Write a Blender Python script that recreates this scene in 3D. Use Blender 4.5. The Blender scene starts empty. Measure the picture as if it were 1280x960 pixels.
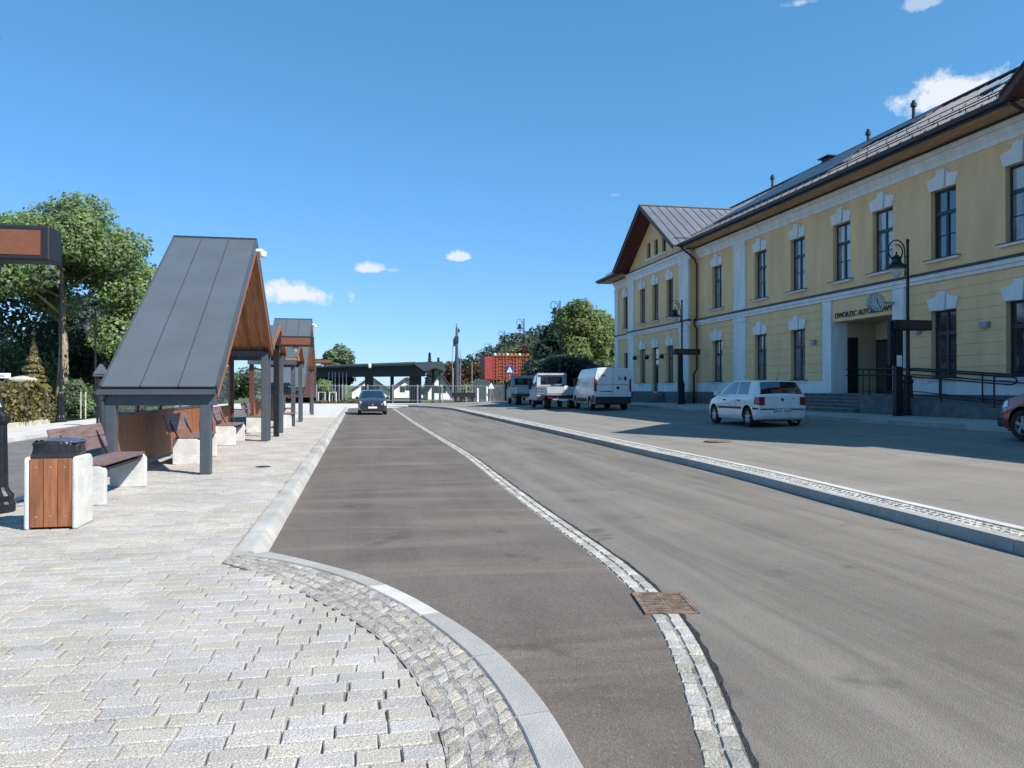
import bpy, bmesh, math, random
import numpy as np
from mathutils import Vector, Matrix

random.seed(7)
rng = np.random.default_rng(7)
scene = bpy.context.scene
COL = scene.collection
R = math.radians

# ------------------------------------------------------------------ camera
EYE = 1.5
YAW = 0.1954                     # the street runs along +Y, the camera looks a little to its right
cam_d = bpy.data.cameras.new('camera')
cam_d.sensor_width = 36.0
cam_d.lens = 27.0
cam_d.clip_start = 0.05
cam_d.clip_end = 3000
cam = bpy.data.objects.new('camera', cam_d)
COL.objects.link(cam)
cam.location = (0, 0, EYE)
cam.rotation_euler = (R(90.3), 0, -YAW)
scene.camera = cam

# ------------------------------------------------------------------ sun, sky, exposure
SUN = Vector((1.0, -0.92, 1.31)).normalized()
sun_d = bpy.data.lights.new('sun', 'SUN')
sun_d.energy = 4.6
sun_d.angle = R(0.5)
sun_d.color = (1.0, 0.955, 0.89)
sun = bpy.data.objects.new('sun', sun_d)
COL.objects.link(sun)
sun.rotation_euler = SUN.to_track_quat('Z', 'Y').to_euler()
sun.location = (30, -30, 40)

SKY_TINT = (0.124, 0.168, 0.190, 1)      # clear late-summer blue: tint, contrast, tint
SKY_TINT2 = (3.39, 4.07, 5.53, 1)
SKY_POW = (0.86, 0.62, 0.75)
world = bpy.data.worlds.new('World')
scene.world = world
world.use_nodes = True
nt = world.node_tree
for n in list(nt.nodes):
    nt.nodes.remove(n)


def wn(t, **k):
    n = nt.nodes.new(t)
    for a, b in k.items():
        setattr(n, a, b)
    return n


def wmath(op, a, b=None, c=None, clamp=False):
    n = nt.nodes.new('ShaderNodeMath')
    n.operation = op
    n.use_clamp = clamp
    for i, v in enumerate((a, b, c)):
        if v is None:
            continue
        if isinstance(v, (int, float)):
            n.inputs[i].default_value = v
        else:
            nt.links.new(v, n.inputs[i])
    return n.outputs[0]


sky = wn('ShaderNodeTexSky', sky_type='NISHITA', sun_disc=False)
sky.sun_elevation = math.asin(SUN.z)
sky.sun_rotation = math.atan2(SUN.x, SUN.y)
sky.altitude = 600
sky.air_density = 1.0
sky.dust_density = 0.0
sky.ozone_density = 2.5
hsv = wn('ShaderNodeHueSaturation')
hsv.inputs['Saturation'].default_value = 1.0
hsv.inputs['Value'].default_value = 1.0
nt.links.new(sky.outputs[0], hsv.inputs['Color'])
bg = wn('ShaderNodeBackground')
bg.inputs[1].default_value = 0.10
tint = wn('ShaderNodeMix', data_type='RGBA', blend_type='MULTIPLY')
tint.inputs['Factor'].default_value = 1.0
tint.inputs['B'].default_value = SKY_TINT
nt.links.new(hsv.outputs[0], tint.inputs['A'])
sep = wn('ShaderNodeSeparateColor')
gam = wn('ShaderNodeCombineColor')
nt.links.new(tint.outputs['Result'], sep.inputs[0])
for _i in range(3):
    nt.links.new(wmath('POWER', sep.outputs[_i], SKY_POW[_i]), gam.inputs[_i])
tint2 = wn('ShaderNodeMix', data_type='RGBA', blend_type='MULTIPLY')
tint2.inputs['Factor'].default_value = 1.0
tint2.inputs['B'].default_value = SKY_TINT2
nt.links.new(gam.outputs[0], tint2.inputs['A'])
nt.links.new(tint2.outputs['Result'], bg.inputs[0])
tc = wn('ShaderNodeTexCoord')
DIRV = tc.outputs['Generated']
noi = wn('ShaderNodeTexNoise')
noi.inputs['Scale'].default_value = 26
noi.inputs['Detail'].default_value = 7
noi.inputs['Roughness'].default_value = 0.62
nt.links.new(DIRV, noi.inputs['Vector'])
noi2 = wn('ShaderNodeTexNoise')
noi2.inputs['Scale'].default_value = 90
noi2.inputs['Detail'].default_value = 4
nt.links.new(DIRV, noi2.inputs['Vector'])


def pixdir(x, y):
    v = Vector(((x - 640) / 960.0, 1.0, (485 - y) / 960.0))
    v = Matrix.Rotation(-YAW, 3, 'Z') @ v
    return v.normalized()


total = None
for (cx, cy, hw, hh, dens) in ((374, 371, 56, 20, 1.0), (464, 336, 20, 8.5, .85), (574, 321.5, 25, 8, .85),
                               (1192, 118, 52, 30, .95), (1212, 102, 28, 11, .5), (1002, 2, 22, 9, .5), (1152, 4, 20, 12, .45),
                               (60, 90, 240, 30, 0.0), (768, 244, 14, 4, .16), (492, 338, 12, 4, .25)):
    if dens <= 0:
        continue
    d = pixdir(cx, cy)
    r_ = d.cross(Vector((0, 0, 1))).normalized()
    u_ = r_.cross(d).normalized()
    def dot(v):
        n = wn('ShaderNodeVectorMath', operation='DOT_PRODUCT')
        nt.links.new(DIRV, n.inputs[0])
        n.inputs[1].default_value = v
        return n.outputs['Value']
    a = wmath('DIVIDE', dot(r_), hw / 960.0)
    b = wmath('DIVIDE', dot(u_), hh / 960.0)
    b = wmath('MULTIPLY', b, wmath('ADD', 1.0, wmath('MULTIPLY', wmath('LESS_THAN', b, 0.0), 0.9)))
    rr = wmath('SQRT', wmath('ADD', wmath('MULTIPLY', a, a), wmath('MULTIPLY', b, b)))
    front = wmath('GREATER_THAN', dot(d), 0.5)
    m = wmath('SUBTRACT', 1.0, rr)
    m = wmath('ADD', m, wmath('MULTIPLY', wmath('SUBTRACT', noi.outputs[0], 0.5), 2.6))
    m = wmath('ADD', m, wmath('MULTIPLY', wmath('SUBTRACT', noi2.outputs[0], 0.5), 0.7))
    m = wmath('MULTIPLY', wmath('SUBTRACT', m, 0.05), 1.9, clamp=True)
    m = wmath('MULTIPLY', wmath('MULTIPLY', m, front), dens)
    total = m if total is None else wmath('MAXIMUM', total, m)
bgc = wn('ShaderNodeBackground')
bgc.inputs[0].default_value = (0.86, 0.92, 1.0, 1)
bgc.inputs[1].default_value = 0.60
mixs = wn('ShaderNodeMixShader')
nt.links.new(total, mixs.inputs[0])
nt.links.new(bg.outputs[0], mixs.inputs[1])
nt.links.new(bgc.outputs[0], mixs.inputs[2])
wo = wn('ShaderNodeOutputWorld')
nt.links.new(mixs.outputs[0], wo.inputs[0])

scene.view_settings.view_transform = 'Standard'
scene.view_settings.look = 'None'
scene.view_settings.exposure = 0.75
scene.view_settings.gamma = 1.0
scene.render.engine = 'CYCLES'
scene.cycles.max_bounces = 6
scene.cycles.transparent_max_bounces = 12

# ------------------------------------------------------------------ helpers: photo geometry to place things in the real plan
CA, SA = math.cos(YAW), math.sin(YAW)


def dirx(px):                      # tangent of a pixel column turned into plan direction
    t = (px - 640) / 960.0
    return (SA + t * CA, CA - t * SA)


def onX(px, X):                    # Y where column px meets the plane X
    a, b = dirx(px)
    return X / a * b


def plan(px, dc):
    a, b = dirx(px)
    return (a * dc, b * dc)


def gnd(px, py, z=0.0):            # point of the ground (height z) seen at px, py
    dc = 960.0 * (EYE - z) / (py - 485.0)
    a, b = dirx(px)
    return (a * dc, b * dc)


# ------------------------------------------------------------------ materials
MATS = {}


def mat(name, col, rough=0.7, metal=0.0, var=0.12, scale=6.0, bump=0.0, bscale=60.0, island=0.0, objvar=0.0,
        spec=0.5, trans=0.0, alpha=1.0, stretch=None, col2=None, speck=0.0, coat=0.0, hue=0.0, emit=None, detail=6):
    if name in MATS:
        return MATS[name]
    m = bpy.data.materials.new(name)
    m.use_nodes = True
    t = m.node_tree
    p = t.nodes['Principled BSDF']
    p.inputs['Roughness'].default_value = rough
    p.inputs['Metallic'].default_value = metal
    p.inputs['Specular IOR Level'].default_value = spec
    p.inputs['Coat Weight'].default_value = coat
    p.inputs['Coat Roughness'].default_value = 0.06
    if trans:
        p.inputs['Transmission Weight'].default_value = trans
    if alpha < 1:
        p.inputs['Alpha'].default_value = alpha
    geo = t.nodes.new('ShaderNodeNewGeometry')
    vec = geo.outputs['Position']
    if stretch:
        mp = t.nodes.new('ShaderNodeMapping')
        mp.inputs['Scale'].default_value = stretch
        t.links.new(vec, mp.inputs['Vector'])
        vec = mp.outputs[0]
    nz = t.nodes.new('ShaderNodeTexNoise')
    nz.inputs['Scale'].default_value = scale
    nz.inputs['Detail'].default_value = detail
    nz.inputs['Roughness'].default_value = 0.6
    t.links.new(vec, nz.inputs['Vector'])
    c2 = col2 if col2 else tuple(max(0, c * (1 - 2.2 * var)) for c in col)
    c1 = tuple(min(1, c * (1 + var)) for c in col)
    ramp = t.nodes.new('ShaderNodeValToRGB')
    ramp.color_ramp.elements[0].position = 0.3
    ramp.color_ramp.elements[1].position = 0.68
    ramp.color_ramp.elements[0].color = (*c2, 1)
    ramp.color_ramp.elements[1].color = (*c1, 1)
    t.links.new(nz.outputs[0], ramp.inputs[0])
    out = ramp.outputs[0]
    if island or objvar or hue:
        add = t.nodes.new('ShaderNodeMath')
        add.operation = 'ADD'
        oi = t.nodes.new('ShaderNodeObjectInfo')
        t.links.new(geo.outputs['Random Per Island'], add.inputs[0])
        t.links.new(oi.outputs['Random'], add.inputs[1])
        fr = t.nodes.new('ShaderNodeMath')
        fr.operation = 'FRACT'
        t.links.new(add.outputs[0], fr.inputs[0])
        k = max(island, objvar)
        mr = t.nodes.new('ShaderNodeMapRange')
        mr.inputs['To Min'].default_value = 1 - k
        mr.inputs['To Max'].default_value = 1 + k
        t.links.new(fr.outputs[0], mr.inputs['Value'])
        hs = t.nodes.new('ShaderNodeHueSaturation')
        t.links.new(out, hs.inputs['Color'])
        t.links.new(mr.outputs[0], hs.inputs['Value'])
        if hue:
            wnz = t.nodes.new('ShaderNodeTexWhiteNoise')
            wnz.noise_dimensions = '1D'
            t.links.new(fr.outputs[0], wnz.inputs['W'])
            mh = t.nodes.new('ShaderNodeMapRange')
            mh.inputs['To Min'].default_value = 0.5 - hue
            mh.inputs['To Max'].default_value = 0.5 + hue * .5
            t.links.new(wnz.outputs[0], mh.inputs['Value'])
            t.links.new(mh.outputs[0], hs.inputs['Hue'])
            ms = t.nodes.new('ShaderNodeMapRange')
            ms.inputs['To Min'].default_value = 0.6
            ms.inputs['To Max'].default_value = 1.5
            t.links.new(wnz.outputs[0], ms.inputs['Value'])
            t.links.new(ms.outputs[0], hs.inputs['Saturation'])
        out = hs.outputs[0]
    if speck:
        nf = t.nodes.new('ShaderNodeTexNoise')
        nf.inputs['Scale'].default_value = 190
        nf.inputs['Detail'].default_value = 2
        t.links.new(geo.outputs['Position'], nf.inputs['Vector'])
        mr = t.nodes.new('ShaderNodeMapRange')
        mr.inputs['From Min'].default_value = 0.36
        mr.inputs['From Max'].default_value = 0.64
        mr.inputs['To Min'].default_value = 1 - speck
        mr.inputs['To Max'].default_value = 1 + speck
        t.links.new(nf.outputs[0], mr.inputs['Value'])
        hs = t.nodes.new('ShaderNodeHueSaturation')
        t.links.new(out, hs.inputs['Color'])
        t.links.new(mr.outputs[0], hs.inputs['Value'])
        out = hs.outputs[0]
    t.links.new(out, p.inputs['Base Color'])
    if bump:
        nb = t.nodes.new('ShaderNodeTexNoise')
        nb.inputs['Scale'].default_value = bscale
        nb.inputs['Detail'].default_value = 4
        t.links.new(vec, nb.inputs['Vector'])
        bp = t.nodes.new('ShaderNodeBump')
        bp.inputs['Strength'].default_value = bump
        bp.inputs['Distance'].default_value = 0.02
        t.links.new(nb.outputs[0], bp.inputs['Height'])
        t.links.new(bp.outputs[0], p.inputs['Normal'])
    if emit:
        p.inputs['Emission Color'].default_value = (*emit[:3], 1)
        p.inputs['Emission Strength'].default_value = emit[3]
    m['p'] = 1
    MATS[name] = m
    return m


def leafmat(name, col, var=0.35, trans=0.35):
    m = mat(name, col, rough=0.6, var=0.25, scale=0.7, island=var, hue=0.03, spec=0.3)
    t = m.node_tree
    p = t.nodes['Principled BSDF']
    src = p.inputs['Base Color'].links[0].from_socket
    tr = t.nodes.new('ShaderNodeBsdfTranslucent')
    hs = t.nodes.new('ShaderNodeHueSaturation')
    hs.inputs['Value'].default_value = 1.5
    hs.inputs['Saturation'].default_value = 1.15
    t.links.new(src, hs.inputs['Color'])
    t.links.new(hs.outputs[0], tr.inputs['Color'])
    mx = t.nodes.new('ShaderNodeMixShader')
    mx.inputs[0].default_value = trans
    t.links.new(p.outputs[0], mx.inputs[1])
    t.links.new(tr.outputs[0], mx.inputs[2])
    t.links.new(mx.outputs[0], t.nodes['Material Output'].inputs['Surface'])
    return m


def asphalt(name, c_dark, c_light, seed=0.0, grain=.2, across=.5, along=.5, dots=.4):
    """worn asphalt: aggregate grain, broad worn patches, pale dusty streaks, fine cracks of tone"""
    m = bpy.data.materials.new(name)
    m.use_nodes = True
    t = m.node_tree
    p = t.nodes['Principled BSDF']
    p.inputs['Roughness'].default_value = 0.82
    p.inputs['Specular IOR Level'].default_value = 0.35
    geo = t.nodes.new('ShaderNodeNewGeometry')

    def noise(scale, detail, st=(1, 1, 1), off=0.0, rough=.6, dist=0.0):
        mp = t.nodes.new('ShaderNodeMapping')
        mp.inputs['Scale'].default_value = st
        mp.inputs['Location'].default_value = (off + seed, off * .7 - seed, 0)
        t.links.new(geo.outputs['Position'], mp.inputs[0])
        n = t.nodes.new('ShaderNodeTexNoise')
        n.inputs['Scale'].default_value = scale
        n.inputs['Detail'].default_value = detail
        n.inputs['Roughness'].default_value = rough
        n.inputs['Distortion'].default_value = dist
        t.links.new(mp.outputs[0], n.inputs['Vector'])
        return n.outputs[0]

    def rng_(v, a, b, c, d):
        mr = t.nodes.new('ShaderNodeMapRange')
        for nm, x in zip(('From Min', 'From Max', 'To Min', 'To Max'), (a, b, c, d)):
            mr.inputs[nm].default_value = x
        t.links.new(v, mr.inputs['Value'])
        return mr.outputs[0]

    def mixc(f, a, b):
        mx = t.nodes.new('ShaderNodeMix')
        mx.data_type = 'RGBA'
        t.links.new(f, mx.inputs['Factor'])
        for v, s in ((a, mx.inputs['A']), (b, mx.inputs['B'])):
            if isinstance(v, tuple):
                s.default_value = (*v, 1)
            else:
                t.links.new(v, s)
        return mx.outputs['Result']
    base = mixc(rng_(noise(0.55, 8, off=3, dist=.8), .34, .66, 0, 1), c_dark, c_light)
    # wheel-polished bands along the way
    wear = rng_(noise(1.0, 6, st=(1.5, .10, 1), off=11, dist=.25), .42, .62, 0, .75 * along)
    base = mixc(wear, base, tuple(c * 1.28 for c in c_light))
    # pale dust streaks across
    dust = rng_(noise(1.0, 6, st=(.22, 1.25, 1), off=31, dist=.6), .50, .70, 0, .9 * across)
    base = mixc(dust, base, (c_light[0] * 1.5, c_light[1] * 1.47, c_light[2] * 1.36))
    scr = rng_(noise(1.0, 7, st=(7.0, .7, 1), off=51, dist=.5, rough=.7), .58, .72, 0, .45 * along)
    base = mixc(scr, base, tuple(c * 1.35 for c in c_light))
    drk = rng_(noise(1.0, 6, st=(3.2, .16, 1), off=91, dist=.3), .54, .70, 0, .5 * along)
    base = mixc(drk, base, tuple(c * .8 for c in c_dark))
    scr = rng_(noise(1.0, 9, st=(.8, 5.0, 1), off=57, dist=1.5, rough=.75), .62, .72, 0, .4 * across)
    base = mixc(scr, base, tuple(c * 1.7 for c in c_light))
    oil = rng_(noise(1.3, 3, off=71), .64, .74, 0, .6)
    base = mixc(oil, base, tuple(c * .55 for c in c_dark))
    # aggregate
    vor = t.nodes.new('ShaderNodeTexVoronoi')
    vor.inputs['Scale'].default_value = 105
    t.links.new(geo.outputs['Position'], vor.inputs['Vector'])
    hs = t.nodes.new('ShaderNodeHueSaturation')
    t.links.new(base, hs.inputs['Color'])
    t.links.new(rng_(vor.outputs['Color'], 0, 1, 1 - grain, 1 + grain * 1.15), hs.inputs['Value'])
    v2 = t.nodes.new('ShaderNodeTexVoronoi')
    v2.inputs['Scale'].default_value = 34
    t.links.new(geo.outputs['Position'], v2.inputs['Vector'])
    near = rng_(v2.outputs['Distance'], .10, .16, 1, 0)
    sp_ = t.nodes.new('ShaderNodeSeparateColor')
    t.links.new(v2.outputs['Color'], sp_.inputs[0])
    pick = rng_(sp_.outputs[0], .78, .80, 0, dots * .6)
    mu = t.nodes.new('ShaderNodeMath')
    mu.operation = 'MULTIPLY'
    t.links.new(near, mu.inputs[0])
    t.links.new(pick, mu.inputs[1])
    fin = mixc(mu.outputs[0], hs.outputs[0], (.42, .40, .36))
    t.links.new(fin, p.inputs['Base Color'])
    bp = t.nodes.new('ShaderNodeBump')
    bp.inputs['Strength'].default_value = 0.45
    bp.inputs['Distance'].default_value = 0.006
    t.links.new(vor.outputs['Distance'], bp.inputs['Height'])
    t.links.new(bp.outputs[0], p.inputs['Normal'])
    MATS[name] = m
    return m


def pavemat(name, c1, c2, mortar, bw, bh, rough=.85):
    m = bpy.data.materials.new(name)
    m.use_nodes = True
    t = m.node_tree
    p = t.nodes['Principled BSDF']
    p.inputs['Roughness'].default_value = rough
    geo = t.nodes.new('ShaderNodeNewGeometry')
    br = t.nodes.new('ShaderNodeTexBrick')
    br.inputs['Scale'].default_value = 1.0
    br.inputs['Brick Width'].default_value = bw
    br.inputs['Row Height'].default_value = bh
    br.inputs['Mortar Size'].default_value = 0.006
    br.inputs['Color1'].default_value = (*c1, 1)
    br.inputs['Color2'].default_value = (*c2, 1)
    br.inputs['Mortar'].default_value = (*mortar, 1)
    t.links.new(geo.outputs['Position'], br.inputs['Vector'])
    nz = t.nodes.new('ShaderNodeTexNoise')
    nz.inputs['Scale'].default_value = 1.3
    nz.inputs['Detail'].default_value = 8
    t.links.new(geo.outputs['Position'], nz.inputs['Vector'])
    mr = t.nodes.new('ShaderNodeMapRange')
    mr.inputs['From Min'].default_value = .3
    mr.inputs['From Max'].default_value = .7
    mr.inputs['To Min'].default_value = .82
    mr.inputs['To Max'].default_value = 1.12
    t.links.new(nz.outputs[0], mr.inputs['Value'])
    hs = t.nodes.new('ShaderNodeHueSaturation')
    t.links.new(br.outputs['Color'], hs.inputs['Color'])
    t.links.new(mr.outputs[0], hs.inputs['Value'])
    t.links.new(hs.outputs[0], p.inputs['Base Color'])
    bp = t.nodes.new('ShaderNodeBump')
    bp.inputs['Strength'].default_value = .4
    bp.inputs['Distance'].default_value = .01
    t.links.new(br.outputs['Fac'], bp.inputs['Height'])
    bp.invert = True
    t.links.new(bp.outputs[0], p.inputs['Normal'])
    MATS[name] = m
    return m


M = {}
M['asphalt_left'] = asphalt('asphalt_left', (.092, .077, .066), (.136, .117, .101), 0, grain=.26, across=.75, along=.35, dots=.9)
M['asphalt_right'] = asphalt('asphalt_right', (.122, .108, .092), (.162, .146, .126), 40, grain=.13, across=.18, along=1.0, dots=.35)
M['asphalt_lot'] = asphalt('asphalt_lot', (.175, .160, .139), (.215, .196, .172), 90, grain=.12, across=.3, along=.6, dots=.2)
M['asphalt_far'] = asphalt('asphalt_far', (.11, .105, .10), (.15, .14, .135), 140)
M['granite'] = mat('granite', (.398, .374, .338), rough=.9, var=.09, scale=1.1, bump=.5, bscale=75, island=.10, hue=.018, speck=.42)
M['granite_sett'] = mat('granite_sett', (.36, .335, .295), rough=.9, var=.14, scale=3, bump=.6, bscale=60, island=.24, hue=.02, speck=.45)
M['granite_kerb'] = mat('granite_kerb', (.355, .343, .322), rough=.85, var=.08, scale=2, bump=.25, bscale=120, island=.16, objvar=.16, speck=.3)
M['kerb_flat'] = mat('kerb_flat', (.385, .375, .35), rough=.85, var=.14, scale=1.6, bump=.25, bscale=120, island=.12, objvar=.12, speck=.28)
M['granite_pale'] = mat('granite_pale', (.50, .485, .45), rough=.8, var=.08, scale=3, bump=.2, bscale=90, island=.07, speck=.22)
M['gutter_sett'] = mat('gutter_sett', (.40, .385, .345), rough=.9, var=.16, scale=5, bump=.6, bscale=60, island=.20, hue=.012, speck=.4)
M['joint'] = mat('joint', (.37, .345, .30), rough=.95, var=.2, scale=1.1, col2=(.09, .08, .066), bump=.4, bscale=120, speck=.35)
M['grit'] = mat('grit', (.33, .31, .28), rough=.95, var=.3, scale=12, bump=.7, bscale=90, speck=.5)
M['tar'] = mat('tar', (.03, .03, .032), rough=.75, var=.4, scale=20, bump=.6, bscale=90)
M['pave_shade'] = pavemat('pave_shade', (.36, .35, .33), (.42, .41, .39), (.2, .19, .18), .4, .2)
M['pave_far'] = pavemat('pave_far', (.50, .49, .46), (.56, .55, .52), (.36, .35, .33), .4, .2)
M['grass'] = mat('grass', (.09, .13, .035), rough=.95, var=.4, scale=2.5, bump=.8, bscale=40)
M['yellow'] = mat('yellow_plaster', (.86, .565, .295), rough=.9, var=.055, scale=1.0, stretch=(1.6, 1.6, .35), bump=.12, bscale=160)
M['white'] = mat('white_plaster', (.80, .79, .78), rough=.85, var=.07, scale=1.4, stretch=(1.8, 1.8, .4), bump=.1, bscale=160)
M['plinth'] = mat('plinth_stone', (.13, .133, .13), rough=.8, var=.18, scale=3, bump=.3, bscale=90, speck=.25)
M['plinth_light'] = mat('pale_step_stone', (.21, .21, .20), rough=.85, var=.15, scale=3, speck=.2)
M['roof'] = mat('roof_metal', (.19, .197, .212), rough=.42, metal=.35, var=.06, scale=1.5, objvar=.05)
M['roof_dark'] = mat('roof_dark_metal', (.035, .04, .05), rough=.5, metal=.2, var=.1)
M['shelter_metal'] = mat('shelter_metal', (.112, .132, .150), rough=.42, metal=.25, var=.05, scale=1.2, objvar=.03)
M['steel'] = mat('grey_steel', (.085, .10, .115), rough=.45, metal=.3, var=.08)
M['black_iron'] = mat('black_iron', (.02, .024, .03), rough=.42, metal=.4, var=.2, scale=9)
M['wood'] = mat('warm_wood', (.28, .108, .045), rough=.55, var=.22, scale=3, stretch=(9, 9, .7), bump=.15, bscale=30, objvar=.14)
M['wood_y'] = mat('rafter_wood', (.40, .18, .085), rough=.6, var=.22, scale=3, stretch=(9, .7, .7), bump=.1, bscale=30, objvar=.14)
M['soffit'] = mat('soffit_wood', (.55, .32, .15), rough=.6, var=.2, scale=3, stretch=(6, .7, 6), objvar=.12)
M['red_wood'] = mat('dark_red_wood', (.12, .035, .028), rough=.55, var=.2, scale=3, stretch=(8, 8, .7))
M['seat_wood'] = mat('faded_seat_wood', (.20, .13, .125), rough=.5, var=.2, scale=4, stretch=(9, .8, 9), objvar=.1)
M['concrete'] = mat('washed_concrete', (.60, .60, .57), rough=.9, var=.1, scale=4, bump=.5, bscale=110, speck=.22)
M['glass'] = mat('shelter_glass', (.75, .85, .85), rough=.03, var=.0, alpha=.22, spec=1.0)
M['pane'] = mat('window_pane', (.025, .035, .045), rough=.04, var=.3, scale=.8, spec=1.0, coat=1.0)
M['pane_blind'] = mat('window_blind', (.42, .42, .38), rough=.12, var=.12, scale=2.0, spec=1.0, coat=1.0)
M['pane_curtain'] = mat('window_curtain', (.20, .22, .23), rough=.08, var=.35, scale=1.8, spec=1.0, coat=1.0, stretch=(1, 5, .6))
M['frame_teal'] = mat('teal_window_frame', (.018, .038, .052), rough=.45, var=.1)
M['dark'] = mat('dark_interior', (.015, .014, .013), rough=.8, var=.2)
M['beige'] = mat('beige_wall', (.55, .46, .30), rough=.9, var=.05)
M['car_white'] = mat('white_car_paint', (.70, .71, .72), rough=.28, var=.03, scale=2, coat=.8)
M['van_white'] = mat('white_van_paint', (.66, .68, .68), rough=.35, var=.05, scale=1.5, coat=.5)
M['car_black'] = mat('black_car_paint', (.02, .022, .028), rough=.25, var=.1, coat=1.0)
M['car_red'] = mat('red_car_paint', (.26, .02, .022), rough=.25, var=.1, coat=1.0)
M['truck_grey'] = mat('grey_truck_paint', (.40, .43, .45), rough=.45, var=.08, scale=2)
M['car_glass'] = mat('car_glass', (.012, .016, .02), rough=.03, var=.2, spec=1.0, coat=1.0)
M['rubber'] = mat('tyre_rubber', (.018, .018, .018), rough=.85, var=.2)
M['black_plastic'] = mat('black_plastic', (.022, .023, .026), rough=.6, var=.15)
M['alloy'] = mat('alloy_rim', (.55, .56, .57), rough=.4, metal=.3, var=.1)
M['tail_red'] = mat('red_lamp_glass', (.28, .012, .02), rough=.15, var=.1, coat=1.0)
M['lamp_clear'] = mat('clear_lamp_glass', (.65, .68, .70), rough=.12, metal=.2, var=.1, coat=1.0)
M['plate'] = mat('number_plate_white', (.72, .73, .72), rough=.5, var=.04)
M['ink'] = mat('black_ink', (.012, .012, .014), rough=.5, var=.1)
M['blue'] = mat('sign_blue', (.015, .06, .26), rough=.4, var=.05)
M['sign_white'] = mat('sign_white', (.78, .79, .80), rough=.4, var=.03)
M['orange_screen'] = mat('orange_display_screen', (.19, .07, .034), rough=.5, var=.05, scale=20)
M['display_case'] = mat('display_case', (.012, .014, .02), rough=.55, var=.1)
M['brown_screen'] = mat('unlit_display_screen', (.05, .028, .02), rough=.35, var=.14, scale=60, coat=.5)
M['orange_paint'] = mat('orange_paint', (.46, .17, .08), rough=.6, var=.15)
M['red_board'] = mat('red_board', (.34, .045, .04), rough=.6, var=.2)
M['yellow_sign'] = mat('yellow_sign', (.80, .42, .02), rough=.5, var=.05)
M['rust'] = mat('rusty_iron', (.21, .145, .105), rough=.85, var=.3, scale=14, bump=.5, bscale=90, island=.1)
M['copper'] = mat('brown_pipe', (.06, .03, .022), rough=.5, metal=.3, var=.2)
M['solar'] = mat('solar_panel', (.03, .035, .05), rough=.38, var=.2)
M['bark'] = mat('bark', (.32, .26, .17), rough=.95, var=.35, scale=5, stretch=(3, 3, .8), bump=.8, bscale=20)
M['bark_dark'] = mat('dark_bark', (.07, .055, .04), rough=.95, var=.3, scale=5)
M['leaf_a'] = leafmat('bright_leaf', (.225, .305, .15), trans=.5)
M['leaf_b'] = leafmat('mid_leaf', (.145, .205, .11))
M['leaf_c'] = leafmat('dark_leaf', (.05, .085, .06), trans=.3)
M['leaf_d'] = leafmat('olive_leaf', (.17, .155, .07))
M['leaf_e'] = leafmat('willow_leaf', (.19, .25, .105), trans=.45)
M['leaf_f'] = leafmat('rusty_leaf', (.12, .075, .04))
M['forest'] = leafmat('far_forest', (.075, .105, .075))
M['bag'] = mat('bin_bag', (.02, .022, .028), rough=.3, var=.2, bump=1.0, bscale=14)
M['bin_lid'] = mat('bin_lid', (.06, .085, .125), rough=.4, var=.1)
M['stone_cap'] = mat('pale_stone', (.48, .46, .38), rough=.9, var=.15, scale=5, bump=.4)
M['canopy_dark'] = mat('canopy_dark_metal', (.035, .05, .065), rough=.5, metal=.2, var=.1)
M['canopy_edge'] = mat('canopy_edge', (.07, .095, .11), rough=.5, metal=.2, var=.1)
M['galv'] = mat('galvanised_steel', (.36, .38, .39), rough=.5, metal=.5, var=.1)
M['house_white'] = mat('house_plaster', (.78, .77, .74), rough=.9, var=.04)
M['tile_dark'] = mat('dark_roof_tile', (.07, .055, .055), rough=.8, var=.2)
M['clock_face'] = mat('clock_face', (.60, .63, .70), rough=.4, var=.04)
M['shaded_glass'] = mat('lamp_bowl', (.65, .68, .72), rough=.1, var=.05, alpha=.45, spec=1.0)

# ------------------------------------------------------------------ mesh builder


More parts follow.
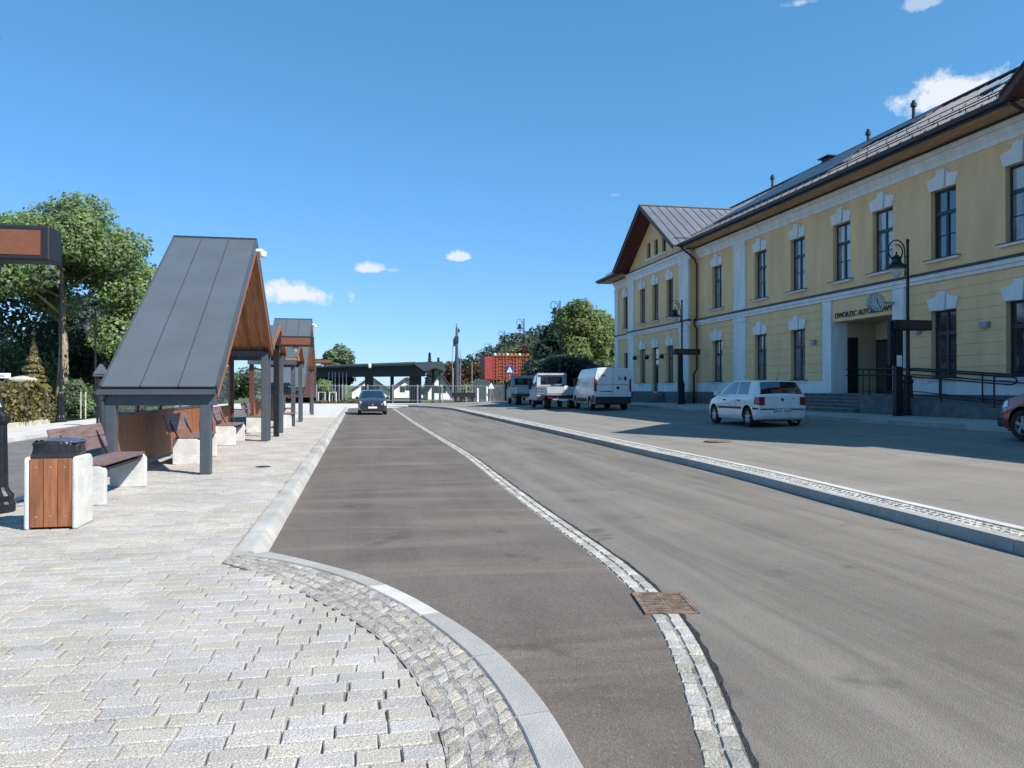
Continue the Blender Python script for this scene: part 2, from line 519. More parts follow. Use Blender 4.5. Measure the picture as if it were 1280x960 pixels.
class MB:
    def __init__(s):
        s.v, s.f, s.mi = [], [], []
        s.cur = 0

    def quadlist(s, vs, fs):
        o = len(s.v)
        s.v += [tuple(p) for p in vs]
        s.f += [tuple(i + o for i in f) for f in fs]
        s.mi += [s.cur] * len(fs)
        return s

    def box(s, x0, x1, y0, y1, z0, z1):
        return s.quadlist([(x0, y0, z0), (x1, y0, z0), (x1, y1, z0), (x0, y1, z0), (x0, y0, z1), (x1, y0, z1), (x1, y1, z1), (x0, y1, z1)],
                          [(3, 2, 1, 0), (4, 5, 6, 7), (0, 1, 5, 4), (1, 2, 6, 5), (2, 3, 7, 6), (3, 0, 4, 7)])

    def hexa(s, p):
        """eight corners: bottom ring then top ring"""
        return s.quadlist(p, [(3, 2, 1, 0), (4, 5, 6, 7), (0, 1, 5, 4), (1, 2, 6, 5), (2, 3, 7, 6), (3, 0, 4, 7)])

    def bar(s, a, b, w, h, up=(0, 0, 1)):
        a, b = Vector(a), Vector(b)
        d = (b - a).normalized()
        upv = Vector(up)
        if abs(d.dot(upv)) > .98:
            upv = Vector((1, 0, 0))
        r_ = d.cross(upv).normalized() * w / 2
        u_ = r_.cross(d).normalized() * h / 2
        p = [a - r_ - u_, a + r_ - u_, a + r_ + u_, a - r_ + u_, b - r_ - u_, b + r_ - u_, b + r_ + u_, b - r_ + u_]
        return s.quadlist(p, [(3, 2, 1, 0), (4, 5, 6, 7), (0, 1, 5, 4), (1, 2, 6, 5), (2, 3, 7, 6), (3, 0, 4, 7)])

    def prism(s, poly, axis, a0, a1):
        """poly in the other two axes; extruded along axis"""
        n = len(poly)

        def mk(p, t):
            if axis == 'x':
                return (t, p[0], p[1])
            if axis == 'y':
                return (p[0], t, p[1])
            return (p[0], p[1], t)
        vs = [mk(p, a0) for p in poly] + [mk(p, a1) for p in poly]
        fs = [tuple(range(n - 1, -1, -1)), tuple(range(n, 2 * n))]
        fs += [(i, (i + 1) % n, n + (i + 1) % n, n + i) for i in range(n)]
        return s.quadlist(vs, fs)

    def tube(s, path, r, n=8, cap=True):
        path = [Vector(p) for p in path]
        rs = r if isinstance(r, (list, tuple)) else [r] * len(path)
        prev = None
        vs = []
        for i, p in enumerate(path):
            d = (path[min(i + 1, len(path) - 1)] - path[max(i - 1, 0)]).normalized()
            if prev is None:
                ref = Vector((0, 0, 1)) if abs(d.z) < .9 else Vector((1, 0, 0))
                a = d.cross(ref).normalized()
            else:
                a = (prev - d * prev.dot(d)).normalized()
            b = d.cross(a)
            prev = a
            for k in range(n):
                t = 2 * math.pi * k / n
                vs.append(p + (a * math.cos(t) + b * math.sin(t)) * rs[i])
        fs = []
        for i in range(len(path) - 1):
            for k in range(n):
                fs.append((i * n + k, i * n + (k + 1) % n, (i + 1) * n + (k + 1) % n, (i + 1) * n + k))
        if cap:
            fs.append(tuple(range(n - 1, -1, -1)))
            fs.append(tuple(range(len(path) * n - n, len(path) * n)))
        return s.quadlist(vs, fs)

    def lathe(s, prof, n=16, c=(0, 0, 0), axis='z', flute=0.0, ring=False):
        vs = []
        for (r_, h) in prof:
            for k in range(n):
                t = 2 * math.pi * k / n
                rr = r_ * (1 - (flute if k % 2 else 0))
                a, b = rr * math.cos(t), rr * math.sin(t)
                if axis == 'z':
                    vs.append((c[0] + a, c[1] + b, c[2] + h))
                elif axis == 'x':
                    vs.append((c[0] + h, c[1] + a, c[2] + b))
                else:
                    vs.append((c[0] + a, c[1] + h, c[2] - b))
        fs = []
        m = len(prof)
        for i in range(m - 1):
            for k in range(n):
                fs.append((i * n + k, i * n + (k + 1) % n, (i + 1) * n + (k + 1) % n, (i + 1) * n + k))
        if ring:
            for k in range(n):
                fs.append(((m - 1) * n + k, (m - 1) * n + (k + 1) % n, (k + 1) % n, k))
        else:
            fs.append(tuple(range(n - 1, -1, -1)))
            fs.append(tuple(range((m - 1) * n, m * n)))
        return s.quadlist(vs, fs)

    def disc(s, c, r, n=24, axis='z', t=0.01):
        return s.lathe([(r, 0), (r, t)], n, c, axis)

    def build(s, name, m=None, parent=None, world=False, smooth=False, bevel=0.0, link=True, mats=None):
        me = bpy.data.meshes.new(name)
        vs = s.v
        if world and parent is not None:
            inv = parent.matrix_basis.inverted()
            vs = [tuple(inv @ Vector(p)) for p in vs]
        me.from_pydata(vs, [], s.f)
        if mats:
            for mm in mats:
                me.materials.append(mm)
            me.polygons.foreach_set('material_index', s.mi)
        elif m:
            me.materials.append(m)
        if smooth:
            me.polygons.foreach_set('use_smooth', [True] * len(me.polygons))
            if smooth == 'auto':
                try:
                    me.set_sharp_from_angle(angle=R(38))
                except Exception:
                    pass
        me.validate()
        me.update()
        o = bpy.data.objects.new(name, me)
        COL.objects.link(o)
        if parent is not None:
            o.parent = parent
        if bevel:
            b = o.modifiers.new('bevel', 'BEVEL')
            b.width = bevel
            b.segments = 2
            b.limit_method = 'ANGLE'
            b.angle_limit = R(40)
        return o


def thing(name, label, cat, loc=(0, 0, 0), rz=0.0, group=None):
    o = bpy.data.objects.new(name, None)
    COL.objects.link(o)
    o.empty_display_size = 0.3
    o.location = loc
    o.rotation_euler = (0, 0, rz)
    o['label'] = label
    o['category'] = cat
    if group:
        o['group'] = group
    o.matrix_basis = Matrix.Translation(Vector(loc)) @ Matrix.Rotation(rz, 4, 'Z')
    return o


def tag(o, label, cat, group=None):
    o['label'] = label
    o['category'] = cat
    if group:
        o['group'] = group
    return o


def struct(o, label=None):
    o['kind'] = 'structure'
    if label:
        o['label'] = label
    return o


def stuff(o, label=None, cat=None):
    o['kind'] = 'stuff'
    if label:
        o['label'] = label
    if cat:
        o['category'] = cat
    return o


def copy_tree(src, loc=None, rz=None, label=None, scale=None):
    kids = {}
    for o in list(COL.objects):
        if o.parent is not None:
            kids.setdefault(o.parent.name, []).append(o)

    def rec(o, par):
        c = o.copy()
        COL.objects.link(c)
        c.parent = par
        for ch in kids.get(o.name, []):
            rec(ch, c)
        return c
    c = rec(src, None)
    if loc is not None:
        c.location = loc
    if rz is not None:
        c.rotation_euler = (0, 0, rz)
    if scale is not None:
        c.scale = scale
    if label:
        c['label'] = label
    return c


def inst(src_mesh, name, parent, loc=(0, 0, 0), rot=(0, 0, 0), scale=(1, 1, 1)):
    o = bpy.data.objects.new(name, src_mesh)
    COL.objects.link(o)
    o.parent = parent
    o.location = loc
    o.rotation_euler = rot
    o.scale = scale
    return o


def text_mesh(body, size, depth, m, name, parent, loc, rot, align='LEFT', sx=1.0, bold=0.0):
    cu = bpy.data.curves.new(name, 'FONT')
    cu.body = body
    cu.size = size
    cu.extrude = depth
    cu.offset = bold
    cu.align_x = align
    o = bpy.data.objects.new(name, cu)
    COL.objects.link(o)
    bpy.context.view_layer.update()
    dg = bpy.context.evaluated_depsgraph_get()
    me = bpy.data.meshes.new_from_object(o.evaluated_get(dg))
    bpy.data.objects.remove(o)
    bpy.data.curves.remove(cu)
    me.materials.clear()
    me.materials.append(m)
    ob = bpy.data.objects.new(name, me)
    COL.objects.link(ob)
    ob.parent = parent
    ob.location = loc
    ob.rotation_euler = rot
    ob.scale = (sx, 1, 1)
    return ob


# ================================================================== GROUND
def ribbon(y0, y1, n, cols):
    """cols: list of functions (or constants) y -> (x, z); makes a sheet"""
    ys = np.linspace(y0, y1, n)
    vs, fs = [], []
    k = len(cols)
    for y in ys:
        for c in cols:
            x, z = c(y) if callable(c) else c
            vs.append((x, y, z))
    for i in range(n - 1):
        for j in range(k - 1):
            a = i * k + j
            fs.append((a, a + 1, a + k + 1, a + k))
    return MB().quadlist(vs, fs)


# gutter centre line, measured on the ground at -0.14
GZ = -0.14
g_pix = [((870.7, 960), (930, 960)), ((864, 917), (917, 895)), ((854.5, 862), (906, 852)), ((843.6, 808), (887, 808)), ((823, 771), (862, 770)),
         ((798.7, 740), (830, 738)), ((755, 702.5), (780, 702.5)), ((711, 671), (736, 674)), ((667, 637), (683, 640)),
         ((617.5, 599), (636, 605)), ((573.7, 565), (598, 574)), ((539, 544.7), (558, 549))]
gy, gx = [], []
for a, b in g_pix:
    c = gnd((a[0] + b[0]) / 2, (a[1] + b[1]) / 2, GZ)
    gx.append(c[0])
    gy.append(c[1])
gy = np.array(gy)
gx = np.array(gx)
o_ = np.argsort(gy)
gy, gx = gy[o_], gx[o_]
# before the camera's foot the strip keeps turning in
gy = np.concatenate([[-6, 0, 1.6, 2.4], gy, [34, 50, 64]])
sl0 = 1.42
gx = np.concatenate([[0.1, .75, 1.10, 1.33], gx, [2.52, 2.58, 2.62]])


def gutx(y):
    return float(np.interp(y, gy, gx))


def gsm(y):
    return sum(gutx(y + d) * w for d, w in ((-.5, .2), (-.25, .2), (0, .2), (.25, .2), (.5, .2))) if y > 2 else gutx(y)


ISL = lambda y: 5.82 + .30 * min(1, max(0, (y - 5.5) / 6.0)) + (0.12 if y > 14 else .12 * max(0, (y - 9) / 5))   # island front foot


def islx(y):
    x = ISL(y)
    if y > 52:
        x -= ((y - 52) / 9.0) ** 2 * 2.0
    return x


def isz(y):
    return 0.0


# far sheet
g = MB()
NX, NY = 60, 60
xs = np.concatenate([np.linspace(-900, -60, 14), np.linspace(-50, 70, 30), np.linspace(90, 900, 14)])
ys = np.concatenate([np.linspace(-200, -20, 6), np.linspace(-10, 130, 24), np.linspace(150, 1500, 20)])


def farz(x, y):
    z = -0.32
    if y > 150:
        z += (y - 150) * .004
    return z


vs = [(x, y, farz(x, y)) for y in ys for x in xs]
k = len(xs)
fs = [(i * k + j, i * k + j + 1, (i + 1) * k + j + 1, (i + 1) * k + j) for i in range(len(ys) - 1) for j in range(k - 1)]
struct(g.quadlist(vs, fs).build('ground', M['grass']), 'grassy ground spreading to the horizon')

LANE_Z = -0.12
# left bus bay
def cl(f):
    return f
curve_pts = [(333, 689.5), (360, 694), (400, 703.7), (459, 719), (518.7, 746), (575, 778.7), (618.7, 808.4), (665.6, 853.7), (697, 897.5), (731, 960)]
kin_pts = [(291, 691), (340, 697.5), (390, 708.5), (440.6, 724), (503, 753.7), (540.6, 778.7), (587.5, 816), (618.7, 853.7), (650, 903.7), (675, 960)]
sett_in = [(278, 702), (318, 713), (370, 735), (440, 772), (481, 800), (512, 835), (537, 875), (556, 929), (562, 960)]
kout = [gnd(x, y, 0) for x, y in curve_pts]
kout = [(-.90, 7.42)] + kout[1:] + [(.90, 2.0), (.86, 1.0), (.78, -.5), (.6, -3), (.3, -6)]
kin = [gnd(x, y, 0) for x, y in kin_pts]
kin = [(-1.13, 7.30)] + kin[1:] + [(.62, 2.0), (.58, 1.0), (.50, -.5), (.32, -3), (.02, -6)]
stin = [gnd(x, y, 0) for x, y in sett_in] + [(.22, 2.0), (.18, 1.0), (.10, -.5), (-.08, -3), (-.38, -6)]


def arclen(P):
    P = np.array(P, float)
    d = np.concatenate([[0], np.cumsum(np.hypot(*np.diff(P, axis=0).T))])
    return P, d


def resample(P, n):
    P, d = arclen(P)
    # smooth a little
    s = np.linspace(0, d[-1], 400)
    x = np.interp(s, d, P[:, 0])
    y = np.interp(s, d, P[:, 1])
    for _ in range(60):
        x[1:-1] = (x[:-2] + x[1:-1] * 2 + x[2:]) / 4
        y[1:-1] = (y[:-2] + y[1:-1] * 2 + y[2:]) / 4
    P2, d2 = arclen(np.stack([x, y], 1))
    s = np.linspace(0, d2[-1], n)
    return np.stack([np.interp(s, d2, P2[:, 0]), np.interp(s, d2, P2[:, 1])], 1)


KO = resample(kout, 200)
KI = resample(kin, 200)
SI = resample(stin, 200)


def xat(P, y):
    i = np.argsort(P[:, 1])
    return float(np.interp(y, P[i, 1], P[i, 0]))


def left_edge(y):
    if y > 7.4:
        return -.92
    return xat(KO, y) - .05


struct(ribbon(-8, 62, 300, [lambda y: (left_edge(y), LANE_Z), lambda y: (left_edge(y) * .5 + gutx(y) * .5, LANE_Z - .005), lambda y: (gutx(y), GZ)]).build('bus_bay_road', M['asphalt_left']),
       'dark asphalt bus bay beside the platform')
struct(ribbon(-8, 62, 300, [lambda y: (gutx(y), GZ), lambda y: ((gutx(y) + islx(y)) / 2, GZ / 2), lambda y: (islx(y) + .04, isz(y))]).build('carriageway', M['asphalt_right']),
       'brownish asphalt lane between the sett gutter and the island')
LOTX0, LOTX1 = 6.55, 15.2


def lotz(x):
    return .105 + (x - 6.5) / (LOTX1 - 6.5) * .335


struct(ribbon(-8, 66, 80, [lambda y: (islx(y) + .55, .105), lambda y: (LOTX1 + .02, .44)]).build('parking_road', M['asphalt_lot']),
       'pale asphalt parking road in front of the station')
# joint between bay end and the far pavement
struct(MB().quadlist([(-14, 62, -.10), (62, 62, -.10), (62, 76.5, .0), (-14, 76.5, .0)], [(0, 1, 2, 3)]).build('far_pavement', M['pave_far']),
       'pale sunlit pavement crossing the end of the station yard')
struct(MB().quadlist([(7.6, 66, .106), (62, 66, .106), (62, 71.5, .11), (7.6, 71.5, .11)], [(0, 1, 2, 3)]).build('cross_road', M['asphalt_far']), 'asphalt road crossing behind the parked trucks')

# left road and pavement beyond
struct(MB().quadlist([(-10.5, -12, -.16), (-4.3, -12, -.16), (-4.3, 90, -.16), (-10.5, 90, -.16)], [(0, 1, 2, 3)]).build('side_road', M['asphalt_far']), 'grey asphalt road on the left of the platform')
b = MB().box(-13.1, -10.5, -10, 80, -.3, -.03)
struct(b.build('far_left_pavement', M['pave_far']), 'pale pavement along the hedge on the left')

# platform slab (bed under the pavers)
pb = MB()
poly = [(-4.45, -7), (float(xat(KI, -6)) + .05, -7)]
for y in np.linspace(-6, 7.2, 60):
    poly.append((xat(KI, y) + .05, y))
poly += [(-1.05, 7.5), (-1.05, 62), (-4.45, 62)]
pb.prism(poly, 'z', -.35, -.0135)
plat = struct(pb.build('platform_pavement', M['joint']), 'pale granite block pavement of the bus platform')

# ---- pavers: 0.24 x 0.15, courses across
PW, PH = .228, .130


def paver_mesh(w, h, t=.05, b=.006, j=0.0, seed=0):
    r = random.Random(seed)
    m = MB()
    jj = [(r.uniform(-j, j), r.uniform(-j, j)) for _ in range(4)]
    c = [(-w / 2, -h / 2), (w / 2, -h / 2), (w / 2, h / 2), (-w / 2, h / 2)]
    c = [(a[0] + q[0], a[1] + q[1]) for a, q in zip(c, jj)]
    top = [(a * (1 - 2 * b / w), d * (1 - 2 * b / h), 0) for a, d in c]
    mid = [(a, d, -b) for a, d in c]
    bot = [(a, d, -t) for a, d in c]
    vs = bot + mid + top
    fs = [(8, 9, 10, 11)]
    for q in (0, 4):
        fs += [(q + i, q + (i + 1) % 4, q + 4 + (i + 1) % 4, q + 4 + i) for i in range(4)]
    return vs, fs


pv = []
for i in range(8):
    v_, f_ = paver_mesh(PW - .009, PH - .009, j=.005, seed=i)
    mm = MB().quadlist(v_, f_)
    me = bpy.data.meshes.new('paver')
    me.from_pydata(mm.v, [], mm.f)
    me.materials.append(M['granite'])
    pv.append((me, v_, f_))
cands = []
row = 0
y = -.2
ROT = .0


def wob(x, y):
    return .004 * math.sin(x * 1.7 + y * 2.3) + .003 * math.sin(x * 4.1 - y * 3.3)


while y < 40:
    off = random.choice([.25, .5, .37, .62]) * PW + (row % 2) * PW * .5
    x = -4.40 + off - PW
    while x < 1.0:
        w = PW * random.choice([1, 1, 1, 1, .82, 1.12]) if y < 12 else PW
        xr = xat(SI, y) if y < 7.05 else -1.16
        cx = x + w / 2
        if x + w > xr + .02 and y < 7.05:
            w2 = xr - x
            if w2 < .07:
                break
            cands.append((x + w2 / 2, y, w2 / PW))
            break
        if x + w > xr and y >= 7.05:
            w2 = xr - x
            if w2 > .06:
                cands.append((x + w2 / 2, y, w2 / PW))
            break
        if x > -4.43:
            cands.append((cx, y, w / PW))
        x += w
    y += PH
    row += 1


def visible(x, y, z=0.0, pad=20):
    dc = x * SA + y * CA
    if dc < .5:
        return False
    xc = x * CA - y * SA
    px = 640 + 960 * xc / dc
    py = 485 + 960 * (EYE - z) / dc
    return -pad < px < 1280 + pad and py < 960 + pad


vis = [c for c in cands if visible(c[0], c[1])]
oth = [c for c in cands if not visible(c[0], c[1]) and c[1] < 12]
vis.sort(key=lambda c: c[0] ** 2 + c[1] ** 2)


def put_pavers(lst, name):
    for (x, y, sx) in lst:
        q = random.randrange(8)
        inst(pv[q][0], 'paver', plat, (x, y, wob(x, y) + random.uniform(-.003, .002)), (random.uniform(-.008, .008), random.uniform(-.008, .008), random.uniform(-.012, .012)), (sx - (.0 if sx == 1 else .02), 1, 1))


put_pavers(vis[:300], 'paver')


def bulk(lst):
    V, F = [], []
    for (x, y, sx) in lst:
        me, v_, f_ = pv[random.randrange(8)]
        a = random.uniform(-.01, .01)
        z = wob(x, y) + random.uniform(-.003, .002)
        o = len(V)
        for p in v_:
            V.append((x + p[0] * sx - p[1] * a, y + p[1] + p[0] * a, z + p[2] + p[0] * random.uniform(-.004, .004)))
        F += [tuple(i + o for i in f) for f in f_]
    return MB().quadlist(V, F)


o = bulk(vis[300:] + oth).build('paver_field', M['granite'], plat)
o['kind'] = 'stuff'
# beyond 40 m a plain course sheet
MB().box(-4.4, -1.16, 40.1, 62, -.013, .0).build('distant_paving', M['pave_far'], plat)


# ---- the sett band inside the curved kerb
def band_cells(A, B, rows, length, gap=.012, jit=.012):
    """cells between two polylines (same number of samples); yields quads of corner points"""
    P, d = arclen(B)
    out = []
    n = int(d[-1] / length)
    for r in range(rows):
        s = random.uniform(0, length)
        while s < d[-1] - length:
            L = length * random.uniform(.8, 1.25)
            t0, t1 = s + gap / 2, s + L - gap / 2
            q = []
            for (t, f) in ((t0, r / rows), (t1, r / rows), (t1, (r + 1) / rows), (t0, (r + 1) / rows)):
                u = np.interp(t, d, np.arange(len(P)))
                i = int(min(len(P) - 2, u))
                fr = u - i
                a = np.array(A[i]) * (1 - fr) + np.array(A[i + 1]) * fr
                b_ = np.array(B[i]) * (1 - fr) + np.array(B[i + 1]) * fr
                p = a * (1 - f) + b_ * f
                q.append(p)
            c = sum(q) / 4
            ww = np.linalg.norm(q[0] - q[3])
            sh = 1 - gap / max(ww, .03)
            ax = (q[3] - q[0]) / max(ww, 1e-6)
            q2 = []
            for i_, p in enumerate(q):
                off = np.dot(p - c, ax)
                p = p - ax * off * (1 - sh)
                p = p + np.array([random.uniform(-jit, jit), random.uniform(-jit, jit)])
                q2.append(p)
            out.append((q2, c))
            s += L
    return out


def sett_geo(q, z, dome=.006, t=.05, bev=.012):
    c = sum(q) / 4
    area = sum(q[i][0] * q[(i + 1) % 4][1] - q[(i + 1) % 4][0] * q[i][1] for i in range(4))
    if area < 0:
        q = q[::-1]
    tz = [z + random.uniform(-.0022, .0018) for _ in range(4)]
    dome = .0008
    bot = [(p[0], p[1], z - t) for p in q]
    mid = [(p[0], p[1], z - bev) for p in q]
    top = []
    for p, zz in zip(q, tz):
        v = c - p
        L = max(np.linalg.norm(v), 1e-4)
        p2 = p + v / L * min(bev * 1.3, L * .4)
        top.append((p2[0], p2[1], zz))
    cen = (c[0], c[1], z + dome)
    vs = bot + mid + top + [cen]
    fs = []
    for qq in (0, 4):
        fs += [(qq + i, qq + (i + 1) % 4, qq + 4 + (i + 1) % 4, qq + 4 + i) for i in range(4)]
    fs += [(8 + i, 8 + (i + 1) % 4, 12) for i in range(4)]
    return vs, fs


def lay(cells, z, m, parent, name, bulkname, limit=300, dome=.006, zfun=None):
    cells = sorted(cells, key=lambda c: c[1][0] ** 2 + c[1][1] ** 2 if visible(c[1][0], c[1][1]) else 1e6 + c[1][1])
    big = MB()
    for i, (q, c) in enumerate(cells):
        zz = z if zfun is None else zfun(c[0], c[1])
        vs, fs = sett_geo(q, zz, dome)
        if i < limit and visible(c[0], c[1]):
            vs = [(p[0] - c[0], p[1] - c[1], p[2]) for p in vs]
            o = MB().quadlist(vs, fs).build(name, m, parent)
            o.location = (c[0], c[1], 0)
        else:
            big.quadlist(vs, fs)
    if big.v:
        o = big.build(bulkname, m, parent)
        o['kind'] = 'stuff'


cells = band_cells(SI, KI, 4, .115, .016, .012)
lay(cells, -.001, M['granite_sett'], plat, 'sett', 'sett_field', 300, dome=.0035)

_v = []
for _a, _b in zip(SI, KI):
    _v += [(_a[0], _a[1], -.0048), (_b[0], _b[1], -.0048)]
MB().quadlist(_v, [(2 * _i, 2 * _i + 1, 2 * _i + 3, 2 * _i + 2) for _i in range(len(SI) - 1)]).build('sand_bed', M['grit'], plat)

# ---- curved kerb stones: individual, each long stone follows the curve


def kerb_stone_curve(A, B, i0, i1, z_top, z_bot, m, parent, name='kerb_stone', n=7):
    idx = np.linspace(i0, i1, n)
    vs = []
    for u in idx:
        i = int(min(len(A) - 2, u))
        f = u - i
        a = A[i] * (1 - f) + A[i + 1] * f
        b_ = B[i] * (1 - f) + B[i + 1] * f
        e = (b_ - a) / np.linalg.norm(b_ - a)
        cs = [(a, z_bot), (a, z_top - .008), (a + e * .008, z_top), (b_ - e * .015, z_top), (b_, z_top - .018), (b_ + e * .006, z_bot)]
        for p, z in cs:
            vs.append((p[0], p[1], z))
    k = 6
    fs = []
    for i in range(n - 1):
        for j in range(k - 1):
            a = i * k + j
            fs.append((a, a + k, a + k + 1, a + 1))
    fs.append(tuple(range(k)))
    fs.append(tuple(range((n - 1) * k + k - 1, (n - 1) * k - 1, -1)))
    o = MB().quadlist(vs, fs).build(name, m, parent)
    return o


kerb = struct(MB().box(-1.0, -.98, 8, 9, -.5, -.45).build('platform_kerb', M['granite_kerb']), 'pale granite kerb edging the bus platform')
P_, d_ = arclen(KO)
s = 0.12
first = True
while s < d_[-1] - .3:
    L = random.uniform(.78, .95)
    i0 = np.interp(s + .008, d_, np.arange(200))
    i1 = np.interp(min(s + L - .009, d_[-1]), d_, np.arange(200))
    o = kerb_stone_curve(KI, KO, i0, i1, .006, -.2, M['granite_kerb'] if not (1.0 < s < 1.9) else M['granite_pale'], kerb)
    s += L
# straight kerb: flat stone + sloped bus kerb profile
y = 7.36
while y < 62:
    L = 1.0
    prof = [(-1.13, -.2), (-1.13, .004), (-1.125, .008), (-.985, .008), (-.955, .002), (-.90, -.085), (-.885, -.12), (-.88, -.2)]
    MB().prism(prof, 'y', y + .006, y + L - .006).build('kerb_stone', M['kerb_flat'], kerb)
    y += L
# kerb between the platform and the left road
y = -6
lk = struct(MB().box(-4.5, -4.46, -7, -6.9, -.5, -.45).build('left_platform_kerb', M['granite_pale']), 'granite kerb along the left side of the platform')
while y < 62:
    MB().box(-4.6, -4.452, y + .004, y + .996, -.3, .004).build('kerb_stone', M['granite_pale'], lk)
    y += 1.0

# ---- gutter of setts
gp = [(gutx(y), y) for y in np.arange(-6, 62, .1)]
gp = resample(gp, 700)
tan = np.gradient(gp, axis=0)
tan /= np.linalg.norm(tan, axis=1)[:, None]
nor = np.stack([tan[:, 1], -tan[:, 0]], 1)
GL = gp - nor * .105
GR = gp + nor * .105
gutter = struct(MB().box(2.4, 2.5, 20, 21, -.5, -.4).build('sett_gutter', M['gutter_sett']), 'curving gutter of two rows of pale setts between the lanes')
gb = MB()
vs = []
for a, b_ in zip(gp - nor * .112, gp + nor * .112):
    vs += [(a[0], a[1], GZ + .002), (b_[0], b_[1], GZ + .002)]
fs = [(2 * i, 2 * i + 1, 2 * i + 3, 2 * i + 2) for i in range(len(gp) - 1)]
gb.quadlist(vs, fs).build('mortar_bed', M['grit'], gutter)
cells = []
for (A, B) in ((GL, gp - nor * .004), (gp + nor * .004, GR)):
    cells += band_cells(A, B, 1, .165, .012, .006)
gc_grate = gnd(830, 755, GZ)
cells = [c for c in cells if abs(c[1][1] - gc_grate[1]) > .30]
lay(cells, GZ + .012, M['gutter_sett'], gutter, 'sett', 'sett_run', 300, dome=.004)

# tar seam on the right-hand side, ragged
vs = []
for i, (a, n_) in enumerate(zip(gp, nor)):
    w = .022 + random.uniform(-.010, .014) + (.012 if random.random() < .12 else 0)
    p, q = a + n_ * .108, a + n_ * (.108 + max(.012, w))
    vs += [(p[0], p[1], GZ + .006), (q[0], q[1], GZ + .010)]
fs = [(2 * i, 2 * i + 1, 2 * i + 3, 2 * i + 2) for i in range(len(gp) - 1)]
MB().quadlist(vs, fs).build('tar_seam', M['tar'], gutter)

# drain grate
gr = thing('drain_grate', 'rusty square iron drain grate set in the sett gutter', 'drain grate', (gc_grate[0], gc_grate[1], GZ + .004), -.17)
fr = MB()
GWx, GWy = .20, .28
for x0, x1, y0, y1 in ((-GWx, GWx, -GWy, -GWy + .03), (-GWx, GWx, GWy - .03, GWy), (-GWx, -GWx + .03, -GWy + .03, GWy - .03), (GWx - .03, GWx, -GWy + .03, GWy - .03)):
    fr.box(x0, x1, y0, y1, -.01, .016)
fr.box(-.012, .012, -GWy + .03, GWy - .03, -.01, .012)
fr.build('frame', M['rust'], gr, bevel=.002)
nb = 11
for side in (-1, 1):
    for i in range(nb):
        yy = -GWy + .045 + i * (2 * GWy - .09) / (nb - 1)
        x0, x1 = (.013, GWx - .03) if side > 0 else (-GWx + .03, -.013)
        MB().box(x0, x1, yy - .012, yy + .012, -.01, .013).build('bar', M['rust'], gr)
MB().box(-GWx + .005, GWx - .005, -GWy + .005, GWy - .005, -.02, -.003).build('pit', M['rust'], gr)

# ---- traffic island
isl = struct(MB().box(6.2, 6.3, 20, 21, -.5, -.45).build('traffic_island', M['granite_kerb']), 'long low kerbed island between the lane and the parking road')
ys_ = np.arange(-6, 61.5, 1.0)
for y0 in ys_:
    y1 = y0 + .992
    a, b_ = islx(y0), islx(y1)
    ff = MB()
    prof = lambda x: [(x, -.1), (x + .012, .105), (x + .022, .118), (x + .15, .118), (x + .15, -.1)]
    p0, p1 = prof(a), prof(b_)
    vs = [(p[0], y0, p[1]) for p in p0] + [(p[0], y1, p[1]) for p in p1]
    fs = [(4, 3, 2, 1, 0), (5, 6, 7, 8, 9)] + [(i, (i + 1) % 5, 5 + (i + 1) % 5, 5 + i) for i in range(5)]
    ff.quadlist(vs, fs).build('kerb_stone', M['granite_kerb'], isl)
    ff = MB()
    ff.hexa([(a + .47, y0, -.05), (a + .60, y0, -.05), (b_ + .60, y1, -.05), (b_ + .47, y1, -.05), (a + .47, y0, .121), (a + .60, y0, .121), (b_ + .60, y1, .121), (b_ + .47, y1, .121)])
    ff.build('rear_kerb_stone', M['granite_pale'], isl)
ff = MB()
ipts = np.arange(-6, 61.6, .5)
vs = []
for y in ipts:
    vs += [(islx(y) + .12, y, .092), (islx(y) + .5, y, .092)]
ff.quadlist(vs, [(2 * i, 2 * i + 1, 2 * i + 3, 2 * i + 2) for i in range(len(ipts) - 1)]).build('mortar_bed', M['grit'], isl)
IA = np.array([(islx(y) + .155, y) for y in np.arange(-6, 61.5, .2)])
IB = np.array([(islx(y) + .465, y) for y in np.arange(-6, 61.5, .2)])
cells = band_cells(IA, IB, 3, .11, .02, .010)
cells = [c for c in cells if visible(c[1][0], c[1][1], .1, 60)]
lay(cells, .112, M['gutter_sett'], isl, 'sett', 'sett_run', 300, dome=.006)

# ---- station pavement on the right
sp = MB()
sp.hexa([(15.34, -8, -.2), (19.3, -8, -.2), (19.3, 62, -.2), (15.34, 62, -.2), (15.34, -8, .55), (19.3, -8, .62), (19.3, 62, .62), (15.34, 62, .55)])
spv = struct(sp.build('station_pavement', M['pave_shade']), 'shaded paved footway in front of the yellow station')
for y0 in np.arange(-8, 62, 1.0):
    MB().box(15.2, 15.336, y0 + .003, y0 + .997, .2, .553).build('kerb_stone', M['granite_kerb'], spv)


def walkz(x):
    return .55 + (x - 15.34) / 3.96 * .07


# small covers
c = gnd(329, 583.5, 0)
tag(MB().disc((0, 0, -.012), .14, 20, 'z', .018).build('access_cover', M['black_iron']), 'small round dark access cover set in the platform paving', 'cover').location = (c[0], c[1], .002)
c = gnd(898, 550, .22)
mc = tag(MB().lathe([(.34, 0), (.34, .012), (.30, .014), (.29, .009), (.05, .009), (.04, .013)], 24).build('manhole_cover', M['rust']), 'reddish manhole cover in the pale parking road', 'manhole cover')
mc.location = (c[0], c[1], lotz(c[0]) - .001)


# ================================================================== STATION BUILDING
FX = 19.2            # main facade plane
WX = 18.75           # wing facade plane
ZB = 1.28            # top of the stone plinth
bld = thing('station_building', 'long yellow two-storey station with white trim, grey metal roof and gabled wings', 'building', (FX, 30, .55))


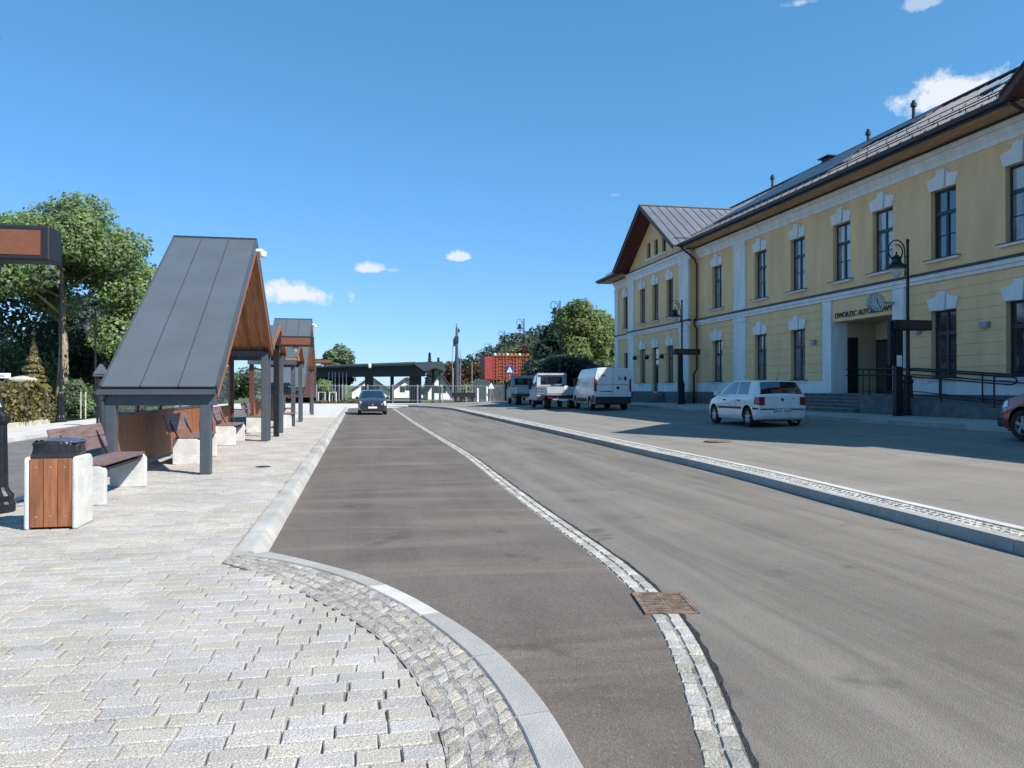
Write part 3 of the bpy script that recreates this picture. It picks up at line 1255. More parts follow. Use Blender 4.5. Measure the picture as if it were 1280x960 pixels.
def bb(mb, name, m, parent=bld, **k):
    return mb.build(name, m, parent, world=(parent is bld), **k)


def wall(x0, x1, y0, y1, z0, z1, holes):
    """vertical wall slab with rectangular holes (ya, yb, za, zb)"""
    m = MB()
    holes = sorted(holes)
    ycur = y0
    for (ya, yb, za, zb) in holes:
        if ya > ycur:
            m.box(x0, x1, ycur, ya, z0, z1)
        if za > z0:
            m.box(x0, x1, ya, yb, z0, za)
        if zb < z1:
            m.box(x0, x1, ya, yb, zb, z1)
        ycur = yb
    if ycur < y1:
        m.box(x0, x1, ycur, y1, z0, z1)
    return m


WW = 1.14
up_px = [896, 951.5, 997.5, 1053.5, 1104.5, 1179.5, 1277]
upY = [onX(p, FX) for p in up_px]
upY = [39.1, 34.45, 31.2, 28.0, 25.5, 22.45, 19.35]
grY = [39.1, 34.45, 31.2, 22.45, 19.35]
wingY = [49.25, 46.95, 44.6]
MY0, MY1 = 18.05, 56.2       # visible stretch between the wings and the far end
WA0, WA1 = 41.7, 51.9        # far wing
NA0, NA1 = 8.2, 18.2         # near wing
UZ0, UZ1 = 5.88, 8.2
GZ0, GZ1 = 1.86, 4.12
ENT = (24.85, 28.6)

# windows ---------------------------------------------------------------


def window(Y, X, z0, z1, w=WW, pane='pane', small=False):
    """frame with transom, mullion and glazing bars, its panes, sill and keystone trim"""
    xr = X + .17
    f = MB()
    t = .075
    y0, y1 = Y - w / 2, Y + w / 2
    f.box(xr, xr + .07, y0, y0 + t, z0, z1)
    f.box(xr, xr + .07, y1 - t, y1, z0, z1)
    f.box(xr, xr + .07, y0 + t, y1 - t, z1 - t, z1)
    f.box(xr, xr + .07, y0 + t, y1 - t, z0, z0 + t)
    if not small:
        zt = z0 + (z1 - z0) * .66
        f.box(xr - .02, xr + .06, y0 + t, y1 - t, zt - .06, zt + .06)
        f.box(xr - .01, xr + .065, Y - .055, Y + .055, z0 + t, zt - .06)
        f.box(xr - .005, xr + .062, Y - .03, Y + .03, zt + .06, z1 - t)
        zm = z0 + (z1 - z0) * .34
        f.box(xr + .005, xr + .055, y0 + t, Y - .055, zm - .016, zm + .016)
        f.box(xr + .005, xr + .055, Y + .055, y1 - t, zm - .016, zm + .016)
    wobj = bb(f, 'window', M['frame_teal'])
    look = random.choice(['pane', 'pane_curtain', 'pane', 'mixed'])
    if pane == 'pane_curtain':
        look = random.choice(['pane_curtain', 'pane_curtain', 'mixed'])
    inv = wobj

    def sub(mb, name, m, **k):
        mb.v = [(p[0] - FX, p[1] - 30, p[2] - .55) for p in mb.v]
        return mb.build(name, m, wobj, **k)
    if small:
        g_ = MB().box(xr + .03, xr + .04, y0 + t, y1 - t, z0 + t, z1 - t)
        sub(g_, 'pane', M[pane])
    else:
        for (a, b_, c_, d) in ((y0 + t, Y - .055, z0 + t, zm - .016), (Y + .055, y1 - t, z0 + t, zm - .016),
                               (y0 + t, Y - .055, zm + .016, zt - .06), (Y + .055, y1 - t, zm + .016, zt - .06),
                               (y0 + t, Y - .03, zt + .06, z1 - t), (Y + .03, y1 - t, zt + .06, z1 - t)):
            g_ = MB()
            tilt = random.uniform(-.003, .003)
            g_.hexa([(xr + .03, a, c_), (xr + .04, a, c_), (xr + .04 + tilt, b_, c_), (xr + .03 + tilt, b_, c_), (xr + .03, a, d), (xr + .04, a, d), (xr + .04 + tilt, b_, d), (xr + .03 + tilt, b_, d)])
            nm = look if look != 'mixed' else ('pane_blind' if c_ > zt or (d > zt - .2 and a < Y - .2) else 'pane_curtain')
            sub(g_, 'pane', M[nm])
    return wobj


def sill(Y, X, z0, w=WW, metal=True):
    s_ = MB().box(X - .13, X + .16, Y - w / 2 - .17, Y + w / 2 + .17, z0 - .11, z0 - .022)
    so = bb(s_, 'window_sill', M['white'])
    f_ = MB().hexa([(X - .17, Y - w / 2 - .21, z0 - .03), (X + .16, Y - w / 2 - .21, z0 - .03), (X + .16, Y + w / 2 + .21, z0 - .03), (X - .17, Y + w / 2 + .21, z0 - .03),
                    (X - .17, Y - w / 2 - .21, z0 - .012), (X + .16, Y - w / 2 - .21, z0 + .006), (X + .16, Y + w / 2 + .21, z0 + .006), (X - .17, Y + w / 2 + .21, z0 - .012)])
    f_.v = [(p[0] - FX, p[1] - 30, p[2] - .55) for p in f_.v]
    f_.build('sill_flashing', M['roof_dark'], so)


def keystone(Y, X, z1, w=WW):
    h = .46
    e = .012
    # two flared side stones, each stepped, and a taller key
    L = [(Y - .16 - e, z1 + .0), (Y - w / 2 + .0, z1 + .0), (Y - w / 2 - .15, z1 + h * .86), (Y - .30, z1 + h), (Y - .24, z1 + h + .1), (Y - .20 - e, z1 + h + .1)]
    Rr = [(2 * Y - a, b_) for a, b_ in L][::-1]
    K = [(Y - .13, z1 - .02), (Y + .13, z1 - .02), (Y + .19, z1 + h + .17), (Y - .19, z1 + h + .17)]
    for poly_, nm, d in ((L, 'voussoir', .07), (Rr, 'voussoir', .07), (K, 'keystone', .12)):
        bb(MB().prism(poly_, 'x', X - d, X + .02), nm, M['white'], bevel=.008)


upper_holes = [(Y - WW / 2, Y + WW / 2, UZ0, UZ1) for Y in upY]
farY = 53.9
upper_holes.append((farY - .45, farY + .45, UZ0, UZ1))
bb(wall(FX, FX + .34, MY0, MY1, 5.42, 9.6, upper_holes), 'upper_wall', M['yellow'])
ground_holes = [(Y - WW / 2, Y + WW / 2, GZ0, GZ1) for Y in grY] + [(ENT[0], ENT[1], ZB, 4.22), (farY - .4, farY + .4, 2.9, 4.1)]
bb(wall(FX + .02, FX + .34, MY0, MY1, .3, 5.44, ground_holes), 'ground_floor_wall', M['yellow'])
# rusticated courses in the ground storey, joints recessed
CH = .372


def courses(X, spans, z0, z1, d=.02):
    z = z0
    while z < z1 - .05:
        zt = min(z + CH, z1)
        for (a, b_, holes) in spans:
            segs = [(a, b_)]
            for (ha, hb, hz0, hz1) in holes:
                if hz0 < zt - .02 and hz1 > z + .02:
                    ns = []
                    for (p, q) in segs:
                        if hb <= p or ha >= q:
                            ns.append((p, q))
                        else:
                            if ha > p:
                                ns.append((p, ha))
                            if hb < q:
                                ns.append((hb, q))
                    segs = ns
            for (p, q) in segs:
                if q - p > .05:
                    bb(MB().box(X, X + d + .004, p, q, z + .012, zt - .012), 'wall_course', M['yellow'], bevel=.006)
        z += CH


PIL = [(35.85, 37.05, 'full')]
courses(FX - .002, [(MY0, ENT[0] - .62, ground_holes), (ENT[1] + .62, 35.85, ground_holes), (37.05, WA0, ground_holes)], 1.80, 5.10)
bb(MB().box(FX - .002, FX + .02, ENT[0], ENT[1], 4.22, 5.1), 'entrance_lintel', M['yellow'])
# white base band, plinth
for (a, b_) in ((MY0, ENT[0]), (ENT[1], WA0), (WA1, MY1)):
    bb(MB().box(FX - .05, FX + .03, a, b_, ZB, 1.80), 'base_band', M['white'], bevel=.01)
    bb(MB().box(FX - .12, FX + .03, a, b_, .45, ZB - .002), 'plinth', M['plinth'], bevel=.015)
# string course, cornice
for (X, a, b_) in ((FX, MY0, WA0), (WX, WA0 - .14, WA1 + .14), (FX, WA1, MY1)):
    bb(MB().box(X - .07, X + .03, a, b_, 5.12, 5.24), 'string_course', M['white'])
    bb(MB().box(X - .13, X + .03, a - .0, b_, 5.243, 5.39), 'string_course', M['white'], bevel=.012)
    bb(MB().hexa([(X - .19, a, 5.393), (X + .03, a, 5.393), (X + .03, b_, 5.393), (X - .19, b_, 5.393), (X - .19, a, 5.455), (X + .03, a, 5.52), (X + .03, b_, 5.52), (X - .19, b_, 5.455)]), 'string_course_flashing', M['roof_dark'])
    bb(MB().box(X - .05, X + .03, a, b_, 8.98, 9.16), 'frieze', M['white'])
    bb(MB().hexa([(X - .06, a, 9.163), (X + .03, a, 9.163), (X + .03, b_, 9.163), (X - .06, b_, 9.163), (X - .15, a, 9.36), (X + .03, a, 9.36), (X + .03, b_, 9.36), (X - .15, b_, 9.36)]), 'cornice', M['white'])
    bb(MB().box(X - .22, X + .03, a, b_, 9.363, 9.53), 'cornice', M['white'], bevel=.012)
    bb(MB().box(X - .26, X + .03, a, b_, 9.533, 9.592), 'cornice_flashing', M['roof_dark'])
# pilasters
for (X, a, b_) in ((FX, 35.85, 37.05), (WX, WA0 + .04, WA0 + 1.3), (WX, WA1 - 1.1, WA1 - .04), (FX, MY1 - .8, MY1 - .02)):
    bb(MB().box(X - .08, X + .03, a, b_, ZB, 5.10), 'pilaster', M['white'], bevel=.01)
    bb(MB().box(X - .12, X + .03, a - .04, b_ + .04, 4.86, 5.06), 'pilaster_cap', M['white'], bevel=.01)
    bb(MB().box(X - .08, X + .03, a, b_, 5.51, 8.97), 'pilaster', M['white'], bevel=.01)
    bb(MB().box(X - .12, X + .03, a - .04, b_ + .04, 8.72, 8.92), 'pilaster_cap', M['white'], bevel=.01)
    bb(MB().box(X - .17, X + .03, a - .03, b_ + .03, .45, ZB - .002), 'plinth', M['plinth'], bevel=.015)
for a, b_ in ((ENT[0] - .58, ENT[0] - .003), (ENT[1] + .003, ENT[1] + .58)):
    bb(MB().box(FX - .10, FX + .02, a, b_, ZB + .01, 5.10), 'pilaster', M['white'], bevel=.01)
# entrance recess: white reveals, beige inner walls, dark doors
bb(MB().box(FX - .09, FX + .66, ENT[1] - .014, ENT[1] + .3, ZB + .005, 4.21), 'entrance_reveal', M['white'])
bb(MB().box(FX - .09, FX + .66, ENT[0] - .3, ENT[0] + .014, ZB + .005, 4.21), 'entrance_reveal', M['white'])
bb(MB().box(FX + .34, FX + 4.2, ENT[0] - .3, ENT[1] + .3, 4.22, 4.4), 'porch_ceiling', M['beige'])
bb(MB().box(FX + .66, FX + 4.2, ENT[1], ENT[1] + .2, ZB, 4.22), 'porch_wall', M['beige'])
bb(MB().box(FX + .67, FX + 1.12, ENT[1] - .06, ENT[1] - .004, ZB + .01, 3.6), 'open_door_leaf', M['dark'])
bb(MB().box(FX + .66, FX + 4.2, ENT[0] - .2, ENT[0], ZB, 4.22), 'porch_wall', M['beige'])
bb(MB().box(FX + 2.0, FX + 2.2, ENT[0], ENT[1], ZB, 4.22), 'porch_wall', M['beige'])
bb(MB().box(FX + .01, FX + 4.2, ENT[0] + .001, ENT[1] - .001, 1.0, ZB + .004), 'porch_floor', M['plinth'])
dr = bb(MB().box(FX + 1.93, FX + 2.0, 26.9, 28.5, ZB, 3.5), 'entrance_door', M['dark'])
for q in (26.98, 27.76):
    g_ = MB().box(FX + 1.9, FX + 1.93, q, q + .66, ZB + .15, 3.4)
    g_.v = [(p[0] - FX, p[1] - 30, p[2] - .55) for p in g_.v]
    g_.build('door_pane', M['pane'], dr)
nbx = bb(MB().box(FX + 1.9, FX + 2.0, 25.2, 26.4, 2.35, 3.0), 'notice_case', M['dark'])
g_ = MB().box(FX + 1.885, FX + 1.9, 25.28, 26.32, 2.72, 2.92)
g_.v = [(p[0] - FX, p[1] - 30, p[2] - .55) for p in g_.v]
g_.build('notice_pane', M['pane_curtain'], nbx)
bb(MB().tube([(FX + 1.95, 25.6, 3.6), (FX + 1.6, 25.6, 3.6), (FX + 1.6, 25.6, 3.45)], .03).lathe([(.10, -.14), (.12, -.05), (.06, .02)], 10, (FX + 1.6, 25.6, 3.5)), 'porch_lantern', M['black_iron'])
# inner dark volume so nothing shines through
bb(MB().box(FX + .36, FX + 11.6, MY0 + .2, ENT[0] - .32, .4, 9.5), 'light_block_core', M['dark'])
bb(MB().box(FX + .36, FX + 11.6, ENT[1] + .32, MY1 - .2, .4, 9.5), 'light_block_core', M['dark'])
bb(MB().box(FX + .36, FX + 11.6, ENT[0] - .3, ENT[1] + .3, 4.42, 9.5), 'light_block_core', M['dark'])
# lettering over the entrance
yl = 28.42
txt = text_mesh('DWORZEC AUTOBUSOWY', .30, .012, M['ink'], 'entrance_lettering', bld,
                (FX - .017 - FX, yl - 30, 4.36 - .55), (R(90), 0, R(-90)), sx=1.0, bold=.004)
bpy.context.view_layer.update()
xs_ = [v.co.x for v in txt.data.vertices]
txt.scale = ((yl - 24.97) / (max(xs_) - min(xs_)), 1, 1)
txt['label'] = 'black capital lettering DWORZEC AUTOBUSOWY'

for i, Y in enumerate(upY):
    window(Y, FX, UZ0, UZ1, pane='pane_curtain' if i in (1, 2, 3, 4, 0) else 'pane')
    sill(Y, FX, UZ0)
    keystone(Y, FX, UZ1)
for Y in grY:
    window(Y, FX, GZ0, GZ1)
    sill(Y, FX, GZ0)
    keystone(Y, FX, GZ1)
window(farY, FX, UZ0, UZ1, w=.9)
window(farY, FX, 2.9, 4.1, w=.8, small=True)
sill(farY, FX, UZ0, w=.9)
keystone(farY, FX, UZ1, w=.9)

# wings ------------------------------------------------------------------


def wing(A0, A1, wins, door=None, inner=True):
    cy = (A0 + A1) / 2
    gh = [(Y - .5, Y + .5, GZ0, GZ1) for Y in wins if Y != door]
    if door:
        gh.append((door - .52, door + .52, ZB, GZ1))
    uh = [(Y - .5, Y + .5, UZ0, UZ1) for Y in wins]
    bb(wall(WX, WX + .3, A0, A1, 5.42, 9.6, uh), 'upper_wall', M['yellow'])
    bb(wall(WX + .02, WX + .3, A0, A1, .3, 5.44, gh), 'ground_floor_wall', M['yellow'])
    bb(MB().box(WX + .3, FX + .34, A0, A0 + .3, .3, 9.6), 'side_wall', M['yellow'])
    bb(MB().box(WX + .3, FX + .34, A1 - .3, A1, .3, 9.6), 'side_wall', M['yellow'])
    bb(MB().box(WX - .12, FX, A0 - .12, A0 - .001, .45, ZB - .002), 'plinth', M['plinth'])
    if inner:
        courses(WX - .002, [(A0 + 1.3, A1 - 1.1, gh)], 1.80, 5.10)
    for (a, b_) in ((A0 + 1.3, A1 - 1.1),) if not door else ((A0 + 1.3, door - .52), (door + .52, A1 - 1.1)):
        bb(MB().box(WX - .05, WX + .03, a, b_, ZB, 1.80), 'base_band', M['white'], bevel=.01)
        bb(MB().box(WX - .12, WX + .03, a, b_, .45, ZB - .002), 'plinth', M['plinth'], bevel=.015)
    bb(MB().box(WX + .36, WX + 3, A0 + .35, A1 - .35, .4, 9.5), 'light_block_core', M['dark'])  # unseen dark filler added so nothing shines through the wing
    for Y in wins:
        window(Y, WX, UZ0, UZ1, w=1.0)
        sill(Y, WX, UZ0, w=1.0)
        keystone(Y, WX, UZ1, w=1.0)
        if Y == door:
            d_ = bb(MB().box(WX + .15, WX + .2, Y - .52, Y + .52, ZB, GZ1), 'door', M['frame_teal'])
            for (za, zb) in ((ZB + .15, 3.3), (3.42, GZ1 - .1)):
                g_ = MB().box(WX + .14, WX + .149, Y - .4, Y + .4, za, zb)
                g_.v = [(p[0] - FX, p[1] - 30, p[2] - .55) for p in g_.v]
                g_.build('door_pane', M['pane'], d_)
        else:
            window(Y, WX, GZ0, GZ1, w=1.0)
            sill(Y, WX, GZ0, w=1.0)
        keystone(Y, WX, GZ1, w=1.0)
    # gable wall with three little windows
    half = (A1 - A0) / 2 + .15
    zr, ze = 13.25, 9.72
    k = (zr - ze) / (half + .1)
    gw = MB()
    def gz(y):
        return zr - .16 - abs(y - cy) * k
    ws = [cy - 1.3, cy, cy + 1.3]
    edges = sorted([A0 + .02, A1 - .02, cy] + [w_ - .3 for w_ in ws] + [w_ + .3 for w_ in ws])
    for a, b_ in zip(edges[:-1], edges[1:]):
        mid = (a + b_) / 2
        inwin = any(abs(mid - w_) < .3 for w_ in ws)
        za, zb = 9.57, 9.57
        if inwin:
            gw.hexa([(WX, a, 9.57), (WX + .25, a, 9.57), (WX + .25, b_, 9.57), (WX, b_, 9.57), (WX, a, 10.05), (WX + .25, a, 10.05), (WX + .25, b_, 10.05), (WX, b_, 10.05)])
            za = 11.1
        z0_ = 11.1 if inwin else 9.57
        gw.hexa([(WX, a, z0_), (WX + .25, a, z0_), (WX + .25, b_, z0_), (WX, b_, z0_), (WX, a, max(z0_ + .01, gz(a))), (WX + .25, a, max(z0_ + .01, gz(a))), (WX + .25, b_, max(z0_ + .01, gz(b_))), (WX, b_, max(z0_ + .01, gz(b_)))])
    bb(gw, 'gable_wall', M['yellow'])
    for w_ in ws:
        window(w_, WX - .05, 10.05, 11.1, w=.6, small=True)
    sl = MB().box(WX - .1, WX + .1, cy - 1.75, cy + 1.75, 9.93, 10.04)
    bb(sl, 'window_sill', M['white'])
    # roof: standing seam panels on both slopes running back into the main roof
    XO = 17.62
    for sgn in (-1, 1):
        x = XO
        ye = cy + sgn * (half + .1)
        nx = 0
        while x < 24.6:
            x1 = min(x + .58, 24.8)
            th = .05
            p = MB()
            y_e, y_r = ye, cy
            p.hexa([(x, y_e, ze - th), (x1, y_e, ze - th), (x1, y_r, zr - th), (x, y_r, zr - th), (x, y_e, ze), (x1, y_e, ze), (x1, y_r, zr), (x, y_r, zr)] if sgn < 0 else
                   [(x1, y_e, ze - th), (x, y_e, ze - th), (x, y_r, zr - th), (x1, y_r, zr - th), (x1, y_e, ze), (x, y_e, ze), (x, y_r, zr), (x1, y_r, zr)])
            p.bar((x + .01, y_e, ze + .015), (x + .01, y_r, zr + .015), .022, .05)
            bb(p, 'roof_panel', M['roof'])
            x = x1
        # dark red soffit boards and barge board
        nbd = 8
        for i in range(nbd):
            f0, f1 = i / nbd, (i + 1) / nbd - .006
            ya, yb = ye + (cy - ye) * f0, ye + (cy - ye) * f1
            za, zb = ze + (zr - ze) * f0 - .06, ze + (zr - ze) * f1 - .06
            q = MB().hexa([(XO + .04, ya, za - .03), (WX + .1, ya, za - .03), (WX + .1, yb, zb - .03), (XO + .04, yb, zb - .03),
                           (XO + .04, ya, za), (WX + .1, ya, za), (WX + .1, yb, zb), (XO + .04, yb, zb)])
            bb(q, 'soffit_board', M['red_wood'])
        bb(MB().bar((XO + .015, ye, ze - .12), (XO + .015, cy, zr - .12), .05, .24), 'barge_board', M['red_wood'])
        bb(MB().bar((XO - .02, ye, ze + .02), (XO - .02, cy, zr + .02), .06, .07), 'roof_edge_flashing', M['roof_dark'])
        bb(MB().bar((XO, ye, ze - .03), (19.0, ye, ze - .03), .12, .1), 'gutter', M['roof_dark'])
        # snow guard
        for (fa, xa, xb) in ((.14, XO + .4, XO + 2.2), (.4, XO + 2.8, XO + 4.6)):
            yy, zz = ye + (cy - ye) * fa, ze + (zr - ze) * fa
            bb(MB().bar((xa, yy, zz + .1), (xb, yy, zz + .1), .03, .05).bar((xa + .2, yy, zz), (xa + .2, yy, zz + .1), .03, .03).bar((xb - .2, yy, zz), (xb - .2, yy, zz + .1), .03, .03), 'snow_guard', M['roof_dark'])
    bb(MB().bar((XO - .03, cy, zr + .04), (24.8, cy, zr + .04), .16, .06), 'ridge_cap', M['roof'])


wing(WA0, WA1, wingY, door=wingY[1])
wing(NA0, NA1, [NA0 + 2.7, NA0 + 5, NA0 + 7.3])
for (X, a, b_) in ((WX, NA0 - .14, NA1 + .14),):
    bb(MB().box(X - .13, X + .03, a, b_, 5.243, 5.39), 'string_course', M['white'])
    bb(MB().box(X - .22, X + .03, a, b_, 9.1, 9.53), 'cornice', M['white'])
    bb(MB().box(X - .08, X + .03, NA1 - 1.3, NA1 - .04, ZB, 9.1), 'pilaster', M['white'])
bb(MB().box(FX + .02, FX + .34, -4, NA0, .3, 9.6), 'upper_wall', M['yellow'])
bb(MB().box(FX + .36, FX + 11.6, -3.9, MY0 - .2, .4, 9.5), 'light_block_core', M['dark'])  # unseen dark filler behind the near walls, added to stop light passing

# main roof ---------------------------------------------------------------
EX, EZ = 18.1, 9.82
RX, RZ = 25.3, 13.95
k_ = (RZ - EZ) / (RX - EX)
MYF = 57.3
y = -5.0
while y < MYF - .1:
    y1 = min(y + .6, MYF)
    x0 = EX
    if (WA0 - .1 < (y + y1) / 2 < WA1 + .1) or (NA0 - .1 < (y + y1) / 2 < NA1 + .1):
        x0 = 19.4
    z0 = EZ + (x0 - EX) * k_
    p = MB()
    p.hexa([(x0, y, z0 - .05), (RX, y, RZ - .05), (RX, y1, RZ - .05), (x0, y1, z0 - .05), (x0, y, z0), (RX, y, RZ), (RX, y1, RZ), (x0, y1, z0)])
    p.bar((x0, y + .01, z0 + .015), (RX, y + .01, RZ + .015), .022, .05)
    bb(p, 'roof_panel', M['roof'])
    y = y1
bb(MB().hexa([(RX, -5, RZ - .06), (32.6, -5, 9.75), (32.6, MYF, 9.75), (RX, MYF, RZ - .06), (RX, -5, RZ), (32.6, -5, 9.8), (32.6, MYF, 9.8), (RX, MYF, RZ)]), 'rear_roof', M['roof'])
bb(MB().bar((RX, -5, RZ + .05), (RX, MYF, RZ + .05), .26, .08), 'ridge_cap', M['roof_dark'])
bb(MB().prism([(EX + 1.2, 9.55), (31.0, 9.55), (31.0, 9.7), (RX, RZ - .2), (EX + 1.2, EZ + 1.2 * k_ - .2)], 'y', MY1 - .3, MY1), 'gable_wall', M['yellow'])
bb(MB().box(30.9, 31.2, -4, MY1, .3, 9.7), 'rear_wall', M['yellow'])
bb(MB().box(FX + .34, 30.9, MY1 - .3, MY1, .3, 9.55), 'end_wall', M['yellow'])
for (a, b_) in ((NA1 + .15, WA0 - .15), (WA1 + .15, MYF), (-5, NA0 - .15)):
    y = a
    # soffit boards, each a length between brackets
    while y < b_ - .05:
        y1 = min(y + 1.2, b_)
        for j, (xa, xb) in enumerate(((18.16, 18.46), (18.465, 18.76), (18.765, 19.19))):
            bb(MB().box(xa, xb, y + .003, y1 - .003, 9.60 + random.uniform(0, .003), 9.63), 'soffit_board', M['soffit'])
        y = y1
    bb(MB().box(18.10, 18.155, a, b_, 9.58, 9.78), 'fascia', M['roof_dark'])
    gprof = [(18.10 + .0, 9.76), (18.05, 9.66), (17.95, 9.66), (17.92, 9.79), (17.94, 9.79), (17.965, 9.69), (18.04, 9.69), (18.075, 9.76)]
    bb(MB().prism(gprof, 'y', a, b_), 'gutter', M['roof_dark'])
    # snow guard rails
    for fx in (18.75, 19.6, 21.4):
        zz = EZ + (fx - EX) * k_
        rr_ = MB()
        y = a + .2
        rr_.bar((fx, a + .1, zz + .11), (fx, b_ - .1, zz + .11), .03, .03)
        while y < b_:
            rr_.bar((fx, y, zz), (fx - .02, y, zz + .13), .03, .015)
            y += 1.2
        bb(rr_, 'snow_guard', M['roof_dark'])
# solar panels in rows
sol = []
for r_, (fx0, ya, yb) in enumerate(((19.9, 30, 40.2), (21.7, 31.5, 40.2), (23.3, 29.0, 39.4))):
    y = ya
    while y < yb:
        x0, x1 = fx0, fx0 + 1.45
        z0, z1 = EZ + (x0 - EX) * k_ + .10, EZ + (x1 - EX) * k_ + .12
        p = MB().hexa([(x0, y, z0), (x1, y, z1), (x1, y + .98, z1), (x0, y + .98, z0), (x0, y, z0 + .04), (x1, y, z1 + .04), (x1, y + .98, z1 + .04), (x0, y + .98, z0 + .04)])
        bb(p, 'solar_panel', M['solar'])
        y += 1.0
# skylights, open hatch and roof box
for (xx, yy) in ((21.6, 20.5), (21.6, 22.6), (23.3, 21.6)):
    z0 = EZ + (xx - EX) * k_
    p = MB().hexa([(xx, yy, z0 - .05), (xx + 1.2, yy, z0 + 1.2 * k_ - .05), (xx + 1.2, yy + .9, z0 + 1.2 * k_ - .05), (xx, yy + .9, z0 - .05),
                   (xx, yy, z0 + .14), (xx + 1.2, yy, z0 + 1.2 * k_ + .14), (xx + 1.2, yy + .9, z0 + 1.2 * k_ + .14), (xx, yy + .9, z0 + .14)])
    so = bb(p, 'skylight', M['roof_dark'])
    g_ = MB().hexa([(xx + .1, yy + .08, z0 + .19), (xx + 1.1, yy + .08, z0 + 1.1 * k_ + .15), (xx + 1.1, yy + .82, z0 + 1.1 * k_ + .15), (xx + .1, yy + .82, z0 + .19),
                    (xx + .1, yy + .08, z0 + .21), (xx + 1.1, yy + .08, z0 + 1.1 * k_ + .17), (xx + 1.1, yy + .82, z0 + 1.1 * k_ + .17), (xx + .1, yy + .82, z0 + .21)])
    g_.v = [(p_[0] - FX, p_[1] - 30, p_[2] - .55) for p_ in g_.v]
    g_.build('skylight_pane', M['lamp_clear'], so)
Yb = onX(1037, 25.0)
bb(MB().box(24.8, 25.4, Yb - .4, Yb + .4, RZ - .3, RZ + .04).box(24.6, 25.6, Yb - .5, Yb + .5, RZ + .042, RZ + .09), 'roof_hatch', M['roof_dark'])
for px, py in ((966, 218), (1086, 161), (1143, 125)):
    Yv = onX(px, 25.1)
    dc = 25.1 * SA + Yv * CA
    zt = EYE + (485 - py) * dc / 960
    bb(MB().lathe([(.075, RZ - .2), (.075, zt - .3), (.13, zt - .29), (.13, zt - .12), (.08, zt - .11), (.08, zt)], 10, (25.1, Yv, 0)), 'vent_pipe', M['roof_dark'])
# downpipes
bb(MB().tube([(18.0, 41.35, 9.66), (18.2, 41.3, 9.45), (18.95, 41.4, 8.95), (19.08, 41.42, 8.6), (19.08, 41.42, 5.55), (18.94, 41.42, 5.45), (18.94, 41.42, 5.1), (19.08, 41.42, 4.95), (19.08, 41.42, 2.6), (18.95, 41.55, 2.3), (18.95, 41.55, .62)], .055), 'downpipe', M['copper'], smooth=True)
bb(MB().tube([(18.0, 18.6, 9.66), (18.4, 18.5, 9.4), (19.0, 18.45, 9.15), (19.06, 18.42, 8.9), (19.06, 18.42, .62)], .055), 'downpipe', M['copper'], smooth=True)
# small fittings on the walls
for px, py in ((1017, 427), (1147, 413), (1232, 405)):
    Yv = onX(px, FX - .05)
    dc = (FX - .05) * SA + Yv * CA
    zt = EYE + (485 - py) * dc / 960
    bb(MB().box(FX - .14, FX, Yv - .16, Yv + .16, zt - .10, zt + .08).box(FX - .17, FX - .14, Yv - .13, Yv + .13, zt - .13, zt + .02), 'wall_light', M['galv'], bevel=.01)
for px, py in ((793.5, 447), (808.5, 446), (827, 445)):
    Yv = onX(px, WX - .35)
    dc = (WX - .35) * SA + Yv * CA
    zt = EYE + (485 - py) * dc / 960
    bb(MB().bar((WX, Yv, zt + .12), (WX - .36, Yv, zt + .12), .03, .03).lathe([(.10, -.16), (.15, -.08), (.16, .02), (.06, .10), (.03, .13)], 10, (WX - .35, Yv, zt)), 'wall_lantern', M['black_iron'])
# steps of the far wing door
for i in range(4):
    bb(MB().box(17.55 + i * .3, WX - .12, 45.2 - .0 + i * .0, 48.7, .5 + i * .17, .665 + i * .17 + .01), 'step', M['plinth'], bevel=.01)

# clock on its bracket
ck_y = 24.7
ck = thing('clock', 'round double-sided clock on a bracket beside the entrance lettering', 'clock', (FX - .85, ck_y + .05, 0))
dcc = (FX - .85) * SA + ck_y * CA
zc = EYE + (485 - 378) * dcc / 960
ck.location.z = zc
MB().lathe([(.30, -.09), (.335, -.07), (.335, .07), (.30, .09)], 32, (0, 0, 0), 'y').build('case', M['galv'], ck, smooth='auto')
for sg in (-1, 1):
    MB().lathe([(.30, min(sg * .088, sg * .094)), (.30, max(sg * .088, sg * .094))], 32, (0, 0, 0), 'y').build('face', M['clock_face'], ck)
tk = MB()
for i in range(12):
    a = i * math.pi / 6
    c_, s_ = math.cos(a), math.sin(a)
    tk.bar((c_ * .21, -.099, s_ * .21), (c_ * .275, -.099, s_ * .275), .006, .028 if i % 3 == 0 else .016, up=(-s_, 0, c_))
tk.build('hour_marks', M['ink'], ck)


def hand(L, w, ang, nm):
    a = R(90 - ang)
    MB().bar((-math.cos(a) * .04, -.106, -math.sin(a) * .04), (math.cos(a) * L, -.106, math.sin(a) * L), .006, w, up=(-math.sin(a), 0, math.cos(a))).build(nm, M['ink'], ck)


hand(.24, .022, 148, 'minute_hand')
hand(.16, .03, -8, 'hour_hand')
MB().bar((.33, 0, 0), (.78, 0, 0), .07, .09).box(.76, .84, -.08, .08, -.15, .15).build('bracket', M['galv'], ck)

# entrance steps
es = thing('entrance_steps', 'broad grey stone steps leading up to the station entrance', 'steps', (18.5, 27.2, .6))
for i in range(5):
    z0 = .62 + i * .132
    MB().box(17.55 + i * .31, 17.55 + (i + 1) * .31 + (.0 if i < 4 else .08) + .01, 24.9, 30.6, .45, z0 + .098).build('step', M['plinth'], es, world=True)
    MB().box(17.51 + i * .31, 17.55 + (i + 1) * .31 + (.0 if i < 4 else .06), 24.9, 30.62, z0 + .10, z0 + .132).build('tread', M['plinth_light'], es, world=True, bevel=.006)  # treads coloured paler than the risers so each step shows as a line
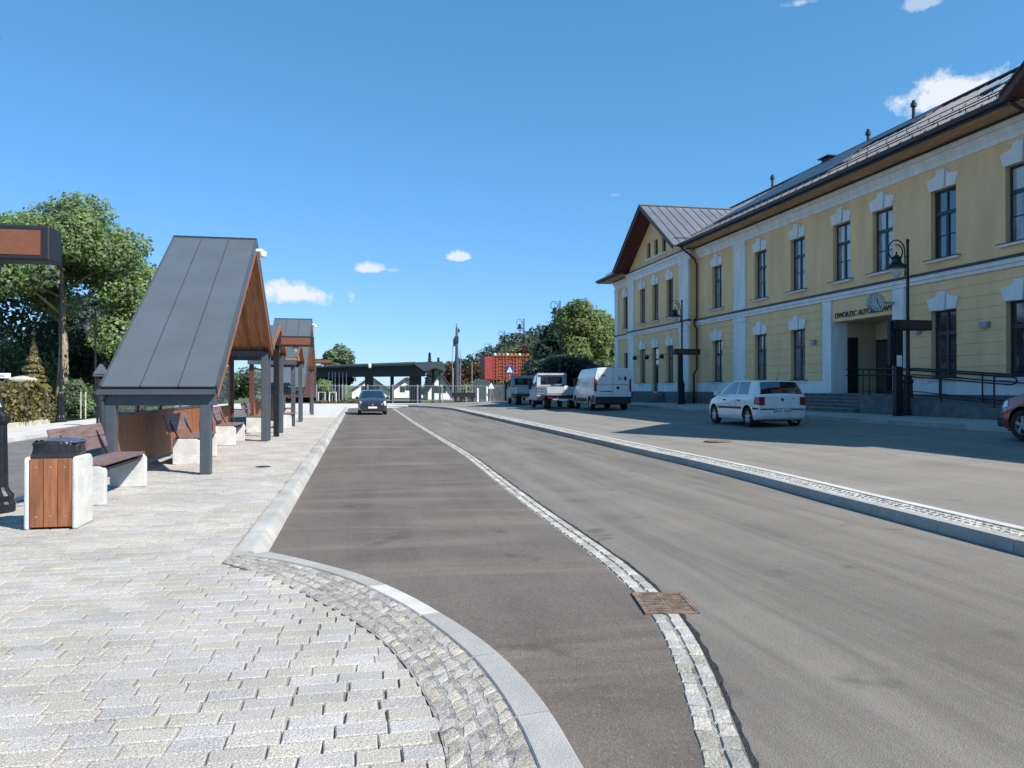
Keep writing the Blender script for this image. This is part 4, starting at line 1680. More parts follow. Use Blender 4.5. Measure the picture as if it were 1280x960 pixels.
# ramp with landing and railings
rp = thing('access_ramp', 'long grey access ramp with dark double handrails beside the entrance', 'ramp', (18.3, 20, .6))


def rampz(y):
    return .62 + max(0, min(1, (y - 14.5) / 9.0)) * .64


rpm = MB()
rpm.hexa([(17.75, 14.5, .45), (19.06, 14.5, .45), (19.06, 23.5, .45), (17.75, 23.5, .45), (17.75, 14.5, .63), (19.06, 14.5, .63), (19.06, 23.5, 1.26), (17.75, 23.5, 1.26)])
rpm.build('slope', M['plinth'], rp, world=True)
MB().box(17.75, 19.06, 23.505, 24.895, .45, 1.262).build('landing', M['plinth'], rp, world=True)


def rail(X, y0, y1, posts, loop=False):
    for h, r_ in ((.92, .028), (.70, .022)):
        MB().tube([(X, y0, rampz(y0) + h), (X, (y0 + y1) / 2, rampz((y0 + y1) / 2) + h), (X, 23.5, rampz(23.5) + h), (X, y1, rampz(y1) + h)] if y1 > 23.5 else
                  [(X, y0, rampz(y0) + h), (X, y1, rampz(y1) + h)], r_).build('handrail', M['black_iron'], rp, world=True, smooth=True)
    MB().tube([(X, y0, rampz(y0) + .12), (X, min(23.5, y1), rampz(23.5) + .12), (X, y1, rampz(y1) + .12)], .016).build('lower_rail', M['black_iron'], rp, world=True)
    if loop:
        MB().tube([(X, y0, rampz(y0) + .92), (X, y0 - .14, rampz(y0) + .88), (X, y0 - .18, rampz(y0) + .81), (X, y0 - .14, rampz(y0) + .74), (X, y0, rampz(y0) + .70)], .024).build('rail_end', M['black_iron'], rp, world=True, smooth=True)
    for yy in posts:
        MB().tube([(X, yy, rampz(yy)), (X, yy, rampz(yy) + .92)], .025).lathe([(.05, 0), (.05, .02)], 10, (X, yy, rampz(yy))).build('post', M['black_iron'], rp, world=True, smooth='auto')


rail(17.82, 18.3, 24.8, [18.9, 20.95, 22.7, 24.4], loop=True)
rail(19.0, 14.6, 24.8, [15, 16.8, 18.7, 20.6, 22.4, 24.2])
for h in (.92, .7):
    MB().tube([(18.95, 24.85, 1.26 + h), (17.2, 24.85, 1.26 + h - .0)], .024).build('handrail', M['black_iron'], rp, world=True)
for xx in (17.9, 18.8):
    MB().tube([(xx, 24.85, 1.26), (xx, 24.85, 2.18)], .022).build('post', M['black_iron'], rp, world=True)

# ================================================================== STREET LAMPS


def make_lamp(label, x, y, z, group, H=5.85, arm=-1, detail=True):
    t = thing('street_lamp', label, 'street lamp', (x, y, z), 0, group)
    n = 16 if detail else 8
    MB().lathe([(.23, 0), (.23, .10), (.205, .13), (.215, .20), (.17, .26), (.155, .30), (.14, 1.05), (.17, 1.10), (.17, 1.16), (.11, 1.22), (.12, 1.27), (.075, 1.36)], n * 2 if detail else 8, flute=.10 if detail else 0).build('base', M['black_iron'], t, smooth=not detail)
    MB().lathe([(.065, 1.36), (.058, 2.9), (.075, 2.92), (.075, 2.98), (.052, 3.0), (.042, H - .12), (.055, H - .10), (.05, H - .04), (.015, H)], n).build('pole', M['black_iron'], t, smooth='auto')
    a = arm
    path = [(a * .10, 0, H - 1.25), (a * .10, 0, H - .75), (a * .11, 0, H - .5)]
    cx_, cz_, rr_ = a * .42, H - .42, .31
    for i in range(0, 13):
        th = math.pi * i / 12 * 1.0
        path.append((cx_ - a * rr_ * math.cos(th) , 0, cz_ + rr_ * math.sin(th) * 1.15))
    # the scroll, curling under
    for i in range(1, 15):
        th = math.pi + i * math.pi / 9
        r2 = rr_ * (1 - i * .030)
        path.append((cx_ - a * r2 * math.cos(th) , 0, cz_ + r2 * math.sin(th) * 1.1))
    MB().tube(path, .022, 6).bar((0, 0, H - .6), (a * .10, 0, H - .6), .03, .04).bar((0, 0, H - 1.15), (a * .10, 0, H - 1.15), .03, .04).build('arm', M['black_iron'], t, smooth=True)
    zl = H - .80
    MB().lathe([(.36, zl - .17), (.35, zl - .13), (.20, zl - .05), (.15, zl + .0), (.14, zl + .12), (.17, zl + .15), (.09, zl + .21), (.03, zl + .26), (.02, zl + .36)], n, (cx_ , 0, 0)).build('lamp_head', M['black_iron'], t, smooth='auto')
    MB().lathe([(.04, zl - .50), (.12, zl - .44), (.19, zl - .32), (.21, zl - .17)], n, (cx_ , 0, 0)).build('glass_bowl', M['shaded_glass'], t, smooth=True)
    return t


LG = 'ornate swan-neck street lamps around the station yard'
lx, ly = plan(1135, 25.4)
make_lamp('black swan-neck lamp standing in front of the station entrance', lx, ly, walkz(lx), LG)
lx, ly = plan(852.5, 43.4)
make_lamp('black swan-neck lamp by the downpipe corner of the gabled wing', lx, ly, walkz(lx), LG, H=5.9)
lx, ly = plan(-8, 9.3)
make_lamp('black lamp post whose fluted base stands at the left edge of the platform', lx, ly, 0, LG)
lx, ly = plan(76, 34.5)
make_lamp('lamp post with fat fluted base in front of the big tree trunk', lx, ly, -.03, LG, H=8.15)
lx, ly = plan(119, 42)
make_lamp('slim lamp post among the dark trees left of the first shelter roof', lx, ly, -.05, LG, H=6.0)
for i, (px, dc, ytop, lab) in enumerate(((700, 58, 375.5, 'tall lamp rising above the parked flatbed trucks in front of the bright tree'),
                                         (655, 73, 398, 'lamp post rising just above the orange scaffold'),
                                         (631, 88, 413, 'lamp post left of the pair above the scaffold, against the sky'),
                                         (612, 105, 429, 'smaller lamp post behind, above the dark red boards'),
                                         (600, 122, 437, 'smallest farthest lamp post against the hill trees'))):
    lx, ly = plan(px, dc)
    top = EYE + (485 - ytop) * dc / 960
    make_lamp(lab, lx, ly, .1, LG, H=top - .1, detail=False)

# ================================================================== INFO TOTEMS WITH DISPLAYS


def totem(label, x, y, z, rz=0, board=(-.1, 1.36), bz=(3.02, 3.38), screen='brown_screen', post=(-.13, .13), wide=True, zpost=None, notice=False, dome=False, group='passenger information displays'):
    t = thing('display_totem', label, 'information display', (x, y, z), rz, group)
    top = bz[1]
    MB().box(post[0], post[1], -.09, .09, 0, top - .0).build('column', M['black_iron'], t, bevel=.01)
    if wide:
        MB().box(post[0] - .2, post[0] - .003, -.07, .07, bz[0] - 1.15, bz[0] + .3).build('timetable_case', M['black_iron'], t, bevel=.008)
    b0, b1 = board
    cs = MB().box(b0, b1, -.17, .17, bz[0], bz[1]).build('display_case', M['display_case'], t, bevel=.02)
    for s_ in (-1, 1):
        MB().box(b0 + .14, b1 - .09, s_ * .171 if s_ > 0 else -.174, .174 if s_ > 0 else -.171, bz[0] + .055, bz[1] - .055).build('screen', M[screen], cs)
    if notice:
        MB().box(post[0] + .02, post[1] - .05, -.097, -.092, 1.62, 1.98).build('notice', M['sign_white'], t)
    if dome:
        MB().lathe([(.02, -.13), (.08, -.10), (.10, -.03), (.10, .03), (.03, .05)], 12, ((b0 + b1) / 2, 0, bz[0] - .05)).build('camera_dome', M['sign_white'], t, smooth=True)
    return t


tx, ty = plan(1122, 25.0)
totem('dark totem with wide unlit display beside the lamp at the entrance', tx, ty, walkz(tx), board=(-.22, 1.16), bz=(2.80, 3.13), post=(-.12, .14), notice=True)
tx, ty = plan(850, 43.0)
totem('dark totem with narrow display before the gabled wing', tx, ty, walkz(tx), board=(-.35, 1.15), bz=(2.78, 3.10), post=(-.12, .12), wide=False)
# left platform: row of totems, board ends measured
for (pl, pr, yt, yb, dc, lab, off) in ((-60, 50, 281, 325, 8.1, 'display with orange screen cut by the left edge of the picture', -.9),
                                       (346, 388, 420, 433, 23.6, 'display with orange screen beside the nearest shelter gable', 0),
                                       (389, 414.5, 448.6, 454.5, 46.0, 'farthest display with reddish screen beside the second shelter', 0)):
    x0, y0 = plan(pl, dc)
    x1, y1 = plan(pr, dc)
    zt, zb = EYE + (485 - yt) * dc / 960, EYE + (485 - yb) * dc / 960
    L = (pr - pl) / 960 * dc * 1.02
    t = totem(lab, x0 + .05, y0 + .0, 0, board=(-.05, L), bz=(zb, zt), screen='orange_screen', post=(-.14, .02), wide=False, dome=(pl > 0))

# ================================================================== SHELTERS
# ridge runs across the platform; the long slope faces the camera
XL, XR = -.93, .90          # local x (centre -3.35)


def make_shelter(y0, label):
    t = thing('platform_shelter', label, 'bus shelter', (-3.35, y0, 0), 0, 'steep-roofed platform shelters')
    YN, ZN, ZR, YF, ZF = -5.2, 1.50, 5.03, 3.55, 2.62
    th = .10
    for (ya, za, yb, zb, tagn) in ((YN, ZN, 0, ZR, 'near'), (YF, ZF, 0, ZR, 'far')):
        n = 3
        w = (XR - XL) / n
        nrm = Vector((0, -(zb - za), (yb - ya))).normalized()
        if nrm.z < 0:
            nrm = -nrm
        up = nrm * .035
        for i in range(n):
            a, b_ = XL + i * w + (.0 if i == 0 else .006), XL + (i + 1) * w - (.0 if i == n - 1 else .006)
            q = [(a, ya, za), (b_, ya, za), (b_, yb, zb), (a, yb, zb)]
            if tagn == 'far':
                q = [(b_, ya, za), (a, ya, za), (a, yb, zb), (b_, yb, zb)]
            p = MB().hexa([tuple(Vector(v) - up * .4) for v in q] + [tuple(Vector(v) + up) for v in q])
            p.build('roof_panel', M['shelter_metal'], t, bevel=.006)
        for i in range(1, n):
            xs_ = XL + i * w
            MB().bar(Vector((xs_, ya, za)) + up * .9, Vector((xs_, yb, zb)) + up * .9, .010, .03, up=nrm).build('roof_seam', M['steel'], t)
        # bargeboard metal edges
        for xs_ in (XL - .012, XR + .012):
            MB().bar(Vector((xs_, ya, za)) - up * .8, Vector((xs_, yb, zb)) - up * .8, .024, .16, up=nrm).build('roof_edge', M['steel'], t)
        # plank lining under the slope
        npl = 7
        dn = nrm * .06
        for i in range(npl):
            a, b_ = XL + .02 + i * (XR - XL - .04) / npl, XL + .02 + (i + 1) * (XR - XL - .04) / npl - .008
            q = [(a, ya, za), (b_, ya, za), (b_, yb, zb), (a, yb, zb)]
            if tagn == 'far':
                q = [(b_, ya, za), (a, ya, za), (a, yb, zb), (b_, yb, zb)]
            lo = [tuple(Vector(v) - dn - nrm * .03) for v in q]
            hi = [tuple(Vector(v) - dn) for v in q]
            MB().hexa(lo + hi).build('lining_plank', M['wood_y'], t)
        # timber rake at the open gable
        MB().bar(Vector((XR - .02, ya, za)) - nrm * .17, Vector((XR - .02, yb, zb)) - nrm * .17, .07, .16, up=nrm).build('rake_board', M['wood'], t)
        MB().bar(Vector((XL + .03, ya, za)) - nrm * .17, Vector((XL + .03, yb, zb)) - nrm * .17, .07, .16, up=nrm).build('rake_board', M['wood'], t)
    MB().bar((XL - .02, 0, ZR + .03), (XR + .02, 0, ZR + .03), .10, .05).build('ridge_cap', M['roof_dark'], t)
    # rafters visible inside
    for xs_ in (-.35, .3):
        MB().bar((xs_, YN + .3, ZN - .02), (xs_, -.1, ZR - .26), .05, .1, up=(0, -.5, .85)).build('rafter', M['wood'], t)
        MB().bar((xs_, YF - .2, ZF + .0), (xs_, .1, ZR - .26), .05, .1, up=(0, .5, .85)).build('rafter', M['wood'], t)
    # eaves beams and gutter
    MB().box(XL, XR, YN + .04, YN + .2, ZN - .30, ZN - .10).build('eaves_beam', M['steel'], t, bevel=.01)
    MB().box(XL, XR, YF - .26, YF - .14, ZF - .16, ZF - .08).build('eaves_beam', M['steel'], t, bevel=.01)
    MB().prism([(YN - .10, ZN - .02), (YN - .10, ZN - .11), (YN + .02, ZN - .11), (YN + .02, ZN - .02), (YN + .0, ZN - .02), (YN + .0, ZN - .09), (YN - .08, ZN - .09), (YN - .08, ZN - .02)], 'x', XL - .05, XR).build('gutter', M['steel'], t)
    # posts
    for (xx, yy, top) in ((XR - .18, YN + .12, ZN - .10), (XL + .12, YN + .12, ZN - .10), (XR - .18, YF - .22, ZF - .1), (XL + .12, YF - .22, ZF - .1)):
        MB().box(xx - .09, xx + .09, yy - .09, yy + .09, 0, top).build('post', M['steel'], t, bevel=.012)
    MB().tube([(XL + .04, YN - .04, ZN - .1), (XL + .0, YN + .02, ZN - .2), (XL + .03, YN + .06, 0.0)], .05, 10).build('downpipe', M['steel'], t, smooth=True)
    # low timber wall on the road side, glass above
    wx = XL + .10
    yy = YN + .45
    while yy < YF - .35:
        MB().box(wx, wx + .035, yy + .003, yy + .197, .10, 1.0).build('wall_board', M['wood'], t)
        yy += .2
    MB().box(wx - .015, wx + .05, YN + .4, YF - .35, 1.003, 1.05).build('wall_rail', M['steel'], t)
    MB().box(wx, wx + .035, YN + .4, YF - .35, .06, .097).build('wall_rail', M['steel'], t)

    def roofz(y):
        return ZN + (y - YN) / -YN * (ZR - ZN) if y < 0 else ZR + y / YF * (ZF - ZR)
    gy_ = [-4.75, -3.5, -1.8, 0.0, 1.6, 3.15]
    for a, b_ in zip(gy_[:-1], gy_[1:]):
        za, zb = min(roofz(a) - .22, 2.55), min(roofz(b_) - .22, 2.55)
        p = MB().hexa([(wx + .01, a + .03, 1.06), (wx + .02, a + .03, 1.06), (wx + .02, b_ - .03, 1.06), (wx + .01, b_ - .03, 1.06),
                       (wx + .01, a + .03, za), (wx + .02, a + .03, za), (wx + .02, b_ - .03, zb), (wx + .01, b_ - .03, zb)])
        p.build('glass_pane', M['glass'], t)
    for a in gy_[1:-1]:
        MB().box(wx - .02, wx + .05, a - .025, a + .025, 1.05, roofz(a) - .15).build('glazing_post', M['red_wood'], t)
    for (za) in (2.58,):
        MB().box(wx - .02, wx + .05, -3.0, YF - .35, za, za + .07).build('glazing_rail', M['steel'], t)
    MB().box(wx - .03, wx + .07, 1.2, 1.36, 1.05, 4.0).build('timber_post', M['red_wood'], t)
    # camera at the ridge
    return t


sh1 = make_shelter(19.25, 'nearest platform shelter with steep grey metal roof reaching down low')
sh2 = copy_tree(sh1, (-3.35, 41.0, 0), label='second platform shelter with the same steep roof, farther along')
for t_, sc_ in ((sh1, 1), (sh2, 1)):
    MB().lathe([(.03, -.10), (.075, -.07), (.09, 0), (.085, .05), (.03, .07)], 12, (XR + .16, -.05, 4.72)).bar((XR, -.05, 4.80), (XR + .16, -.05, 4.80), .06, .06).build('camera_dome', M['sign_white'], t_, smooth='auto')


def make_canopy(y0, label):
    t = thing('linking_canopy', label, 'canopy', (-3.35, y0, 0), 0, 'small gabled canopies linking the shelters')
    H, ZR, ZE = 2.1, 3.45, 2.72
    for sg in (-1, 1):
        q = [(XL - .02, sg * H, ZE), (XR, sg * H, ZE), (XR, 0, ZR), (XL - .02, 0, ZR)]
        if sg > 0:
            q = [q[1], q[0], q[3], q[2]]
        for i in range(3):
            f0, f1 = i / 3, (i + 1) / 3 - .006
            a0 = Vector(q[0]).lerp(Vector(q[1]), f0)
            a1 = Vector(q[0]).lerp(Vector(q[1]), f1)
            b0 = Vector(q[3]).lerp(Vector(q[2]), f0)
            b1 = Vector(q[3]).lerp(Vector(q[2]), f1)
            MB().hexa([tuple(v - Vector((0, 0, .03))) for v in (a0, a1, b1, b0)] + [tuple(v) for v in (a0, a1, b1, b0)]).build('roof_panel', M['shelter_metal'], t)
        lo = [tuple(Vector(v) - Vector((0, 0, .12))) for v in q]
        hi = [tuple(Vector(v) - Vector((0, 0, .04))) for v in q]
        MB().hexa(lo + hi).build('lining', M['wood_y'], t)
        MB().bar((XR + .02, sg * H, ZE - .06), (XR + .02, 0, ZR - .06), .04, .16).build('rake_board', M['wood'], t)
        MB().box(XL, XR, sg * H - .06 - (.06 if sg > 0 else -.06), sg * H + .06 - (.06 if sg > 0 else -.06), ZE - .30, ZE - .13).build('eaves_beam', M['steel'], t)
        for xx, m_ in ((XR - .14, 'steel'), (XL + .12, 'red_wood')):
            MB().box(xx - .08, xx + .08, sg * (H - .25) - .08, sg * (H - .25) + .08, 0, ZE - .12).build('post', M[m_], t, bevel=.01)
    MB().prism([(-H + .3, ZE - .05), (H - .3, ZE - .05), (0, ZR - .12)], 'x', XR - .14, XR - .11).build('gable_boarding', M['wood_y'], t)
    for i in range(8):
        MB().box(XL + .1, XL + .14, -1.6 + i * .4 + .004, -1.6 + (i + 1) * .4 - .004, .1, .95).build('wall_board', M['wood'], t)
    for a, b_ in ((-1.6, 0), (0, 1.6)):
        MB().box(XL + .11, XL + .12, a + .03, b_ - .03, 1.0, 2.25).build('glass_pane', M['glass'], t)
        MB().box(XL + .08, XL + .15, a, b_, 2.26, 2.32).build('glazing_rail', M['steel'], t)
    return t


cn1 = make_canopy(24.75, 'small gabled canopy with wooden boarding right behind the nearest shelter')
copy_tree(cn1, (-3.35, 33.3, 0), label='small gabled canopy just in front of the second shelter')
# timber screens further on
tag(MB().box(-4.3, -2.55, 46.8, 46.95, .95, 2.75).build('timber_screen', M['red_wood']), 'dark red boarded screen standing behind the second shelter', 'screen')

# ================================================================== BENCHES, BIN


def bench_end(w=.50, h=.50, t_=.11):
    pts = [(-w / 2, 0), (w / 2, 0), (w / 2, h - .09)]
    for i in range(1, 6):
        a = i / 6 * math.pi / 2
        pts.append((w / 2 - .09 + .09 * math.cos(a), h - .09 + .09 * math.sin(a)))
    pts += [(w / 2 - .09, h), (-w / 2, h)]
    return MB().prism(pts, 'y', -t_ / 2, t_ / 2)


def make_bench(label, x, y, L=2.0, back=True, rz=0):
    t = thing('bench', label, 'bench', (x, y, 0), rz, 'concrete and timber benches on the platform')
    for s_ in (-1, 1):
        e = bench_end()
        e.v = [(p[0], p[1] + s_ * (L / 2 - .055), p[2]) for p in e.v]
        e.build('concrete_end', M['concrete'], t, bevel=.01)
    for i in range(4):
        xx = -.20 + i * .115
        MB().box(xx, xx + .105, -L / 2 + .0, L / 2 - .12, .503, .54).build('seat_plank', M['seat_wood'], t, bevel=.006)
    MB().box(-.2, .2, -L / 2 + .12, L / 2 - .12, .42, .46).build('seat_frame', M['black_iron'], t)
    if back:
        for (z0, z1) in ((.62, .79), (.80, .97)):
            x0, x1 = -.27 - (z0 - .5) * .28, -.27 - (z1 - .5) * .28
            p = MB().hexa([(x0 - .035, -L / 2, z0), (x0, -L / 2, z0), (x0, L / 2, z0), (x0 - .035, L / 2, z0), (x1 - .035, -L / 2, z1), (x1, -L / 2, z1), (x1, L / 2, z1), (x1 - .035, L / 2, z1)])
            p.build('back_plank', M['seat_wood'], t, bevel=.006)
        for yy in (-L / 2 + .3, L / 2 - .3):
            MB().bar((-.18, yy, .44), (-.42, yy, .95), .05, .02).build('back_bracket', M['black_iron'], t)
        bo = MB()
        for yy in (-L / 2 + .08, L / 2 - .08):
            for zz in (.71, .89):
                xx = -.27 - (zz - .5) * .28
                bo.box(xx, xx + .006, yy - .012, yy + .012, zz - .012, zz + .012)
        bo.build('bolt', M['galv'], t)
    return t


make_bench('bench with leaning backrest right behind the litter bin', -3.45, 11.65, 2.0)
make_bench('bench inside the nearest shelter against its timber wall', -3.35, 17.0, 1.9)
make_bench('bench under the far eave of the nearest shelter', -3.45, 22.0, 1.7)
make_bench('pale bench between the two small canopies', -3.5, 28.0, 1.9)
make_bench('reddish low seat past the first small canopy', -2.75, 30.6, 2.0, back=False)
make_bench('bench inside the second shelter', -3.4, 38.5, 1.9)

# litter bin
bn = thing('litter_bin', 'square litter bin of white concrete with orange-brown wooden slats', 'litter bin', (-3.21, 9.17, 0))
bw, bd, bh = .26, .25, .77
for s_ in (-1, 1):
    pts = [(-bd, 0), (bd, 0), (bd, bh - .09)]
    for i in range(1, 6):
        a = i / 6 * math.pi / 2
        pts.append((bd - .09 + .09 * math.cos(a), bh - .09 + .09 * math.sin(a)))
    pts += [(bd - .09, bh), (-bd + .05, bh)]
    for i in range(1, 6):
        a = math.pi / 2 + i / 6 * math.pi / 2
        pts.append((-bd + .05 + .05 * math.cos(a), bh - .05 + .05 * math.sin(a)))
    pts.append((-bd, bh - .05))
    x0, x1 = (s_ * bw, s_ * (bw - .055))
    MB().prism(pts, 'x', min(x0, x1), max(x0, x1)).build('concrete_side', M['concrete'], bn, bevel=.02)
ww = (2 * bw - .11) / 3
for i in range(3):
    a = -bw + .055 + i * ww
    for yy, sg in ((-bd - .002, 1), (bd - .022, 1)):
        MB().box(a + .003, a + ww - .003, yy, yy + .024, .03, bh - .02).build('slat', M['wood'], bn, bevel=.003)
    bo = MB()
    for zz in (.14, .66):
        bo.lathe([(.010, -.004), (.010, .0)], 8, (a + ww / 2, -bd - .002, zz), 'y')
    bo.build('screw', M['galv'], bn)
MB().box(-bw + .06, bw - .06, -bd + .03, bd - .03, .06, .80).build('inner_bucket', M['black_plastic'], bn)
bg_ = MB()
NBAG = 28
prof = [(.98, .74), (1.05, .80), (1.0, .86), (1.06, .90), (.99, .93)]
vs = []
for (r_, h) in prof:
    for k in range(NBAG):
        a = 2 * math.pi * k / NBAG
        sq = 1 / max(abs(math.cos(a)), abs(math.sin(a)))
        rr = r_ * min(sq, 1.25) * (1 + random.uniform(-.03, .03))
        vs.append((.205 * rr * math.cos(a), .20 * rr * math.sin(a), h + random.uniform(-.012, .012)))
fs = [(i * NBAG + k, i * NBAG + (k + 1) % NBAG, (i + 1) * NBAG + (k + 1) % NBAG, (i + 1) * NBAG + k) for i in range(len(prof) - 1) for k in range(NBAG)]
bg_.quadlist(vs, fs).build('bin_bag', M['bag'], bn, smooth='auto')
MB().hexa([(-.16, -.21, .915), (.24, -.21, .915), (.24, .21, .915), (-.16, .21, .915), (-.06, -.10, .955), (.12, -.10, .955), (.12, .10, .955), (-.06, .10, .955)]).build('lid', M['bin_lid'], bn, bevel=.012)

# ================================================================== VEHICLES


class Loft:
    """half car body: stations along the length (y), seven outline points each, mirrored"""

    def __init__(s, st):
        s.ys = np.array([a[0] for a in st], float)
        s.P = np.array([a[1] for a in st], float)      # n,7,2

    def p(s, y, v, side=1, off=0.0):
        def raw(y, v):
            y = min(max(y, s.ys[0]), s.ys[-1])
            v = min(max(v, 0), s.P.shape[1] - 1)
            i = int(min(len(s.ys) - 2, np.searchsorted(s.ys, y, 'right') - 1))
            f = (y - s.ys[i]) / (s.ys[i + 1] - s.ys[i])
            sec = s.P[i] * (1 - f) + s.P[i + 1] * f
            if 3 <= i < len(s.ys) - 3:
                h_ = s.ys[i + 1] - s.ys[i]
                m0 = (s.P[i + 1] - s.P[i - 1]) / (s.ys[i + 1] - s.ys[i - 1]) * h_
                m1 = (s.P[i + 2] - s.P[i]) / (s.ys[i + 2] - s.ys[i]) * h_
                cub = s.P[i] * (2 * f ** 3 - 3 * f * f + 1) + m0 * (f ** 3 - 2 * f * f + f) + s.P[i + 1] * (3 * f * f - 2 * f ** 3) + m1 * (f ** 3 - f * f)
                sec = sec * .35 + cub * .65
            j = int(min(sec.shape[0] - 2, math.floor(v)))
            g_ = v - j
            # catmull-rom across the section
            p0 = sec[max(j - 1, 0)]
            p1, p2 = sec[j], sec[j + 1]
            p3 = sec[min(j + 2, sec.shape[0] - 1)]
            t = g_
            q = .5 * ((2 * p1) + (-p0 + p2) * t + (2 * p0 - 5 * p1 + 4 * p2 - p3) * t * t + (-p0 + 3 * p1 - 3 * p2 + p3) * t ** 3)
            lin = p1 * (1 - t) + p2 * t
            q = lin * .62 + q * .38
            return Vector((side * q[0], y, q[1]))
        c = raw(y, v)
        if off:
            e = .02
            a = raw(y + e, v) - raw(y - e, v)
            b_ = raw(y, v + .05) - raw(y, v - .05)
            n = a.cross(b_)
            if n.length > 1e-9:
                n.normalize()
                if n.dot(c - Vector((0, c.y + .0, .6))) < 0 and abs(n.y) < .9:
                    n = -n
                elif abs(n.y) >= .9 and n.z < 0:
                    n = -n
                c = c + n * off
        return c

    def body(s, nsub=5, nv=4):
        yy = []
        for a, b_ in zip(s.ys[:-1], s.ys[1:]):
            for k in range(nsub):
                yy.append(a + (b_ - a) * k / nsub)
        yy.append(s.ys[-1])
        vv = [i / nv for i in range((s.P.shape[1] - 1) * nv + 1)]
        m = MB()
        vs, fs = [], []
        ring = [(v, 1) for v in vv] + [(v, -1) for v in vv[-2:0:-1]]
        k = len(ring)
        for y in yy:
            for v, sd in ring:
                vs.append(tuple(s.p(y, v, sd)))
        for i in range(len(yy) - 1):
            for j in range(k):
                fs.append((i * k + j, i * k + (j + 1) % k, (i + 1) * k + (j + 1) % k, (i + 1) * k + j))
        for base, rev in ((0, False), ((len(yy) - 1) * k, True)):
            h = k // 2
            # strip across mirrored points
            for j in range(h):
                a = base + j
                b_ = base + j + 1
                c = base + (k - j - 1) % k
                d = base + (k - j) % k
                q = [a, b_, c, d]
                q2 = []
                for x in q:
                    if x not in q2:
                        q2.append(x)
                if len(q2) >= 3:
                    fs.append(tuple(q2 if rev else q2[::-1]))
        return m.quadlist(vs, fs)

    def patch(s, corners, side=1, off=.006, n=8, m_=5):
        """corners (y, v) in order a b c d; returns grid builder"""
        a, b_, c, d = corners
        vs, fs = [], []
        for i in range(n + 1):
            for j in range(m_ + 1):
                f, g_ = i / n, j / m_
                y = (a[0] * (1 - f) + b_[0] * f) * (1 - g_) + (d[0] * (1 - f) + c[0] * f) * g_
                v = (a[1] * (1 - f) + b_[1] * f) * (1 - g_) + (d[1] * (1 - f) + c[1] * f) * g_
                vs.append(tuple(s.p(y, v, side, off)))
        for i in range(n):
            for j in range(m_):
                q = i * (m_ + 1) + j
                fs.append((q, q + 1, q + m_ + 2, q + m_ + 1))
        return MB().quadlist(vs, fs)

    def top(s, y0, y1, v0, off=.006, n=8, m_=10, w0=None, w1=None):
        """patch across the centre line between mirrored v0 (at y0) and w (at y1)"""
        v1 = v0 if w1 is None else w1
        vs, fs = [], []
        V = s.P.shape[1] - 1
        for i in range(n + 1):
            f = i / n
            y = y0 + (y1 - y0) * f
            ve = v0 + (v1 - v0) * f
            for j in range(-m_, m_ + 1):
                t = abs(j) / m_
                v = V - (V - ve) * t
                vs.append(tuple(s.p(y, v, 1 if j >= 0 else -1, off)))
        k = 2 * m_ + 1
        for i in range(n):
            for j in range(k - 1):
                q = i * k + j
                fs.append((q, q + 1, q + k + 1, q + k))
        return MB().quadlist(vs, fs)


def cut_arches(body, wheels, r, halfw, inner=.55):
    m = MB()
    for y in wheels:
        for sd in (-1, 1):
            m.lathe([(r, 0), (r, .42)], 28, (sd * (halfw - .18) - .21, y, r * .92), 'x')
    cut = m.build('cutter', M['ink'], body.parent)
    for ob in (body, cut):
        bm = bmesh.new()
        bm.from_mesh(ob.data)
        bmesh.ops.remove_doubles(bm, verts=bm.verts, dist=1e-5)
        bmesh.ops.recalc_face_normals(bm, faces=bm.faces)
        bm.to_mesh(ob.data)
        bm.free()
    mod = body.modifiers.new('b', 'BOOLEAN')
    mod.operation = 'DIFFERENCE'
    mod.object = cut
    mod.solver = 'EXACT'
    mod.material_mode = 'TRANSFER'
    bpy.context.view_layer.update()
    dg = bpy.context.evaluated_depsgraph_get()
    me = bpy.data.meshes.new_from_object(body.evaluated_get(dg))
    body.modifiers.clear()
    old = body.data
    body.data = me
    bpy.data.meshes.remove(old)
    bpy.data.objects.remove(cut)


def shade_auto(o, ang=32):
    me = o.data
    me.polygons.foreach_set('use_smooth', [True] * len(me.polygons))
    try:
        me.set_sharp_from_angle(angle=R(ang))
    except Exception:
        pass


def wheel(t, x, y, r, w, side, spokes=5, rimmat='alloy', dark=False):
    wo = MB().lathe([(r * .62, -w / 2), (r * .93, -w / 2), (r, -w / 2 + .03), (r, w / 2 - .03), (r * .93, w / 2), (r * .62, w / 2), (r * .60, w / 2 - .02), (r * .60, -w / 2 + .02)], 28, (0, 0, 0), 'x', ring=True)
    wh = wo.build('wheel', M['rubber'], t, smooth='auto')
    wh.location = (x, y, r)
    rm = MB()
    rm.lathe([(r * .63, side * .0), (r * .63, side * (w / 2 - .015)), (r * .57, side * (w / 2 - .01)), (r * .56, side * (w / 2 - .05)), (r * .56, 0)], 24, (0, 0, 0), 'x', ring=True)
    for i in range(spokes):
        a = 2 * math.pi * i / spokes + .3
        ca, sa = math.cos(a), math.sin(a)
        rm.bar((side * (w / 2 - .03), ca * r * .1, sa * r * .1), (side * (w / 2 - .03), ca * r * .58, sa * r * .58), r * .20, .03, up=(1, 0, 0))
    rm.lathe([(r * .16, side * (w / 2 - .06)), (r * .16, side * (w / 2 - .012)), (r * .10, side * (w / 2 - .005))], 14, (0, 0, 0), 'x')
    rm.build('rim', M[rimmat], wh, smooth='auto')
    MB().lathe([(r * .55, side * (w / 2 - .09)), (r * .55, side * (w / 2 - .08))], 20, (0, 0, 0), 'x').build('wheel_shade_disc', M['black_plastic'], wh)  # black disc standing in for the shade behind the spokes


